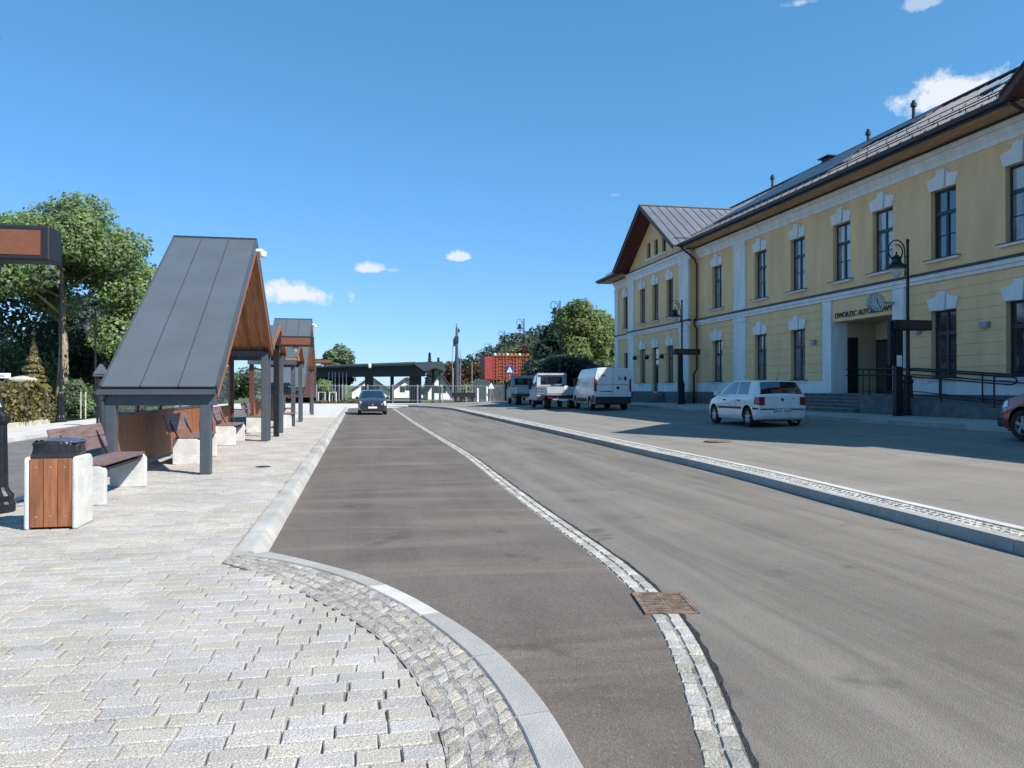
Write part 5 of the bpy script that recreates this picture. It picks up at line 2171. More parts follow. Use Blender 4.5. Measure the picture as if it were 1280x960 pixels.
def hatch_stations(L, hw, H, zb=.19, belt=.93, s=1.0):
    k = hw / .82
    h = H / 1.42
    rows = [
        (0.00, [(0, .36), (.62, .36), (.70, .44), (.735, .62), (.70, .88), (.66, .93), (0, .96)]),
        (0.04, [(0, .27), (.68, .27), (.765, .40), (.79, .62), (.755, .90), (.69, .97), (0, 1.00)]),
        (0.13, [(0, .22), (.72, .22), (.80, .36), (.815, .63), (.785, .91), (.665, 1.14), (0, 1.17)]),
        (0.27, [(0, .20), (.74, .20), (.815, .34), (.825, .63), (.797, .92), (.625, 1.345), (0, 1.375)]),
        (0.42, [(0, .19), (.75, .19), (.82, .33), (.83, .64), (.80, .925), (.612, 1.385), (0, 1.415)]),
        (0.95, [(0, .18), (.75, .18), (.82, .32), (.832, .64), (.803, .93), (.605, 1.395), (0, 1.43)]),
        (1.80, [(0, .18), (.75, .18), (.82, .32), (.832, .64), (.803, .93), (.600, 1.385), (0, 1.425)]),
        (2.20, [(0, .18), (.75, .18), (.82, .32), (.83, .64), (.80, .925), (.585, 1.345), (0, 1.385)]),
        (2.55, [(0, .18), (.75, .18), (.82, .32), (.828, .63), (.795, .915), (.63, 1.15), (0, 1.20)]),
        (2.88, [(0, .18), (.75, .18), (.815, .32), (.822, .62), (.785, .90), (.70, .95), (0, 1.00)]),
        (3.20, [(0, .19), (.74, .19), (.80, .33), (.805, .60), (.765, .82), (.64, .875), (0, .92)]),
        (3.50, [(0, .21), (.70, .21), (.765, .35), (.765, .55), (.72, .73), (.60, .79), (0, .83)]),
        (3.66, [(0, .24), (.62, .24), (.68, .36), (.68, .50), (.63, .64), (.52, .70), (0, .74)]),
        (3.74, [(0, .28), (.52, .28), (.56, .37), (.56, .48), (.50, .58), (.42, .62), (0, .65)]),
    ]
    out = []
    for y, sec in rows:
        out.append((y * L / 3.74, [(a * k, b_ * h) for a, b_ in sec]))
    return out


def make_hatch(name, label, cat, x, y, z, rz, paint, L=3.74, hw=.82, H=1.42, wheels=(.62, 3.02), r=.29, plate=None, red_lamps=True, dark_lower=False, group=None):
    t = thing(name, label, cat, (x, y, z), rz, group)
    lf = Loft(hatch_stations(L, hw, H))
    q = L / 3.74
    h = H / 1.42
    bo = lf.body().build('body', M[paint], t)
    wy = [w_ * q for w_ in wheels]
    cut_arches(bo, wy, r + .055, hw)
    shade_auto(bo)
    # glass
    for sd in (-1, 1):
        lf.patch([(.62 * q, 4.12), (1.30 * q, 4.10), (1.42 * q, 4.93), (.74 * q, 4.93)], sd, .005).build('rear_side_window', M['car_glass'], t, smooth=True)
        lf.patch([(1.40 * q, 4.10), (2.60 * q, 4.10), (2.14 * q, 4.93), (1.50 * q, 4.93)], sd, .005).build('front_side_window', M['car_glass'], t, smooth=True)
    lf.top(.048 * q, .262 * q, 5.02, .006, w1=5.08).build('rear_window', M['car_glass'], t, smooth=True)
    lf.top(2.24 * q, 2.83 * q, 5.08, .006, w1=5.06).build('windscreen', M['car_glass'], t, smooth=True)
    # side trims, door gaps, handles
    for sd in (-1, 1):
        lf.patch([(wy[0] + r + .08, 2.66), (wy[1] - r - .08, 2.66), (wy[1] - r - .08, 2.86), (wy[0] + r + .08, 2.86)], sd, .012).build('side_moulding', M['black_plastic'], t)
        lf.patch([(.02, 2.60), (wy[0] - r - .08, 2.66), (wy[0] - r - .08, 2.86), (.02, 2.82)], sd, .010, 6).build('bumper_strip', M['black_plastic'], t)
        for yy, lo in ((1.36, 1.6), (2.62, 1.6)):
            lf.patch([(yy * q, lo), (yy * q + .008, lo), (yy * q + .008, 4.02), (yy * q, 4.02)], sd, .003, 1, 14).build('door_gap', M['ink'], t)
        lf.patch([(.72 * q, 2.7), (.72 * q + .008, 2.7), (1.30 * q, 1.4), (1.292 * q, 1.4)], sd, .002, 1, 4)
        for yy in (1.0, 2.0):
            p0 = lf.p(yy * q + .32 * 0, 3.55, sd, .018)
            MB().bar((p0.x, p0.y + .10, p0.z), (p0.x, p0.y + .26, p0.z), .03, .035).build('door_handle', M['black_plastic'], t)
        p0 = lf.p(2.50 * q, 4.08, sd, .02)
        MB().bar(p0, p0 + Vector((sd * .09, 0, .02)), .05, .03).box(min(p0.x + sd * .07, p0.x + sd * .22), max(p0.x + sd * .07, p0.x + sd * .22), p0.y - .05, p0.y + .06, p0.z - .01, p0.z + .12).build('side_mirror', M[paint] if paint != 'car_red' else M['black_plastic'], t, bevel=.015)
        # tail lamps wrap round the corner
        m1 = lf.patch([(.0, 3.15), (.19 * q, 3.22), (.155 * q, 4.02), (.005, 3.98)], sd, .008, 6, 5)
        xa, xb = sorted((sd * (hw * .69), sd * hw * .90))
        m1.box(xa, xb, -.012, .03, .66 * h, .905 * h)
        m1.build('tail_lamp', M['tail_red'], t, smooth='auto')
        # headlamps
        lf.patch([(3.36 * q, 3.35), (3.63 * q, 3.3), (3.60 * q, 4.5), (3.40 * q, 4.2)], sd, .008, 6, 6).build('headlamp', M['lamp_clear'], t, smooth=True)
    # rear face
    MB().box(-hw * .87, hw * .87, -.016, .05, .525 * h, .555 * h).build('bumper_strip', M['black_plastic'], t)
    MB().box(-.63, .63, -.006, .02, .567 * h, .573 * h).build('tailgate_gap', M['ink'], t)
    pl = MB().box(-.27, .27, -.026, -.012, .435 * h, .548 * h).build('number_plate', M['plate'], t)
    MB().box(-.27, -.235, -.028, -.026, .437 * h, .546 * h).build('plate_band', M['blue'], pl)
    if plate:
        text_mesh(plate, .105, .0015, M['ink'], 'plate_lettering', pl, (-.215, -.028, .455 * h), (R(90), 0, 0), bold=.002)
    em = MB().lathe([(.05, -.016), (.05, -.004)], 20, (0, 0, .83 * h), 'y').build('badge', M['galv'], t)
    MB().lathe([(.036, -.019), (.036, -.016)], 16, (0, 0, .83 * h), 'y').build('badge_centre', M['ink'], em)
    MB().lathe([(.018, -.01), (.018, -.003)], 10, (.36, 0, .86 * h), 'y').build('lock', M['ink'], t)
    MB().bar((.45, -.01, .16), (.45, .25, .18), .05, .05).build('exhaust', M['galv'], t)
    MB().box(-.02, .02, .30, .36, H + .0, H + .02).bar((0, .33, H), (0, .18, H + .22), .008, .008).build('aerial', M['black_plastic'], t)
    MB().box(-hw + .16, hw - .16, .25, L - .3, .17, .34).build('underbody', M['ink'], t)
    for yy in wy:
        for sd in (-1, 1):
            wheel(t, sd * (hw - .095), yy, r, .18, sd, rimmat='galv' if paint == 'car_red' else 'alloy', spokes=5)
    return t, lf


polo, plf = make_hatch('parked_hatchback', 'white five-door hatchback parked in the shade, seen from behind', 'car', 12.38, 20.95, lotz(12.38) - .005, -.03, 'car_white', plate='KNT 32407')
# front-seen dark car
dk = thing('dark_estate_car', 'black car coming along the bus bay with pale number plate', 'car', (.75, 51.3, -.125), math.pi)
st = hatch_stations(4.4, .86, 1.50)
lf = Loft(st)
bo = lf.body().build('body', M['car_black'], dk)
cut_arches(bo, [.85, 3.5], .36, .86)
shade_auto(bo)
q = 4.4 / 3.74
for sd in (-1, 1):
    lf.patch([(.62 * q, 4.12), (2.60 * q, 4.10), (2.14 * q, 4.93), (.74 * q, 4.93)], sd, .005).build('side_window', M['car_glass'], dk)
    lf.patch([(3.34 * q, 3.25), (3.66 * q, 3.0), (3.62 * q, 4.7), (3.40 * q, 4.5)], sd, .012, 6, 6).build('headlamp', M['lamp_clear'], dk, smooth=True)
    MB().box(min(sd * .84, sd * 1.02), max(sd * .84, sd * 1.02), 2.9, 3.02, .98, 1.10).build('side_mirror', M['car_black'], dk, bevel=.02)
    for yy in (.85, 3.5):
        wheel(dk, sd * .765, yy, .31, .2, sd)
lf.top(2.26 * q, 2.84 * q, 5.08, .006, w1=5.06).build('windscreen', M['car_glass'], dk, smooth=True)
MB().box(-.42, .42, 4.36, 4.415, .54, .66).build('grille', M['ink'], dk)
MB().box(-.26, .26, 4.415, 4.43, .40, .51).build('number_plate', M['plate'], dk)
MB().box(-.7, .7, 4.25, 4.38, .24, .38).build('bumper_grille', M['black_plastic'], dk)
MB().lathe([(.05, 0), (.05, .012)], 14, (0, 4.41, .62), 'y').build('badge', M['galv'], dk)
MB().box(-.7, .7, .3, 4.1, .2, .4).build('underbody', M['ink'], dk)

rc, _ = make_hatch('red_car', 'dark red car whose front corner enters the right edge of the picture', 'car', 14.30, 10.3, lotz(14.3), -.02, 'car_red', L=4.1, hw=.88, H=1.55, wheels=(.65, 3.0), r=.32)
for o in [o for o in COL.objects if o.parent is rc and o.name.startswith('body')]:
    o['label'] = 'dark red body'
MB().box(-.80, .80, 3.75, 4.02, .26, .46).build('front_bumper', M['black_plastic'], rc, bevel=.03)

# white van ------------------------------------------------------------
van = thing('delivery_van', 'white panel van parked nearest among the work vehicles, rear doors towards us', 'van', (12.72, 37.6, lotz(12.7) - .005), -.03)
VL, VH, vw = 4.95, 2.22, .985
vrows = [
    (0.00, [(0, .42), (.92, .42), (.955, .52), (.965, 1.2), (.93, 1.75), (.80, 2.15), (0, 2.19)]),
    (0.06, [(0, .36), (.94, .36), (.98, .48), (.985, 1.2), (.95, 1.78), (.83, 2.17), (0, 2.23)]),
    (0.5, [(0, .34), (.95, .34), (.99, .46), (.99, 1.2), (.955, 1.78), (.84, 2.18), (0, 2.25)]),
    (3.0, [(0, .34), (.95, .34), (.99, .46), (.99, 1.2), (.95, 1.76), (.83, 2.16), (0, 2.23)]),
    (3.45, [(0, .34), (.95, .34), (.99, .46), (.99, 1.18), (.94, 1.7), (.80, 2.07), (0, 2.15)]),
    (3.95, [(0, .34), (.95, .34), (.985, .46), (.98, 1.12), (.93, 1.45), (.80, 1.66), (0, 1.75)]),
    (4.30, [(0, .34), (.94, .34), (.97, .46), (.96, 1.0), (.92, 1.16), (.82, 1.24), (0, 1.32)]),
    (4.70, [(0, .36), (.90, .36), (.93, .46), (.92, .85), (.86, 1.0), (.74, 1.06), (0, 1.12)]),
    (4.88, [(0, .40), (.80, .40), (.83, .48), (.82, .72), (.76, .84), (.62, .90), (0, .95)]),
    (4.95, [(0, .44), (.66, .44), (.68, .50), (.68, .62), (.62, .70), (.5, .74), (0, .78)]),
]
lf = Loft(vrows)
bo = lf.body().build('body', M['van_white'], van)
cut_arches(bo, [.95, 4.0], .40, .985)
shade_auto(bo)
for sd in (-1, 1):
    lf.patch([(3.02, 3.95), (4.02, 3.6), (3.62, 4.75), (3.10, 4.8)], sd, .005).build('cab_window', M['car_glass'], van, smooth=True)
    lf.patch([(.02, 1.5), (.58, 1.5), (.50, 2.45), (.02, 2.45)], sd, .014).build('corner_guard', M['black_plastic'], van)
    lf.patch([(1.45, 1.75), (3.5, 1.75), (3.5, 2.25), (1.45, 2.25)], sd, .010).build('side_moulding', M['black_plastic'], van)
    for yy in (1.55, 2.75, 3.0):
        lf.patch([(yy, 1.9), (yy + .01, 1.9), (yy + .01, 5.0), (yy, 5.0)], sd, .004, 1, 14).build('door_gap', M['ink'], van)
    MB().box(min(sd * .99, sd * 1.01), max(sd * .99, sd * 1.01), 1.4, 2.9, 1.42, 1.45).build('slide_rail', M['galv'], van)
    lf.patch([(.0, 2.72), (.10, 2.75), (.10, 3.9), (.0, 3.85)], sd, .010, 4, 4).box(min(sd * .86, sd * .965), max(sd * .86, sd * .965), -.015, .04, .98, 1.62).build('tail_lamp', M['tail_red'], van)
    MB().box(min(sd * .96, sd * 1.16), max(sd * .96, sd * 1.16), 3.72, 3.80, 1.32, 1.68).build('side_mirror', M['black_plastic'], van, bevel=.03)
    for yy in (.95, 4.0):
        wheel(van, sd * .87, yy, .34, .22, sd, rimmat='galv', spokes=8)
lf.top(3.50, 4.22, 5.05, .006, w1=5.1).build('windscreen', M['car_glass'], van, smooth=True)
# rear doors
MB().box(-.005, .005, -.006, .02, .66, 2.08).build('door_gap', M['ink'], van)
MB().box(-.84, .84, -.006, .02, 1.32, 1.34).build('rear_crease', M['black_plastic'], van)
for a, b_ in ((-.80, -.06), (.06, .80)):
    d_ = MB().box(a, b_, -.010, .02, 1.40, 1.98).build('rear_door_panel', M['van_white'], van, bevel=.02)
MB().box(-.95, .95, -.09, .14, .36, .72).build('rear_bumper', M['black_plastic'], van, bevel=.03)
MB().box(-.70, -.04, -.03, .02, .965, 1.0).build('plate_handle', M['ink'], van)
pl = MB().box(-.64, -.12, -.02, .0, .83, .945).build('number_plate', M['plate'], van)
MB().lathe([(.075, -.02), (.075, .0)], 16, (.26, 0, 1.17), 'y').build('badge', M['ink'], van)
MB().box(-.05, .05, .03, .06, 2.2, 2.24).build('brake_lamp', M['tail_red'], van)
# the rear writing and pictogram remain as small dark marks
mk = MB()
for (a, b_, c, d) in ((.30, .34, 1.62, 1.80), (.34, .40, 1.60, 1.63), (.27, .44, 1.575, 1.595), (.45, .48, 1.60, 1.70), (.58, .72, 1.56, 1.70), (.60, .70, 1.70, 1.76), (.62, .64, 1.76, 1.82), (-.62, -.40, 1.77, 1.79), (-.60, -.44, 1.80, 1.84), (-.70, -.34, 1.735, 1.745)):
    mk.box(a, b_, -.013, -.008, c, d)
mk.build('door_graphics', M['ink'], van)
MB().bar((0, 3.3, 2.2), (0, 3.2, 2.45), .015, .015).build('aerial', M['black_plastic'], van)
MB().box(-.8, .8, .3, 4.6, .3, .5).build('underbody', M['ink'], van)


def make_truck(label, x, y, z, rz, cabw=.95, load=True, mirror=True, rearwin=True):
    t = thing('flatbed_truck', label, 'truck', (x, y, z), rz, 'light flatbed trucks parked beyond the van')
    W_ = cabw
    cab = MB().hexa([(-W_, 3.0, .45), (W_, 3.0, .45), (W_, 5.1, .45), (-W_, 5.1, .45), (-W_, 3.0, 1.30), (W_, 3.0, 1.30), (W_, 5.1, 1.05), (-W_, 5.1, 1.05)])
    cab.hexa([(-W_, 3.0, 1.302), (W_, 3.0, 1.302), (W_, 4.6, 1.14), (-W_, 4.6, 1.14), (-W_ + .12, 3.02, 2.08), (W_ - .12, 3.02, 2.08), (W_ - .16, 3.9, 2.08), (-W_ + .16, 3.9, 2.08)])
    cab.build('cab', M['truck_grey'], t, bevel=.05)
    wn_ = MB().box(-W_ + .28, W_ - .28, 2.985, 3.02, 1.42, 1.93).build('rear_window', M['car_glass'], t, bevel=.02)
    for sd in (-1, 1):
        MB().hexa([(sd * W_ - .0, 3.3, 1.36), (sd * (W_ + .006), 3.3, 1.36), (sd * (W_ + .006), 4.3, 1.28), (sd * W_, 4.3, 1.28), (sd * (W_ - .10), 3.3, 1.98), (sd * (W_ - .09), 3.3, 1.98), (sd * (W_ - .10), 3.85, 1.98), (sd * (W_ - .11), 3.85, 1.98)]).build('side_window', M['car_glass'], t)
        MB().bar((sd * W_, 4.1, 1.35), (sd * (W_ + .16), 4.1, 1.38), .03, .03).box(min(sd * (W_ + .08), sd * (W_ + .26)), max(sd * (W_ + .08), sd * (W_ + .26)), 4.05, 4.12, 1.15, 1.62).build('side_mirror', M['black_plastic'], t, bevel=.02)
        for k in range(2):
            MB().box(min(sd * (W_ + .0), sd * (W_ + .03)), max(sd * (W_ + .0), sd * (W_ + .03)), .02, 2.86, .90 + k * .19, 1.08 + k * .19).build('side_board', M['truck_grey'], t, bevel=.006)
        for yy in (.05, 1.4, 2.8):
            MB().box(min(sd * (W_ + .03), sd * (W_ + .05)), max(sd * (W_ + .03), sd * (W_ + .05)), yy, yy + .05, .86, 1.3).build('stake', M['galv'], t)
        wheel(t, sd * (W_ - .12), 1.0, .33, .22, sd, rimmat='galv', spokes=6)
        wheel(t, sd * (W_ - .30), 1.0, .33, .2, -sd, rimmat='galv', spokes=6)
        wheel(t, sd * (W_ - .12), 4.3, .33, .2, sd, rimmat='galv', spokes=6)
        MB().box(min(sd * (W_ - .30), sd * (W_ - .05)), max(sd * (W_ - .30), sd * (W_ - .05)), -.03, .02, .62, .69).build('tail_lamp', M['tail_red'], t)
        MB().box(min(sd * (W_ - .30), sd * (W_ - .0)), max(sd * (W_ - .30), sd * (W_ - .0)), .55, 1.45, .70, .76).build('mudguard', M['black_plastic'], t)
    MB().box(-W_, W_, 0, 2.88, .80, .88).build('load_floor', M['galv'], t)
    MB().box(-.40, .40, .0, 4.8, .50, .70).build('chassis', M['ink'], t)
    for k in range(3):
        MB().box(-W_, W_, -.03, .0, .90 + k * .13, 1.025 + k * .13).build('tail_board', M['truck_grey'], t, bevel=.006)
    MB().box(-.62, .62, -.06, .0, .52, .60).build('rear_bar', M['galv'], t)
    MB().box(-.26, .26, -.07, -.06, .48, .59).build('number_plate', M['plate'], t)
    fr_ = MB()
    for xx in (-W_ + .03, W_ - .08):
        fr_.box(xx, xx + .05, 2.90, 2.95, .88, 2.12)
    fr_.box(-W_ + .03, W_ - .03, 2.90, 2.95, 2.05, 2.12)
    fr_.build('headboard_frame', M['truck_grey'], t)
    if load:
        MB().box(-.15, .5, 1.6, 2.6, .88, 1.45).build('blue_load', M['bin_lid'], t, bevel=.04)
        MB().box(.05, .28, -.05, -.032, 1.10, 1.34).build('white_rag', M['sign_white'], t)
    return t


tx, ty = plan(704, 44.0)
make_truck('grey dropside truck with a dark cab window, right behind the white van', tx, ty, lotz(tx) - .005, -.02)
tx, ty = plan(664, 54.0)
make_truck('farther grey dropside truck with white canvas roof edge', tx, ty, lotz(tx) - .005, -.03, load=False)

# ================================================================== TREES AND PLANTS


def leaf_cloud(centers, radii, n, size, seed=0, flat=.85, shell=.55, squash=1.0, droop=0.0):
    """many small bent leaf clumps spread through overlapping blobs; vectorised"""
    r = np.random.default_rng(seed)
    centers = np.array(centers, float)
    radii = np.array(radii, float)
    w = radii ** 2
    idx = r.choice(len(centers), n, p=w / w.sum())
    d = r.normal(size=(n, 3))
    d /= np.linalg.norm(d, axis=1)[:, None]
    rad = radii[idx] * (shell + (1 - shell) * r.random(n) ** .6) * (1 + r.normal(0, .08, n))
    p = centers[idx] + d * rad[:, None] * np.array([1, 1, flat])
    p[:, 2] -= droop * r.random(n) ** 2
    nn = d + r.normal(0, .55, (n, 3))
    nn[:, 2] += .25
    nn /= np.linalg.norm(nn, axis=1)[:, None]
    t = np.cross(nn, r.normal(size=(n, 3)))
    t /= np.linalg.norm(t, axis=1)[:, None]
    b = np.cross(nn, t)
    s = size * (.6 + .8 * r.random(n))
    s = s[:, None]
    v0 = p - t * s * .5
    v1 = p + b * s * .33 + nn * s * .08
    v2 = p + t * s * .62
    v3 = p - b * s * .33 + nn * s * .08
    V = np.stack([v0, v1, v2, v3], 1).reshape(-1, 3)
    return V, n


def leaves_obj(name, V, n, m, parent=None):
    me = bpy.data.meshes.new(name)
    me.vertices.add(len(V))
    me.vertices.foreach_set('co', V.ravel().astype(np.float32))
    me.loops.add(n * 4)
    me.loops.foreach_set('vertex_index', np.arange(n * 4, dtype=np.int32))
    me.polygons.add(n)
    me.polygons.foreach_set('loop_start', np.arange(0, n * 4, 4, dtype=np.int32))
    me.polygons.foreach_set('loop_total', np.full(n, 4, dtype=np.int32))
    me.materials.append(m)
    me.update(calc_edges=True)
    me.validate()
    o = bpy.data.objects.new(name, me)
    COL.objects.link(o)
    if parent is not None:
        o.parent = parent
    return o


def limb_tree(seed, H, trunk_r, spread, first=.3, nl=9):
    """trunk with limbs; returns builder and limb ends"""
    r = random.Random(seed)
    m = MB()
    pts = []
    x = y = 0
    n = 9
    for i in range(n):
        z = H * i / (n - 1)
        pts.append((x, y, z))
        x += r.uniform(-.12, .12) * H / 12
        y += r.uniform(-.12, .12) * H / 12
    m.tube(pts, [trunk_r * (1.25 if i == 0 else 1) * (1 - .85 * i / (n - 1)) for i in range(n)], 9)
    ends = []
    for k in range(nl):
        f = first + (1 - first) * (k + .5) / nl
        i = min(n - 2, int(f * (n - 1)))
        base = Vector(pts[i]).lerp(Vector(pts[i + 1]), f * (n - 1) - i)
        az = k * 2.4 + r.uniform(-.5, .5)
        L = spread * (1.05 - .55 * f) * r.uniform(.75, 1.15)
        p1 = base + Vector((math.cos(az), math.sin(az), .55)) * L * .5
        p2 = base + Vector((math.cos(az) * L, math.sin(az) * L, L * (.55 + .5 * f)))
        rr = trunk_r * (1 - .8 * f) * .5
        m.tube([base, p1, p2], [rr, rr * .65, rr * .2], 6)
        ends.append(tuple(p2))
        ends.append(tuple((p1 + p2) / 2))
        for q in range(2):
            a2 = az + r.uniform(-1.2, 1.2)
            e = p1 + Vector((math.cos(a2), math.sin(a2), .6)) * L * .45
            m.tube([p1, e], [rr * .5, rr * .15], 5)
            ends.append(tuple(e))
    return m, ends


def tree(name, label, x, y, z, H, spread, n, size, leafm, seed, trunk_r=.25, first=.3, nl=9, blob=.34, group=None, cat='tree', bark='bark', extra=None, flat=.85):
    t = thing(name, label, cat, (x, y, z), 0, group)
    m, ends = limb_tree(seed, H * .84, trunk_r, spread, first, nl)
    m.v = [(a, b_, c if c < H * .7 else H * .7 + (c - H * .7) * .45) for a, b_, c in m.v]
    ends = [(a, b_, c if c < H * .7 else H * .7 + (c - H * .7) * .6) for a, b_, c in ends]
    m.build('trunk', M[bark], t, smooth=True)
    r = random.Random(seed + 5)
    cs = list(ends) + [(r.uniform(-.3, .3) * spread, r.uniform(-.3, .3) * spread, H * r.uniform(.72, .95)) for _ in range(7)]
    if extra:
        cs += extra
    rs = [spread * blob * r.uniform(.6, 1.25) for _ in cs]
    V, n = leaf_cloud(cs, rs, n, size, seed, flat=flat, shell=.45)
    zmax = V[:, 2].max()
    V[:, 2] = np.where(V[:, 2] > H * .6, H * .6 + (V[:, 2] - H * .6) * (H * .4) / max(.1, zmax - H * .6), V[:, 2])
    leaves_obj('crown', V, n, M[leafm], t)
    return t


def conifer(label, x, y, z, H, w, n, size, leafm, seed, group=None):
    t = thing('conifer', label, 'tree', (x, y, z), 0, group)
    MB().tube([(0, 0, 0), (0, 0, H)], [.14 * H / 6, .02], 7).build('trunk', M['bark_dark'], t)
    r = np.random.default_rng(seed)
    h = r.random(n) ** 1.25
    lay_ = np.round(h * 16) / 16 + r.normal(0, .012, n)
    rad = w * (1.02 - lay_) * (.35 + .65 * r.random(n) ** .5) * (1 + .22 * np.sin(lay_ * 50))
    a = r.random(n) * 2 * np.pi
    p = np.stack([np.cos(a) * rad, np.sin(a) * rad, H * (.06 + .94 * lay_) - rad * .25], 1)
    nn = np.stack([np.cos(a), np.sin(a), np.full(n, .8)], 1) + r.normal(0, .5, (n, 3))
    nn /= np.linalg.norm(nn, axis=1)[:, None]
    tt = np.cross(nn, r.normal(size=(n, 3)))
    tt /= np.linalg.norm(tt, axis=1)[:, None]
    b = np.cross(nn, tt)
    s = (size * (.6 + .8 * r.random(n)))[:, None]
    V = np.stack([p - tt * s * .5, p + b * s * .3, p + tt * s * .5, p - b * s * .3], 1).reshape(-1, 3)
    leaves_obj('crown', V, n, M[leafm], t)
    return t


# big broadleaf tree on the left (trunk seen behind the lamp)
x, y = plan(77, 44)
tree('broadleaf_tree', 'biggest broadleaf tree on the left, bare lower trunk behind a lamp post', x, y, -.1, 12.9, 5.4, 52000, .22, 'leaf_a', 11, trunk_r=.36, first=.42, nl=13, blob=.27,
     extra=[(-5.2, .5, 9.2), (-6.4, 0, 7.6), (-4.6, 1, 10.4), (-7.2, -.5, 9.0), (3.6, -.6, 8.2), (4.3, 0, 6.6), (2.9, 0, 10), (-1.5, -.5, 11.2), (1.2, .3, 11.6), (-8.2, 0, 8), (4.6, .5, 5.2), (3.2, -1, 4.6)])
x, y = plan(-60, 48)
tree('broadleaf_tree', 'broadleaf tree at the left edge whose crown reaches in over the road', x, y, -.1, 11.8, 5.2, 20000, .24, 'leaf_a', 12, trunk_r=.3, first=.58, nl=10, blob=.26)
DK = 'dark trees behind the big broadleaf tree'
for i, (px, dc, H, w, lm, lab) in enumerate(((55, 56, 6.4, 2.0, 'leaf_c', 'dark bushy tree left of the bare trunk'),
                                            (105, 58, 9.0, 2.8, 'leaf_c', 'dark tree right of the bare trunk'),
                                            (140, 54, 8.2, 2.7, 'leaf_c', 'dark tree close to the left edge of the shelter roof'),
                                            (178, 52, 8.6, 2.6, 'leaf_b', 'greener tree hidden partly by the shelter roof'))):
    x, y = plan(px, dc)
    tree('dark_tree', lab, x, y, -.1, H, w, 9000, .30, lm, 20 + i, trunk_r=.2, first=.1, nl=9, blob=.42, group=DK, bark='bark_dark')
x, y = plan(42, 40)
conifer('olive pointed shrub tree rising behind the stone pillar', x, y, -.05, 3.9, 1.25, 5000, .16, 'leaf_d', 31)
x, y = plan(15, 46)
conifer('low olive shrub tree at the left edge behind the hedge', x, y, -.05, 2.9, 1.1, 3500, .16, 'leaf_d', 32)
# shrubs right of the lamp base
for i, (px, dc, H, w, lm, lab) in enumerate(((94, 41, 2.1, .9, 'leaf_b', 'green shrub right of the lamp base'), (108, 44, 1.9, .9, 'leaf_a', 'bright shrub with two thin stakes'),
                                            (150, 43, 2.4, 1.2, 'leaf_b', 'shrub behind the shelter downpipe'))):
    x, y = plan(px, dc)
    t = thing('shrub', lab, 'shrub', (x, y, -.05))
    V, n = leaf_cloud([(0, 0, H * .45), (.4 * w, 0, H * .3), (-.4 * w, .2, H * .35), (0, 0, H * .75)], [H * .35, H * .28, H * .3, H * .26], 3500, .13, 40 + i)
    V[:, 2] = np.maximum(V[:, 2], .02)
    leaves_obj('foliage', V, n, M[lm], t)
    MB().tube([(0, 0, 0), (0, 0, H * .6)], .04, 6).build('stem', M['bark_dark'], t)
for px, lab in ((101, 'left one of two thin pale stakes among the shrubs'), (107, 'right one of two thin pale stakes among the shrubs')):
    x, y = plan(px, 39)
    o = tag(MB().tube([(0, 0, 0), (0, 0, 1.35)], .035, 8).build('plant_stake', M['stone_cap']), lab, 'stake')
    o.location = (x, y, -.05)

# ivy hedge on a low white kerb, with pillar
hd = thing('ivy_hedge', 'olive ivy hedge on a low white kerb along the left pavement', 'hedge', (-13.5, 30, 0))
n = 26000
r_ = np.random.default_rng(5)
Yh = r_.uniform(-9.0, 6.3, n)
Zh = r_.uniform(.16, 1.62, n)
Zh = np.where(Zh > 1.45, Zh + .12 * np.sin(Yh * 3) + r_.normal(0, .05, n), Zh)
Xh = .12 * r_.normal(size=n) + .10 * np.sin(Yh * 2.1) * np.sin(Zh * 3)
P = np.stack([Xh + .15, Yh, Zh], 1)
nn = np.stack([np.ones(n), r_.normal(0, .6, n), r_.normal(.2, .5, n)], 1)
nn /= np.linalg.norm(nn, axis=1)[:, None]
tt = np.cross(nn, r_.normal(size=(n, 3)))
tt /= np.linalg.norm(tt, axis=1)[:, None]
bt = np.cross(nn, tt)
s_ = r_.uniform(.06, .13, n)[:, None]
V = np.stack([P - tt * s_, P + bt * s_ * .7, P + tt * s_, P - bt * s_ * .7], 1).reshape(-1, 3)
leaves_obj('foliage', V, n, M['leaf_d'], hd)
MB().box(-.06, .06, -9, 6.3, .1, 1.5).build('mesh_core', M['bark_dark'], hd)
for i in range(15):
    MB().box(-.2, .42, -9 + i * 1.02 + .01, -9 + (i + 1) * 1.02 - .01, -.04, .16).build('kerb_stone', M['stone_cap'], hd, bevel=.015)
gp_ = thing('gate_pillar', 'pale stone gate pillar with a flat domed cap behind the hedge', 'pillar', (-14.3, 36.6, 0))
MB().box(-.33, .33, -.33, .33, -.05, 1.78).build('shaft', M['stone_cap'], gp_, bevel=.02)
MB().lathe([(.62, 1.78), (.64, 1.86), (.5, 1.93), (.2, 2.0), (.02, 2.03)], 24).build('cap', M['stone_cap'], gp_, smooth='auto')
x, y = plan(36, 33)
t = thing('warning_sign', 'small orange square sign on the ivy hedge', 'sign', (x, y, 0))
zz = EYE + 3.5 * 33 / 960
MB().box(-.10, .10, -.012, .012, zz - .10, zz + .10).build('plate', M['yellow_sign'], t)
MB().box(-.02, .02, .013, .04, 0, zz + .08).build('post', M['galv'], t)
x, y = plan(4, 30)
t = thing('street_sign', 'white name board on thin posts at the left edge above the hedge', 'sign', (x, y, 0))
zz = EYE + 15.5 * 30 / 960
MB().box(-.75, .26, -.015, .015, zz - .10, zz + .10).build('board', M['sign_white'], t)
for a in (-.6, .14):
    MB().box(a, a + .04, .016, .05, -.03, zz + .08).build('post', M['galv'], t)
text_mesh('JAC', .12, .002, M['ink'], 'lettering', t, (-.13, -.018, zz - .045), (R(90), 0, 0))
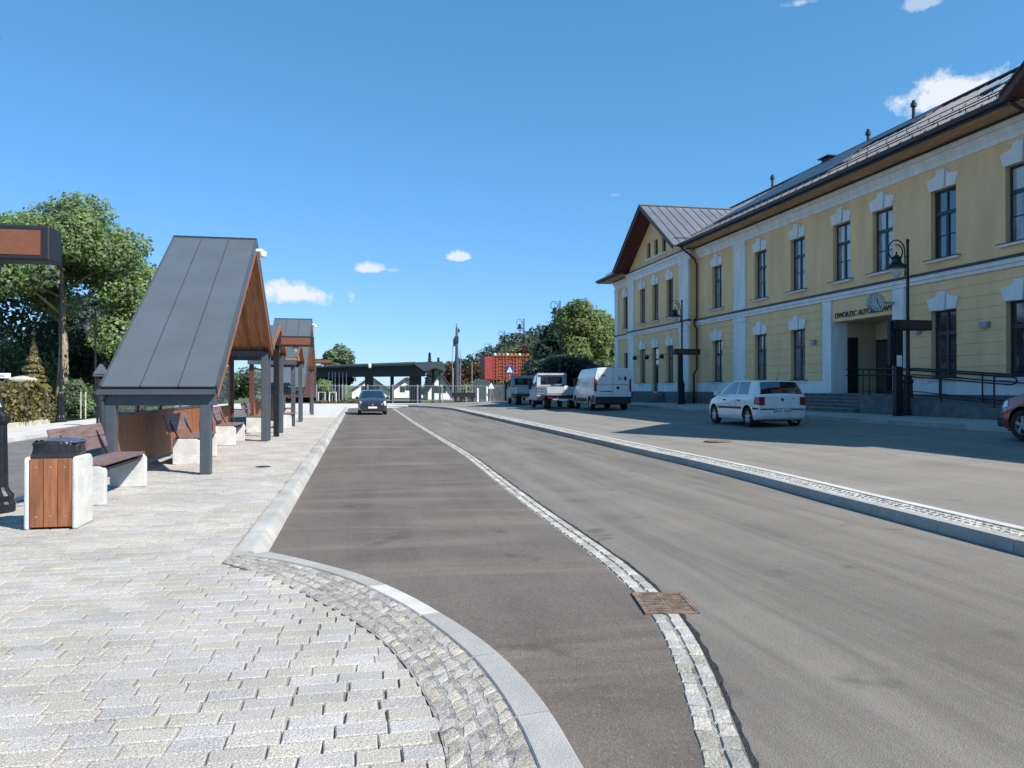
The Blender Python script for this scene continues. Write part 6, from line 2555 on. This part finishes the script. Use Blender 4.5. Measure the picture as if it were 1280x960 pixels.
# small roofed notice post near the shelter
x, y = plan(127, 31)
t = thing('notice_cabinet', 'narrow dark post cabinet with a little pointed grey roof by the shelter', 'notice case', (x, y, -.03))
MB().box(-.18, -.12, -.06, .06, 0, 2.02).box(.12, .18, -.06, .06, 0, 2.02).build('post', M['black_iron'], t)
MB().box(-.30, .26, -.12, .12, 2.0, 2.1).build('lintel', M['steel'], t)
MB().hexa([(-.28, -.14, 2.101), (.24, -.14, 2.101), (.24, .14, 2.101), (-.28, .14, 2.101), (-.06, -.03, 2.5), (.02, -.03, 2.5), (.02, .03, 2.5), (-.06, .03, 2.5)]).build('roof', M['shelter_metal'], t)
MB().box(-.12, .12, -.04, .04, .7, 1.9).build('board', M['black_plastic'], t)

# left grass strip and side shrubs beyond the shelters
V, n = leaf_cloud([(-19 - random.uniform(0, 6), 42 + i * 2.6, random.uniform(1.0, 3.2)) for i in range(24)], [random.uniform(1.6, 2.6) for _ in range(24)], 26000, .30, 77)
V[:, 2] = np.maximum(V[:, 2], -.2)
o = stuff(leaves_obj('left_woodland', V, n, M['leaf_b']), 'bushy green woodland beyond the left road seen through the shelters', 'woodland')
V, n = leaf_cloud([(-18.5 - random.uniform(0, 5), 44 + i * 3.2, random.uniform(3.0, 6.0)) for i in range(18)], [random.uniform(1.6, 2.6) for _ in range(18)], 14000, .32, 78)
o = stuff(leaves_obj('left_woodland_top', V, n, M['leaf_c']), 'darker tops of the woodland beyond the left road', 'woodland')

cs = [(xx + random.uniform(-.4, .4), 94 + random.uniform(-3, 3), random.uniform(.6, 2.9)) for xx in np.linspace(-24, -5.5, 46)]
V, n = leaf_cloud(cs, [random.uniform(1.0, 1.8) for _ in cs], 22000, .30, 79)
V[:, 2] = np.maximum(V[:, 2], -.2)
stuff(leaves_obj('thicket', V, n, M['leaf_b']), 'green thicket closing the left road behind the shelters', 'shrubs')

# trees right of centre
TR = 'trees behind the parked trucks'
for i, (px, dc, yt, w, n, lm, lab, tr) in enumerate((
        (728, 72, 372, 2.7, 22000, 'leaf_e', 'tall bright yellow-green tree behind the white van', .22),
        (752, 76, 385, 2.5, 12000, 'leaf_e', 'bright tree just left of the station corner', .2),
        (765, 90, 392, 2.9, 9000, 'leaf_b', 'darker green tree tight against the station corner', .2),
        (703, 78, 393, 2.6, 12000, 'leaf_c', 'dark green tree left of the bright one', .2),
        (690, 88, 420, 3.0, 10000, 'leaf_b', 'middle green tree behind the tall lamp', .2),
        (670, 96, 428, 3.2, 9000, 'leaf_f', 'rusty-toned tree above the orange scaffold', .2),
        (648, 108, 430, 3.4, 8000, 'leaf_b', 'rounded tree above the left end of the scaffold', .2),
        (712, 66, 440, 2.6, 11000, 'leaf_c', 'low dark tree directly behind the flatbed truck', .15),
        (684, 70, 446, 2.4, 9000, 'leaf_c', 'low dark bush between scaffold and trucks', .15),
        (752, 68, 448, 2.4, 8000, 'leaf_b', 'low green bush behind the van roof', .15))):
    x, y = plan(px, dc)
    H = EYE + (485 - yt) * dc / 960 + .1
    tree('roadside_tree', lab, x, y, -.1, H, w, n, .32 if dc < 80 else .42, lm, 60 + i, trunk_r=tr, first=.12, nl=10, blob=.42, group=TR, bark='bark_dark', flat=1.0)
x, y = plan(421, 92)
tree('roadside_tree', 'lone grey-green tree standing behind the dark canopy building', x, y, -.1, EYE + 58 * 92 / 960, 1.9, 7000, .34, 'leaf_b', 90, trunk_r=.2, first=.3, nl=9, blob=.5)
x, y = plan(404, 78)
tree('roadside_tree', 'small bright young tree in front of the canopy building left end', x, y, -.1, 2.6, .9, 1800, .2, 'leaf_a', 91, trunk_r=.06, first=.3, nl=6, blob=.5)
for px, yt, dc in ((537, 441, 140), (548, 447, 150), (560, 452, 160)):
    x, y = plan(px, dc)
    conifer({537: 'tallest small conifer sticking up behind the canopy roof', 548: 'rounded conifer right of the tallest behind the canopy', 560: 'low conifer near the mast behind the canopy'}[px], x, y, -.2, EYE + (485 - yt) * dc / 960, 1.3, 1500, .5, 'leaf_c', px)

# wooded hills
hl = MB()
vs, fs = [], []
hx = np.linspace(-420, 420, 70)
hy = np.linspace(150, 520, 24)
hr = np.random.default_rng(3)
for j, yy in enumerate(hy):
    for i, xx in enumerate(hx):
        f = (yy - 150) / 370
        xr = xx / yy * 150
        h = 24 * math.sin(min(1, .25 + f * 1.3) * math.pi / 2) * (.02 + .98 / (1 + math.exp(-(xr - 29) / 5.0)))
        h *= .8 + .25 * math.sin(xx * .021 + 1.3) + .1 * math.sin(xx * .07)
        h = max(h, 0) + (14 * min(1, (-xr - 50) / 18) if xr < -50 else 0)
        vs.append((xx, yy, -.5 + h))
k = len(hx)
fs = [(j * k + i, j * k + i + 1, (j + 1) * k + i + 1, (j + 1) * k + i) for j in range(len(hy) - 1) for i in range(k - 1)]
hills = struct(hl.quadlist(vs, fs).build('hills', M['grass'], smooth=True), 'low wooded hills on the horizon')
cs, rs = [], []
hv = np.array(vs)
for q in range(3200):
    i = hr.integers(len(hv))
    p = hv[i] + np.array([hr.uniform(-6, 6), hr.uniform(-8, 8), 0])
    if p[1] > 300 or p[2] < 2.0 or abs(p[0] - .2 * p[1]) > .85 * p[1]:
        continue
    cs.append((p[0], p[1], p[2] + 2.5))
    rs.append(hr.uniform(3, 5.5))
V, n = leaf_cloud(cs, rs, 150000, 1.1, 99, shell=.7)
stuff(leaves_obj('hill_forest', V, n, M['forest']), 'far-off forest covering the hills', 'forest')

# ================================================================== FAR END OF THE YARD
# canopy building
cb = thing('canopy_building', 'long low dark canopy building with a folded gable at its right end', 'building', (2, 88, 0))
x0, _ = plan(385, 84)
x1, _ = plan(519, 84)


def P3(px, dc, py):
    x, y = plan(px, dc)
    return (x, y, EYE + (485 - py) * dc / 960)


a0 = P3(372, 84, 458)
a1 = P3(519, 84, 452.5)
dp = 34
MB().hexa([(a0[0], a0[1], a0[2] - .22), (a1[0], a1[1], a1[2] - .34), (a1[0], a1[1] + dp, a1[2] - .30), (a0[0], a0[1] + dp, a0[2] - .25), (a0[0], a0[1], a0[2]), (a1[0], a1[1], a1[2]), (a1[0], a1[1] + dp, a1[2] + .1), (a0[0], a0[1] + dp, a0[2] + .1)]).build('roof', M['canopy_dark'], cb, world=True)
MB().hexa([(a0[0], a0[1] - .05, a0[2] - .12), (a1[0], a1[1] - .05, a1[2] - .16), (a1[0], a1[1] - .01, a1[2] - .16), (a0[0], a0[1] - .01, a0[2] - .12), (a0[0], a0[1] - .05, a0[2] + .03), (a1[0], a1[1] - .05, a1[2] + .03), (a1[0], a1[1] - .01, a1[2] + .03), (a0[0], a0[1] - .01, a0[2] + .03)]).build('fascia', M['canopy_edge'], cb, world=True)
MB().hexa([(a0[0], a0[1] + 1.2, a0[2] - 1.2), (a1[0] + 1.2, a1[1] + 1.2, a1[2] - 1.55), (a1[0] + 1.2, a1[1] + 1.5, a1[2] - 1.55), (a0[0], a0[1] + 1.5, a0[2] - 1.2), (a0[0], a0[1] + 1.2, a0[2] - .23), (a1[0] + 1.2, a1[1] + 1.2, a1[2] - .36), (a1[0] + 1.2, a1[1] + 1.5, a1[2] - .36), (a0[0], a0[1] + 1.5, a0[2] - .23)]).build('dark_underside_panel', M['canopy_dark'], cb, world=True)  # added dark panel standing in for the canopy's deep dark underside
# folded gable part
f = [P3(519, 84, 452.5), P3(530, 84, 460.5), P3(545, 84, 456.5), P3(557, 84, 461), P3(553, 84, 451.5)]
for (p, q) in ((f[0], f[1]), (f[1], f[2]), (f[2], f[3])):
    MB().hexa([(p[0], p[1] - .06, p[2] - .30), (q[0], q[1] - .06, q[2] - .30), (q[0], q[1] + 20, q[2] - .30), (p[0], p[1] + 20, p[2] - .30), (p[0], p[1] - .06, p[2]), (q[0], q[1] - .06, q[2]), (q[0], q[1] + 20, q[2] + .6), (p[0], p[1] + 20, p[2] + .6)]).build('folded_roof', M['canopy_edge'], cb, world=True)
g_ = MB()
pp = [f[0], f[4], f[3], f[2], f[1]]
g_.quadlist([(a[0], a[1] - .02, a[2] - .02) for a in pp] + [(a[0], a[1] + .1, a[2] - .02) for a in pp], [(0, 1, 2, 3, 4), (9, 8, 7, 6, 5), (0, 5, 6, 1), (1, 6, 7, 2), (2, 7, 8, 3), (3, 8, 9, 4), (4, 9, 5, 0)])
g_.build('gable_cladding', M['canopy_edge'], cb, world=True)
for (pa, pb_, dc, yt, nm) in ((385, 430, 100, 466, 'wall_bay'), (456, 466.5, 86, 468, 'column'), (488, 492.5, 88, 468, 'column'), (512, 527, 86, 467, 'wall_bay'), (407, 412, 90, 466, 'column'), (540, 543, 88, 466, 'column'), (549, 551, 88, 466, 'column')):
    xa, ya = plan(pa, dc)
    xb, yb = plan(pb_, dc)
    MB().box(xa, xb, ya, ya + .5, -.2, EYE + (485 - yt) * dc / 960 + 1.0).build(nm, M['canopy_dark'], cb, world=True)
for px in (411, 415.5, 419, 424, 428.5, 433):
    xa, ya = plan(px, 85)
    MB().box(xa - .05, xa + .05, ya, ya + .1, -.1, 3.3).build('mullion', M['galv'], cb, world=True)
xa, ya = plan(462, 82)
MB().bar((xa, ya, 3.9), (xa, ya + 2, 3.9), .06, .06).lathe([(.05, -.3), (.16, -.2), (.18, .1), (.05, .25)], 10, (xa, ya, 3.9)).build('floodlight', M['sign_white'], cb, world=True)

# white gabled houses behind


def house(label, px0, px1, pya, pye, dc, roofm='tile_dark', depth=9):
    x0, y0 = plan(px0, dc)
    x1, _ = plan(px1, dc)
    ze = EYE + (485 - pye) * dc / 960
    za = EYE + (485 - pya) * dc / 960
    cx = (x0 + x1) / 2
    t = thing('gabled_house', label, 'house', (cx, y0, -.2), 0, 'white gabled houses beyond the fence')
    w = (x1 - x0) / 2
    MB().prism([(-w, 0), (w, 0), (w, ze), (0, za), (-w, ze)], 'y', 0, depth).build('wall', M['house_white'], t)
    for sg in (-1, 1):
        MB().hexa([(sg * (w + .4), -.5, ze - .25), (sg * (w + .4), depth + .5, ze - .25), (0, depth + .5, za + .02), (0, -.5, za + .02), (sg * (w + .4), -.5, ze - .02), (sg * (w + .4), depth + .5, ze - .02), (0, depth + .5, za + .28), (0, -.5, za + .28)]).build('roof', M[roofm], t)
    for a in (-.5, .12):
        wn__ = MB().box(w * a, w * (a + .32), -.05, .02, 1.0, 2.0).build('window', M['frame_teal'], t)
    wn__ = MB().box(-w * .15, w * .15, -.05, .02, ze * .95, ze * .95 + .9).build('window', M['frame_teal'], t)
    return t


house('white gabled house seen behind the black car', 440, 487, 470, 487, 125)
house('white gabled house between the canopy column and wall', 490, 530, 472, 486, 132)
house('white gabled house right of the folded canopy end', 535, 567, 466, 489, 112)
# small house far right of mast, greyish
house('small pale house among trees right of the mast', 596, 606, 457, 466, 170, depth=8)
house('second small pale house higher among the trees', 583, 592, 461, 468, 185, depth=8)

# mesh fence
fn = thing('mesh_fence', 'long galvanised bar fence across the far end of the yard', 'fence', (5, 77.2, 0))
fx0 = plan(398, 78)[0]
fx1 = plan(652, 75)[0]
Yf = 77.2
n = int((fx1 - fx0) / 2.4)
bars = MB()
for i in range(n + 1):
    xx = fx0 + (fx1 - fx0) * i / n
    MB().box(xx - .04, xx + .04, Yf - .04, Yf + .04, -.1, 1.85).build('post', M['galv'], fn, world=True)
    if i < n:
        w = (fx1 - fx0) / n
        for zz in (.25, 1.70):
            MB().box(xx + .045, xx + w - .045, Yf - .015, Yf + .015, zz, zz + .04).build('rail', M['galv'], fn, world=True)
        for k in range(12):
            xb = xx + .1 + k * (w - .2) / 11
            bars.box(xb - .007, xb + .007, Yf - .006, Yf + .006, .12, 1.80)
o = bars.build('bars', M['galv'], fn, world=True)
o['kind'] = 'stuff'
# low white frame barrier left
x, y = plan(398, 74)
t = thing('barrier_frame', 'small pale tubular barrier by the far end of the platform', 'barrier', (x, y, -.05))
MB().tube([(0, 0, 0), (0, 0, 1.15), (.62, 0, 1.15), (.62, 0, 0)], .035).build('hoop', M['sign_white'], t)
x, y = plan(412, 74)
t2 = copy_tree(t, (x, y, -.05), label='second pale tubular barrier, a little right of the first')
# dry border under the fence
V, n = leaf_cloud([(xx, 76.2, .05) for xx in np.linspace(fx0, fx0 + 5, 12)], [.35] * 12, 2500, .16, 4)
V[:, 2] = np.maximum(V[:, 2], -.05)
stuff(leaves_obj('border_plants', V, n, M['leaf_d']), 'low dry border plants at the foot of the fence', 'plants')

# dark bench table, bollards, yield stand, sign
x, y = plan(580, 73.5)
t = thing('dark_bench_table', 'dark low bench-like table standing by the far fence', 'bench', (x, y, 0))
MB().box(-1.15, 1.15, -.35, .35, .62, .76).build('top', M['ink'], t)
MB().box(-1.15, 1.15, .36, .42, .76, 1.05).build('back', M['ink'], t)
for a in (-.8, -.3, .8):
    MB().box(a - .08, a + .08, -.3, .3, 0, .62).build('leg', M['ink'], t)
for px, h, lab in ((597, 1.45, 'slim white bollard post right of the dark bench table'), (608.5, 1.6, 'thicker white bollard post left of the portable warning triangle')):
    x, y = plan(px, 74.5)
    t = thing('white_bollard', lab, 'bollard', (x, y, 0), 0, 'white bollards by the far fence')
    MB().lathe([(.09, .1), (.09, h), (.05, h + .04)], 12).build('shaft', M['sign_white'], t)
    MB().box(-.28, .28, -.2, .2, 0, .1).build('foot', M['concrete'], t)
x, y = plan(614, 74)
t = thing('warning_triangle', 'portable warning triangle on a leaning stand by the fence', 'sign', (x, y, 0))
MB().prism([(-.32, 1.45), (.32, 1.45), (0, 2.02)], 'y', -.02, .02).build('triangle', M['sign_white'], t)
MB().bar((-.05, 0, 1.45), (-.12, .1, 0), .05, .04).bar((.05, 0, 1.45), (.35, 0, 0), .05, .04).build('stand', M['galv'], t)
MB().box(.1, .75, -.2, .2, 0, .1).build('foot', M['concrete'], t)
x, y = plan(637, 71)
t = thing('crossing_sign', 'blue square pedestrian crossing sign on a tall thin post', 'sign', (x, y, .08))
zz = EYE - .08 + 23 * 71 / 960
MB().tube([(0, 0, 0), (0, 0, zz + .35)], .035, 8).build('post', M['galv'], t)
pl = MB().box(-.36, .36, -.06, -.04, zz - .36, zz + .36).build('plate', M['blue'], t)
MB().prism([(-.28, zz - .25), (.28, zz - .25), (0, zz + .27)], 'y', -.068, -.061).build('white_triangle', M['sign_white'], pl)
MB().box(-.02, .05, -.074, -.069, zz - .02, zz + .06).bar((.02, -.072, zz - .02), (.10, -.072, zz - .2), .005, .03).bar((.02, -.072, zz - .02), (-.08, -.072, zz - .2), .005, .03).build('walking_figure', M['ink'], pl)

# small dark litter bin pillars near the fence
x, y = plan(632, 73)
t = thing('dark_bollard', 'black slim bollard left of the crossing sign', 'bollard', (x, y, .0))
MB().lathe([(.16, 0), (.14, .3), (.10, .4), (.09, 1.5), (.12, 1.55), (.05, 1.7)], 12).build('shaft', M['black_iron'], t, smooth='auto')

# dark wall with red boards and orange scaffold
x0, y0 = plan(592, 84)
x1, y1 = plan(672, 84)
t = thing('dark_site_wall', 'dark grey board wall behind the far fence', 'wall', ((x0 + x1) / 2, y0, 0))
npan = 12
for i in range(npan):
    a = -(x1 - x0) / 2 + (x1 - x0) * i / npan
    MB().box(a + .01, a + (x1 - x0) / npan - .01, 0, .12, -.1, 1.9 + (.5 if i < 3 else 0)).build('panel', M['canopy_edge'] if i % 2 else M['steel'], t)
x0, y0 = plan(606, 86)
x1, y1 = plan(669, 86)
zt, zb = EYE + (485 - 444) * 86 / 960, EYE + (485 - 474) * 86 / 960
W_ = x1 - x0
t = thing('scaffolded_shed', 'red boarded structure wrapped in orange scaffold tubes above the dark wall', 'scaffold', (x0, y0, 0))
MB().box(0, W_ * .18, .0, 3, zb, zt - .15).build('red_boards', M['red_board'], t)
nb_ = 8
for i in range(nb_):
    a = W_ * .18 + (W_ * .82) * i / nb_
    wd = W_ * .82 / nb_
    MB().box(a + .03, a + wd - .03, .12 + .12 * (i % 2), 2.9, zb, zt - .25 - .12 * ((i * 7) % 3)).build('red_boards', M['red_board'], t)
for i in range(13):
    a = W_ * .18 + (W_ * .82) * i / 12
    MB().box(a - .022, a + .022, -.05, .02, zb - 1.6, zt + .1 * ((i * 5) % 3)).build('scaffold_tube', M['orange_paint'], t)
for j in range(8):
    zz = zb + (zt - zb) * j / 7
    MB().box(W_ * .18, W_, -.10, -.055, zz - .02, zz + .02).build('scaffold_ledger', M['orange_paint'], t)
MB().box(W_ * .18, W_, 0.03, .9, zt - .13, zt - .08).build('scaffold_deck', M['wood_y'], t)
for i in range(9):
    a = W_ * .22 + i * W_ * .085
    MB().lathe([(.05, 0), (.16, .10), (.17, .22), (.06, .34)], 8, (a, .3, zt - .08)).build('stacked_sack', M['sign_white'] if i % 3 == 0 else M['orange_paint'], t)
MB().box(W_ * .55, W_ * .92, .95, 1.1, zt - .2, zt + .32).build('back_board', M['bark_dark'], t)

# mast with its side poles
x, y = plan(571, 96)
H = EYE + (485 - 404) * 96 / 960
t = thing('antenna_mast', 'tall grey mast with equipment knobs between the canopy and the hill', 'mast', (x, y, 0))
MB().lathe([(.34, 0), (.30, H * .45), (.20, H * .6), (.15, H - .6), (.06, H - .4), (.04, H)], 12).build('pole', M['steel'], t, smooth='auto')
MB().box(-.45, -.05, -.2, .2, H * .70, H * .80).box(-.3, .2, -.25, .25, H * .74, H * .83).box(.1, .35, -.1, .1, H * .88, H * .93).build('equipment_box', M['black_plastic'], t, bevel=.04)
for a, hh in ((-.55, .70), (.45, .64)):
    MB().tube([(a, 0, 0), (a, 0, H * hh)], .045, 6).build('side_pole', M['galv'], t)
for px, yt, lab in ((566.5, 462, 'thin pale pole left of the mast foot'), (590, 452, 'thin pale pole right of the mast')):
    x, y = plan(px, 82)
    o = tag(MB().tube([(0, 0, 0), (0, 0, EYE + (485 - yt) * 82 / 960)], .05, 6).build('thin_pole', M['galv']), lab, 'pole')
    o.location = (x, y, 0)
# mid-distance hedge bushes and scrub behind the fence
cs = [(xx, 100 + random.uniform(-4, 6), random.uniform(.5, 1.6)) for xx in np.linspace(13, 30, 18)]
V, n = leaf_cloud(cs, [random.uniform(.9, 1.7) for _ in cs], 12000, .35, 55)
V[:, 2] = np.maximum(V[:, 2], -.25)
stuff(leaves_obj('scrub', V, n, M['leaf_b']), 'low green scrub behind the far fence', 'shrubs')
cs = [(xx, 125 + random.uniform(-4, 6), random.uniform(1.5, 4.6)) for xx in np.linspace(14, 30, 16)]
V, n = leaf_cloud(cs, [random.uniform(1.2, 2.2) for _ in cs], 9000, .45, 56)
stuff(leaves_obj('mixed_tree_belt', V, n, M['leaf_f']), 'brownish belt of small trees right of the mast', 'trees')
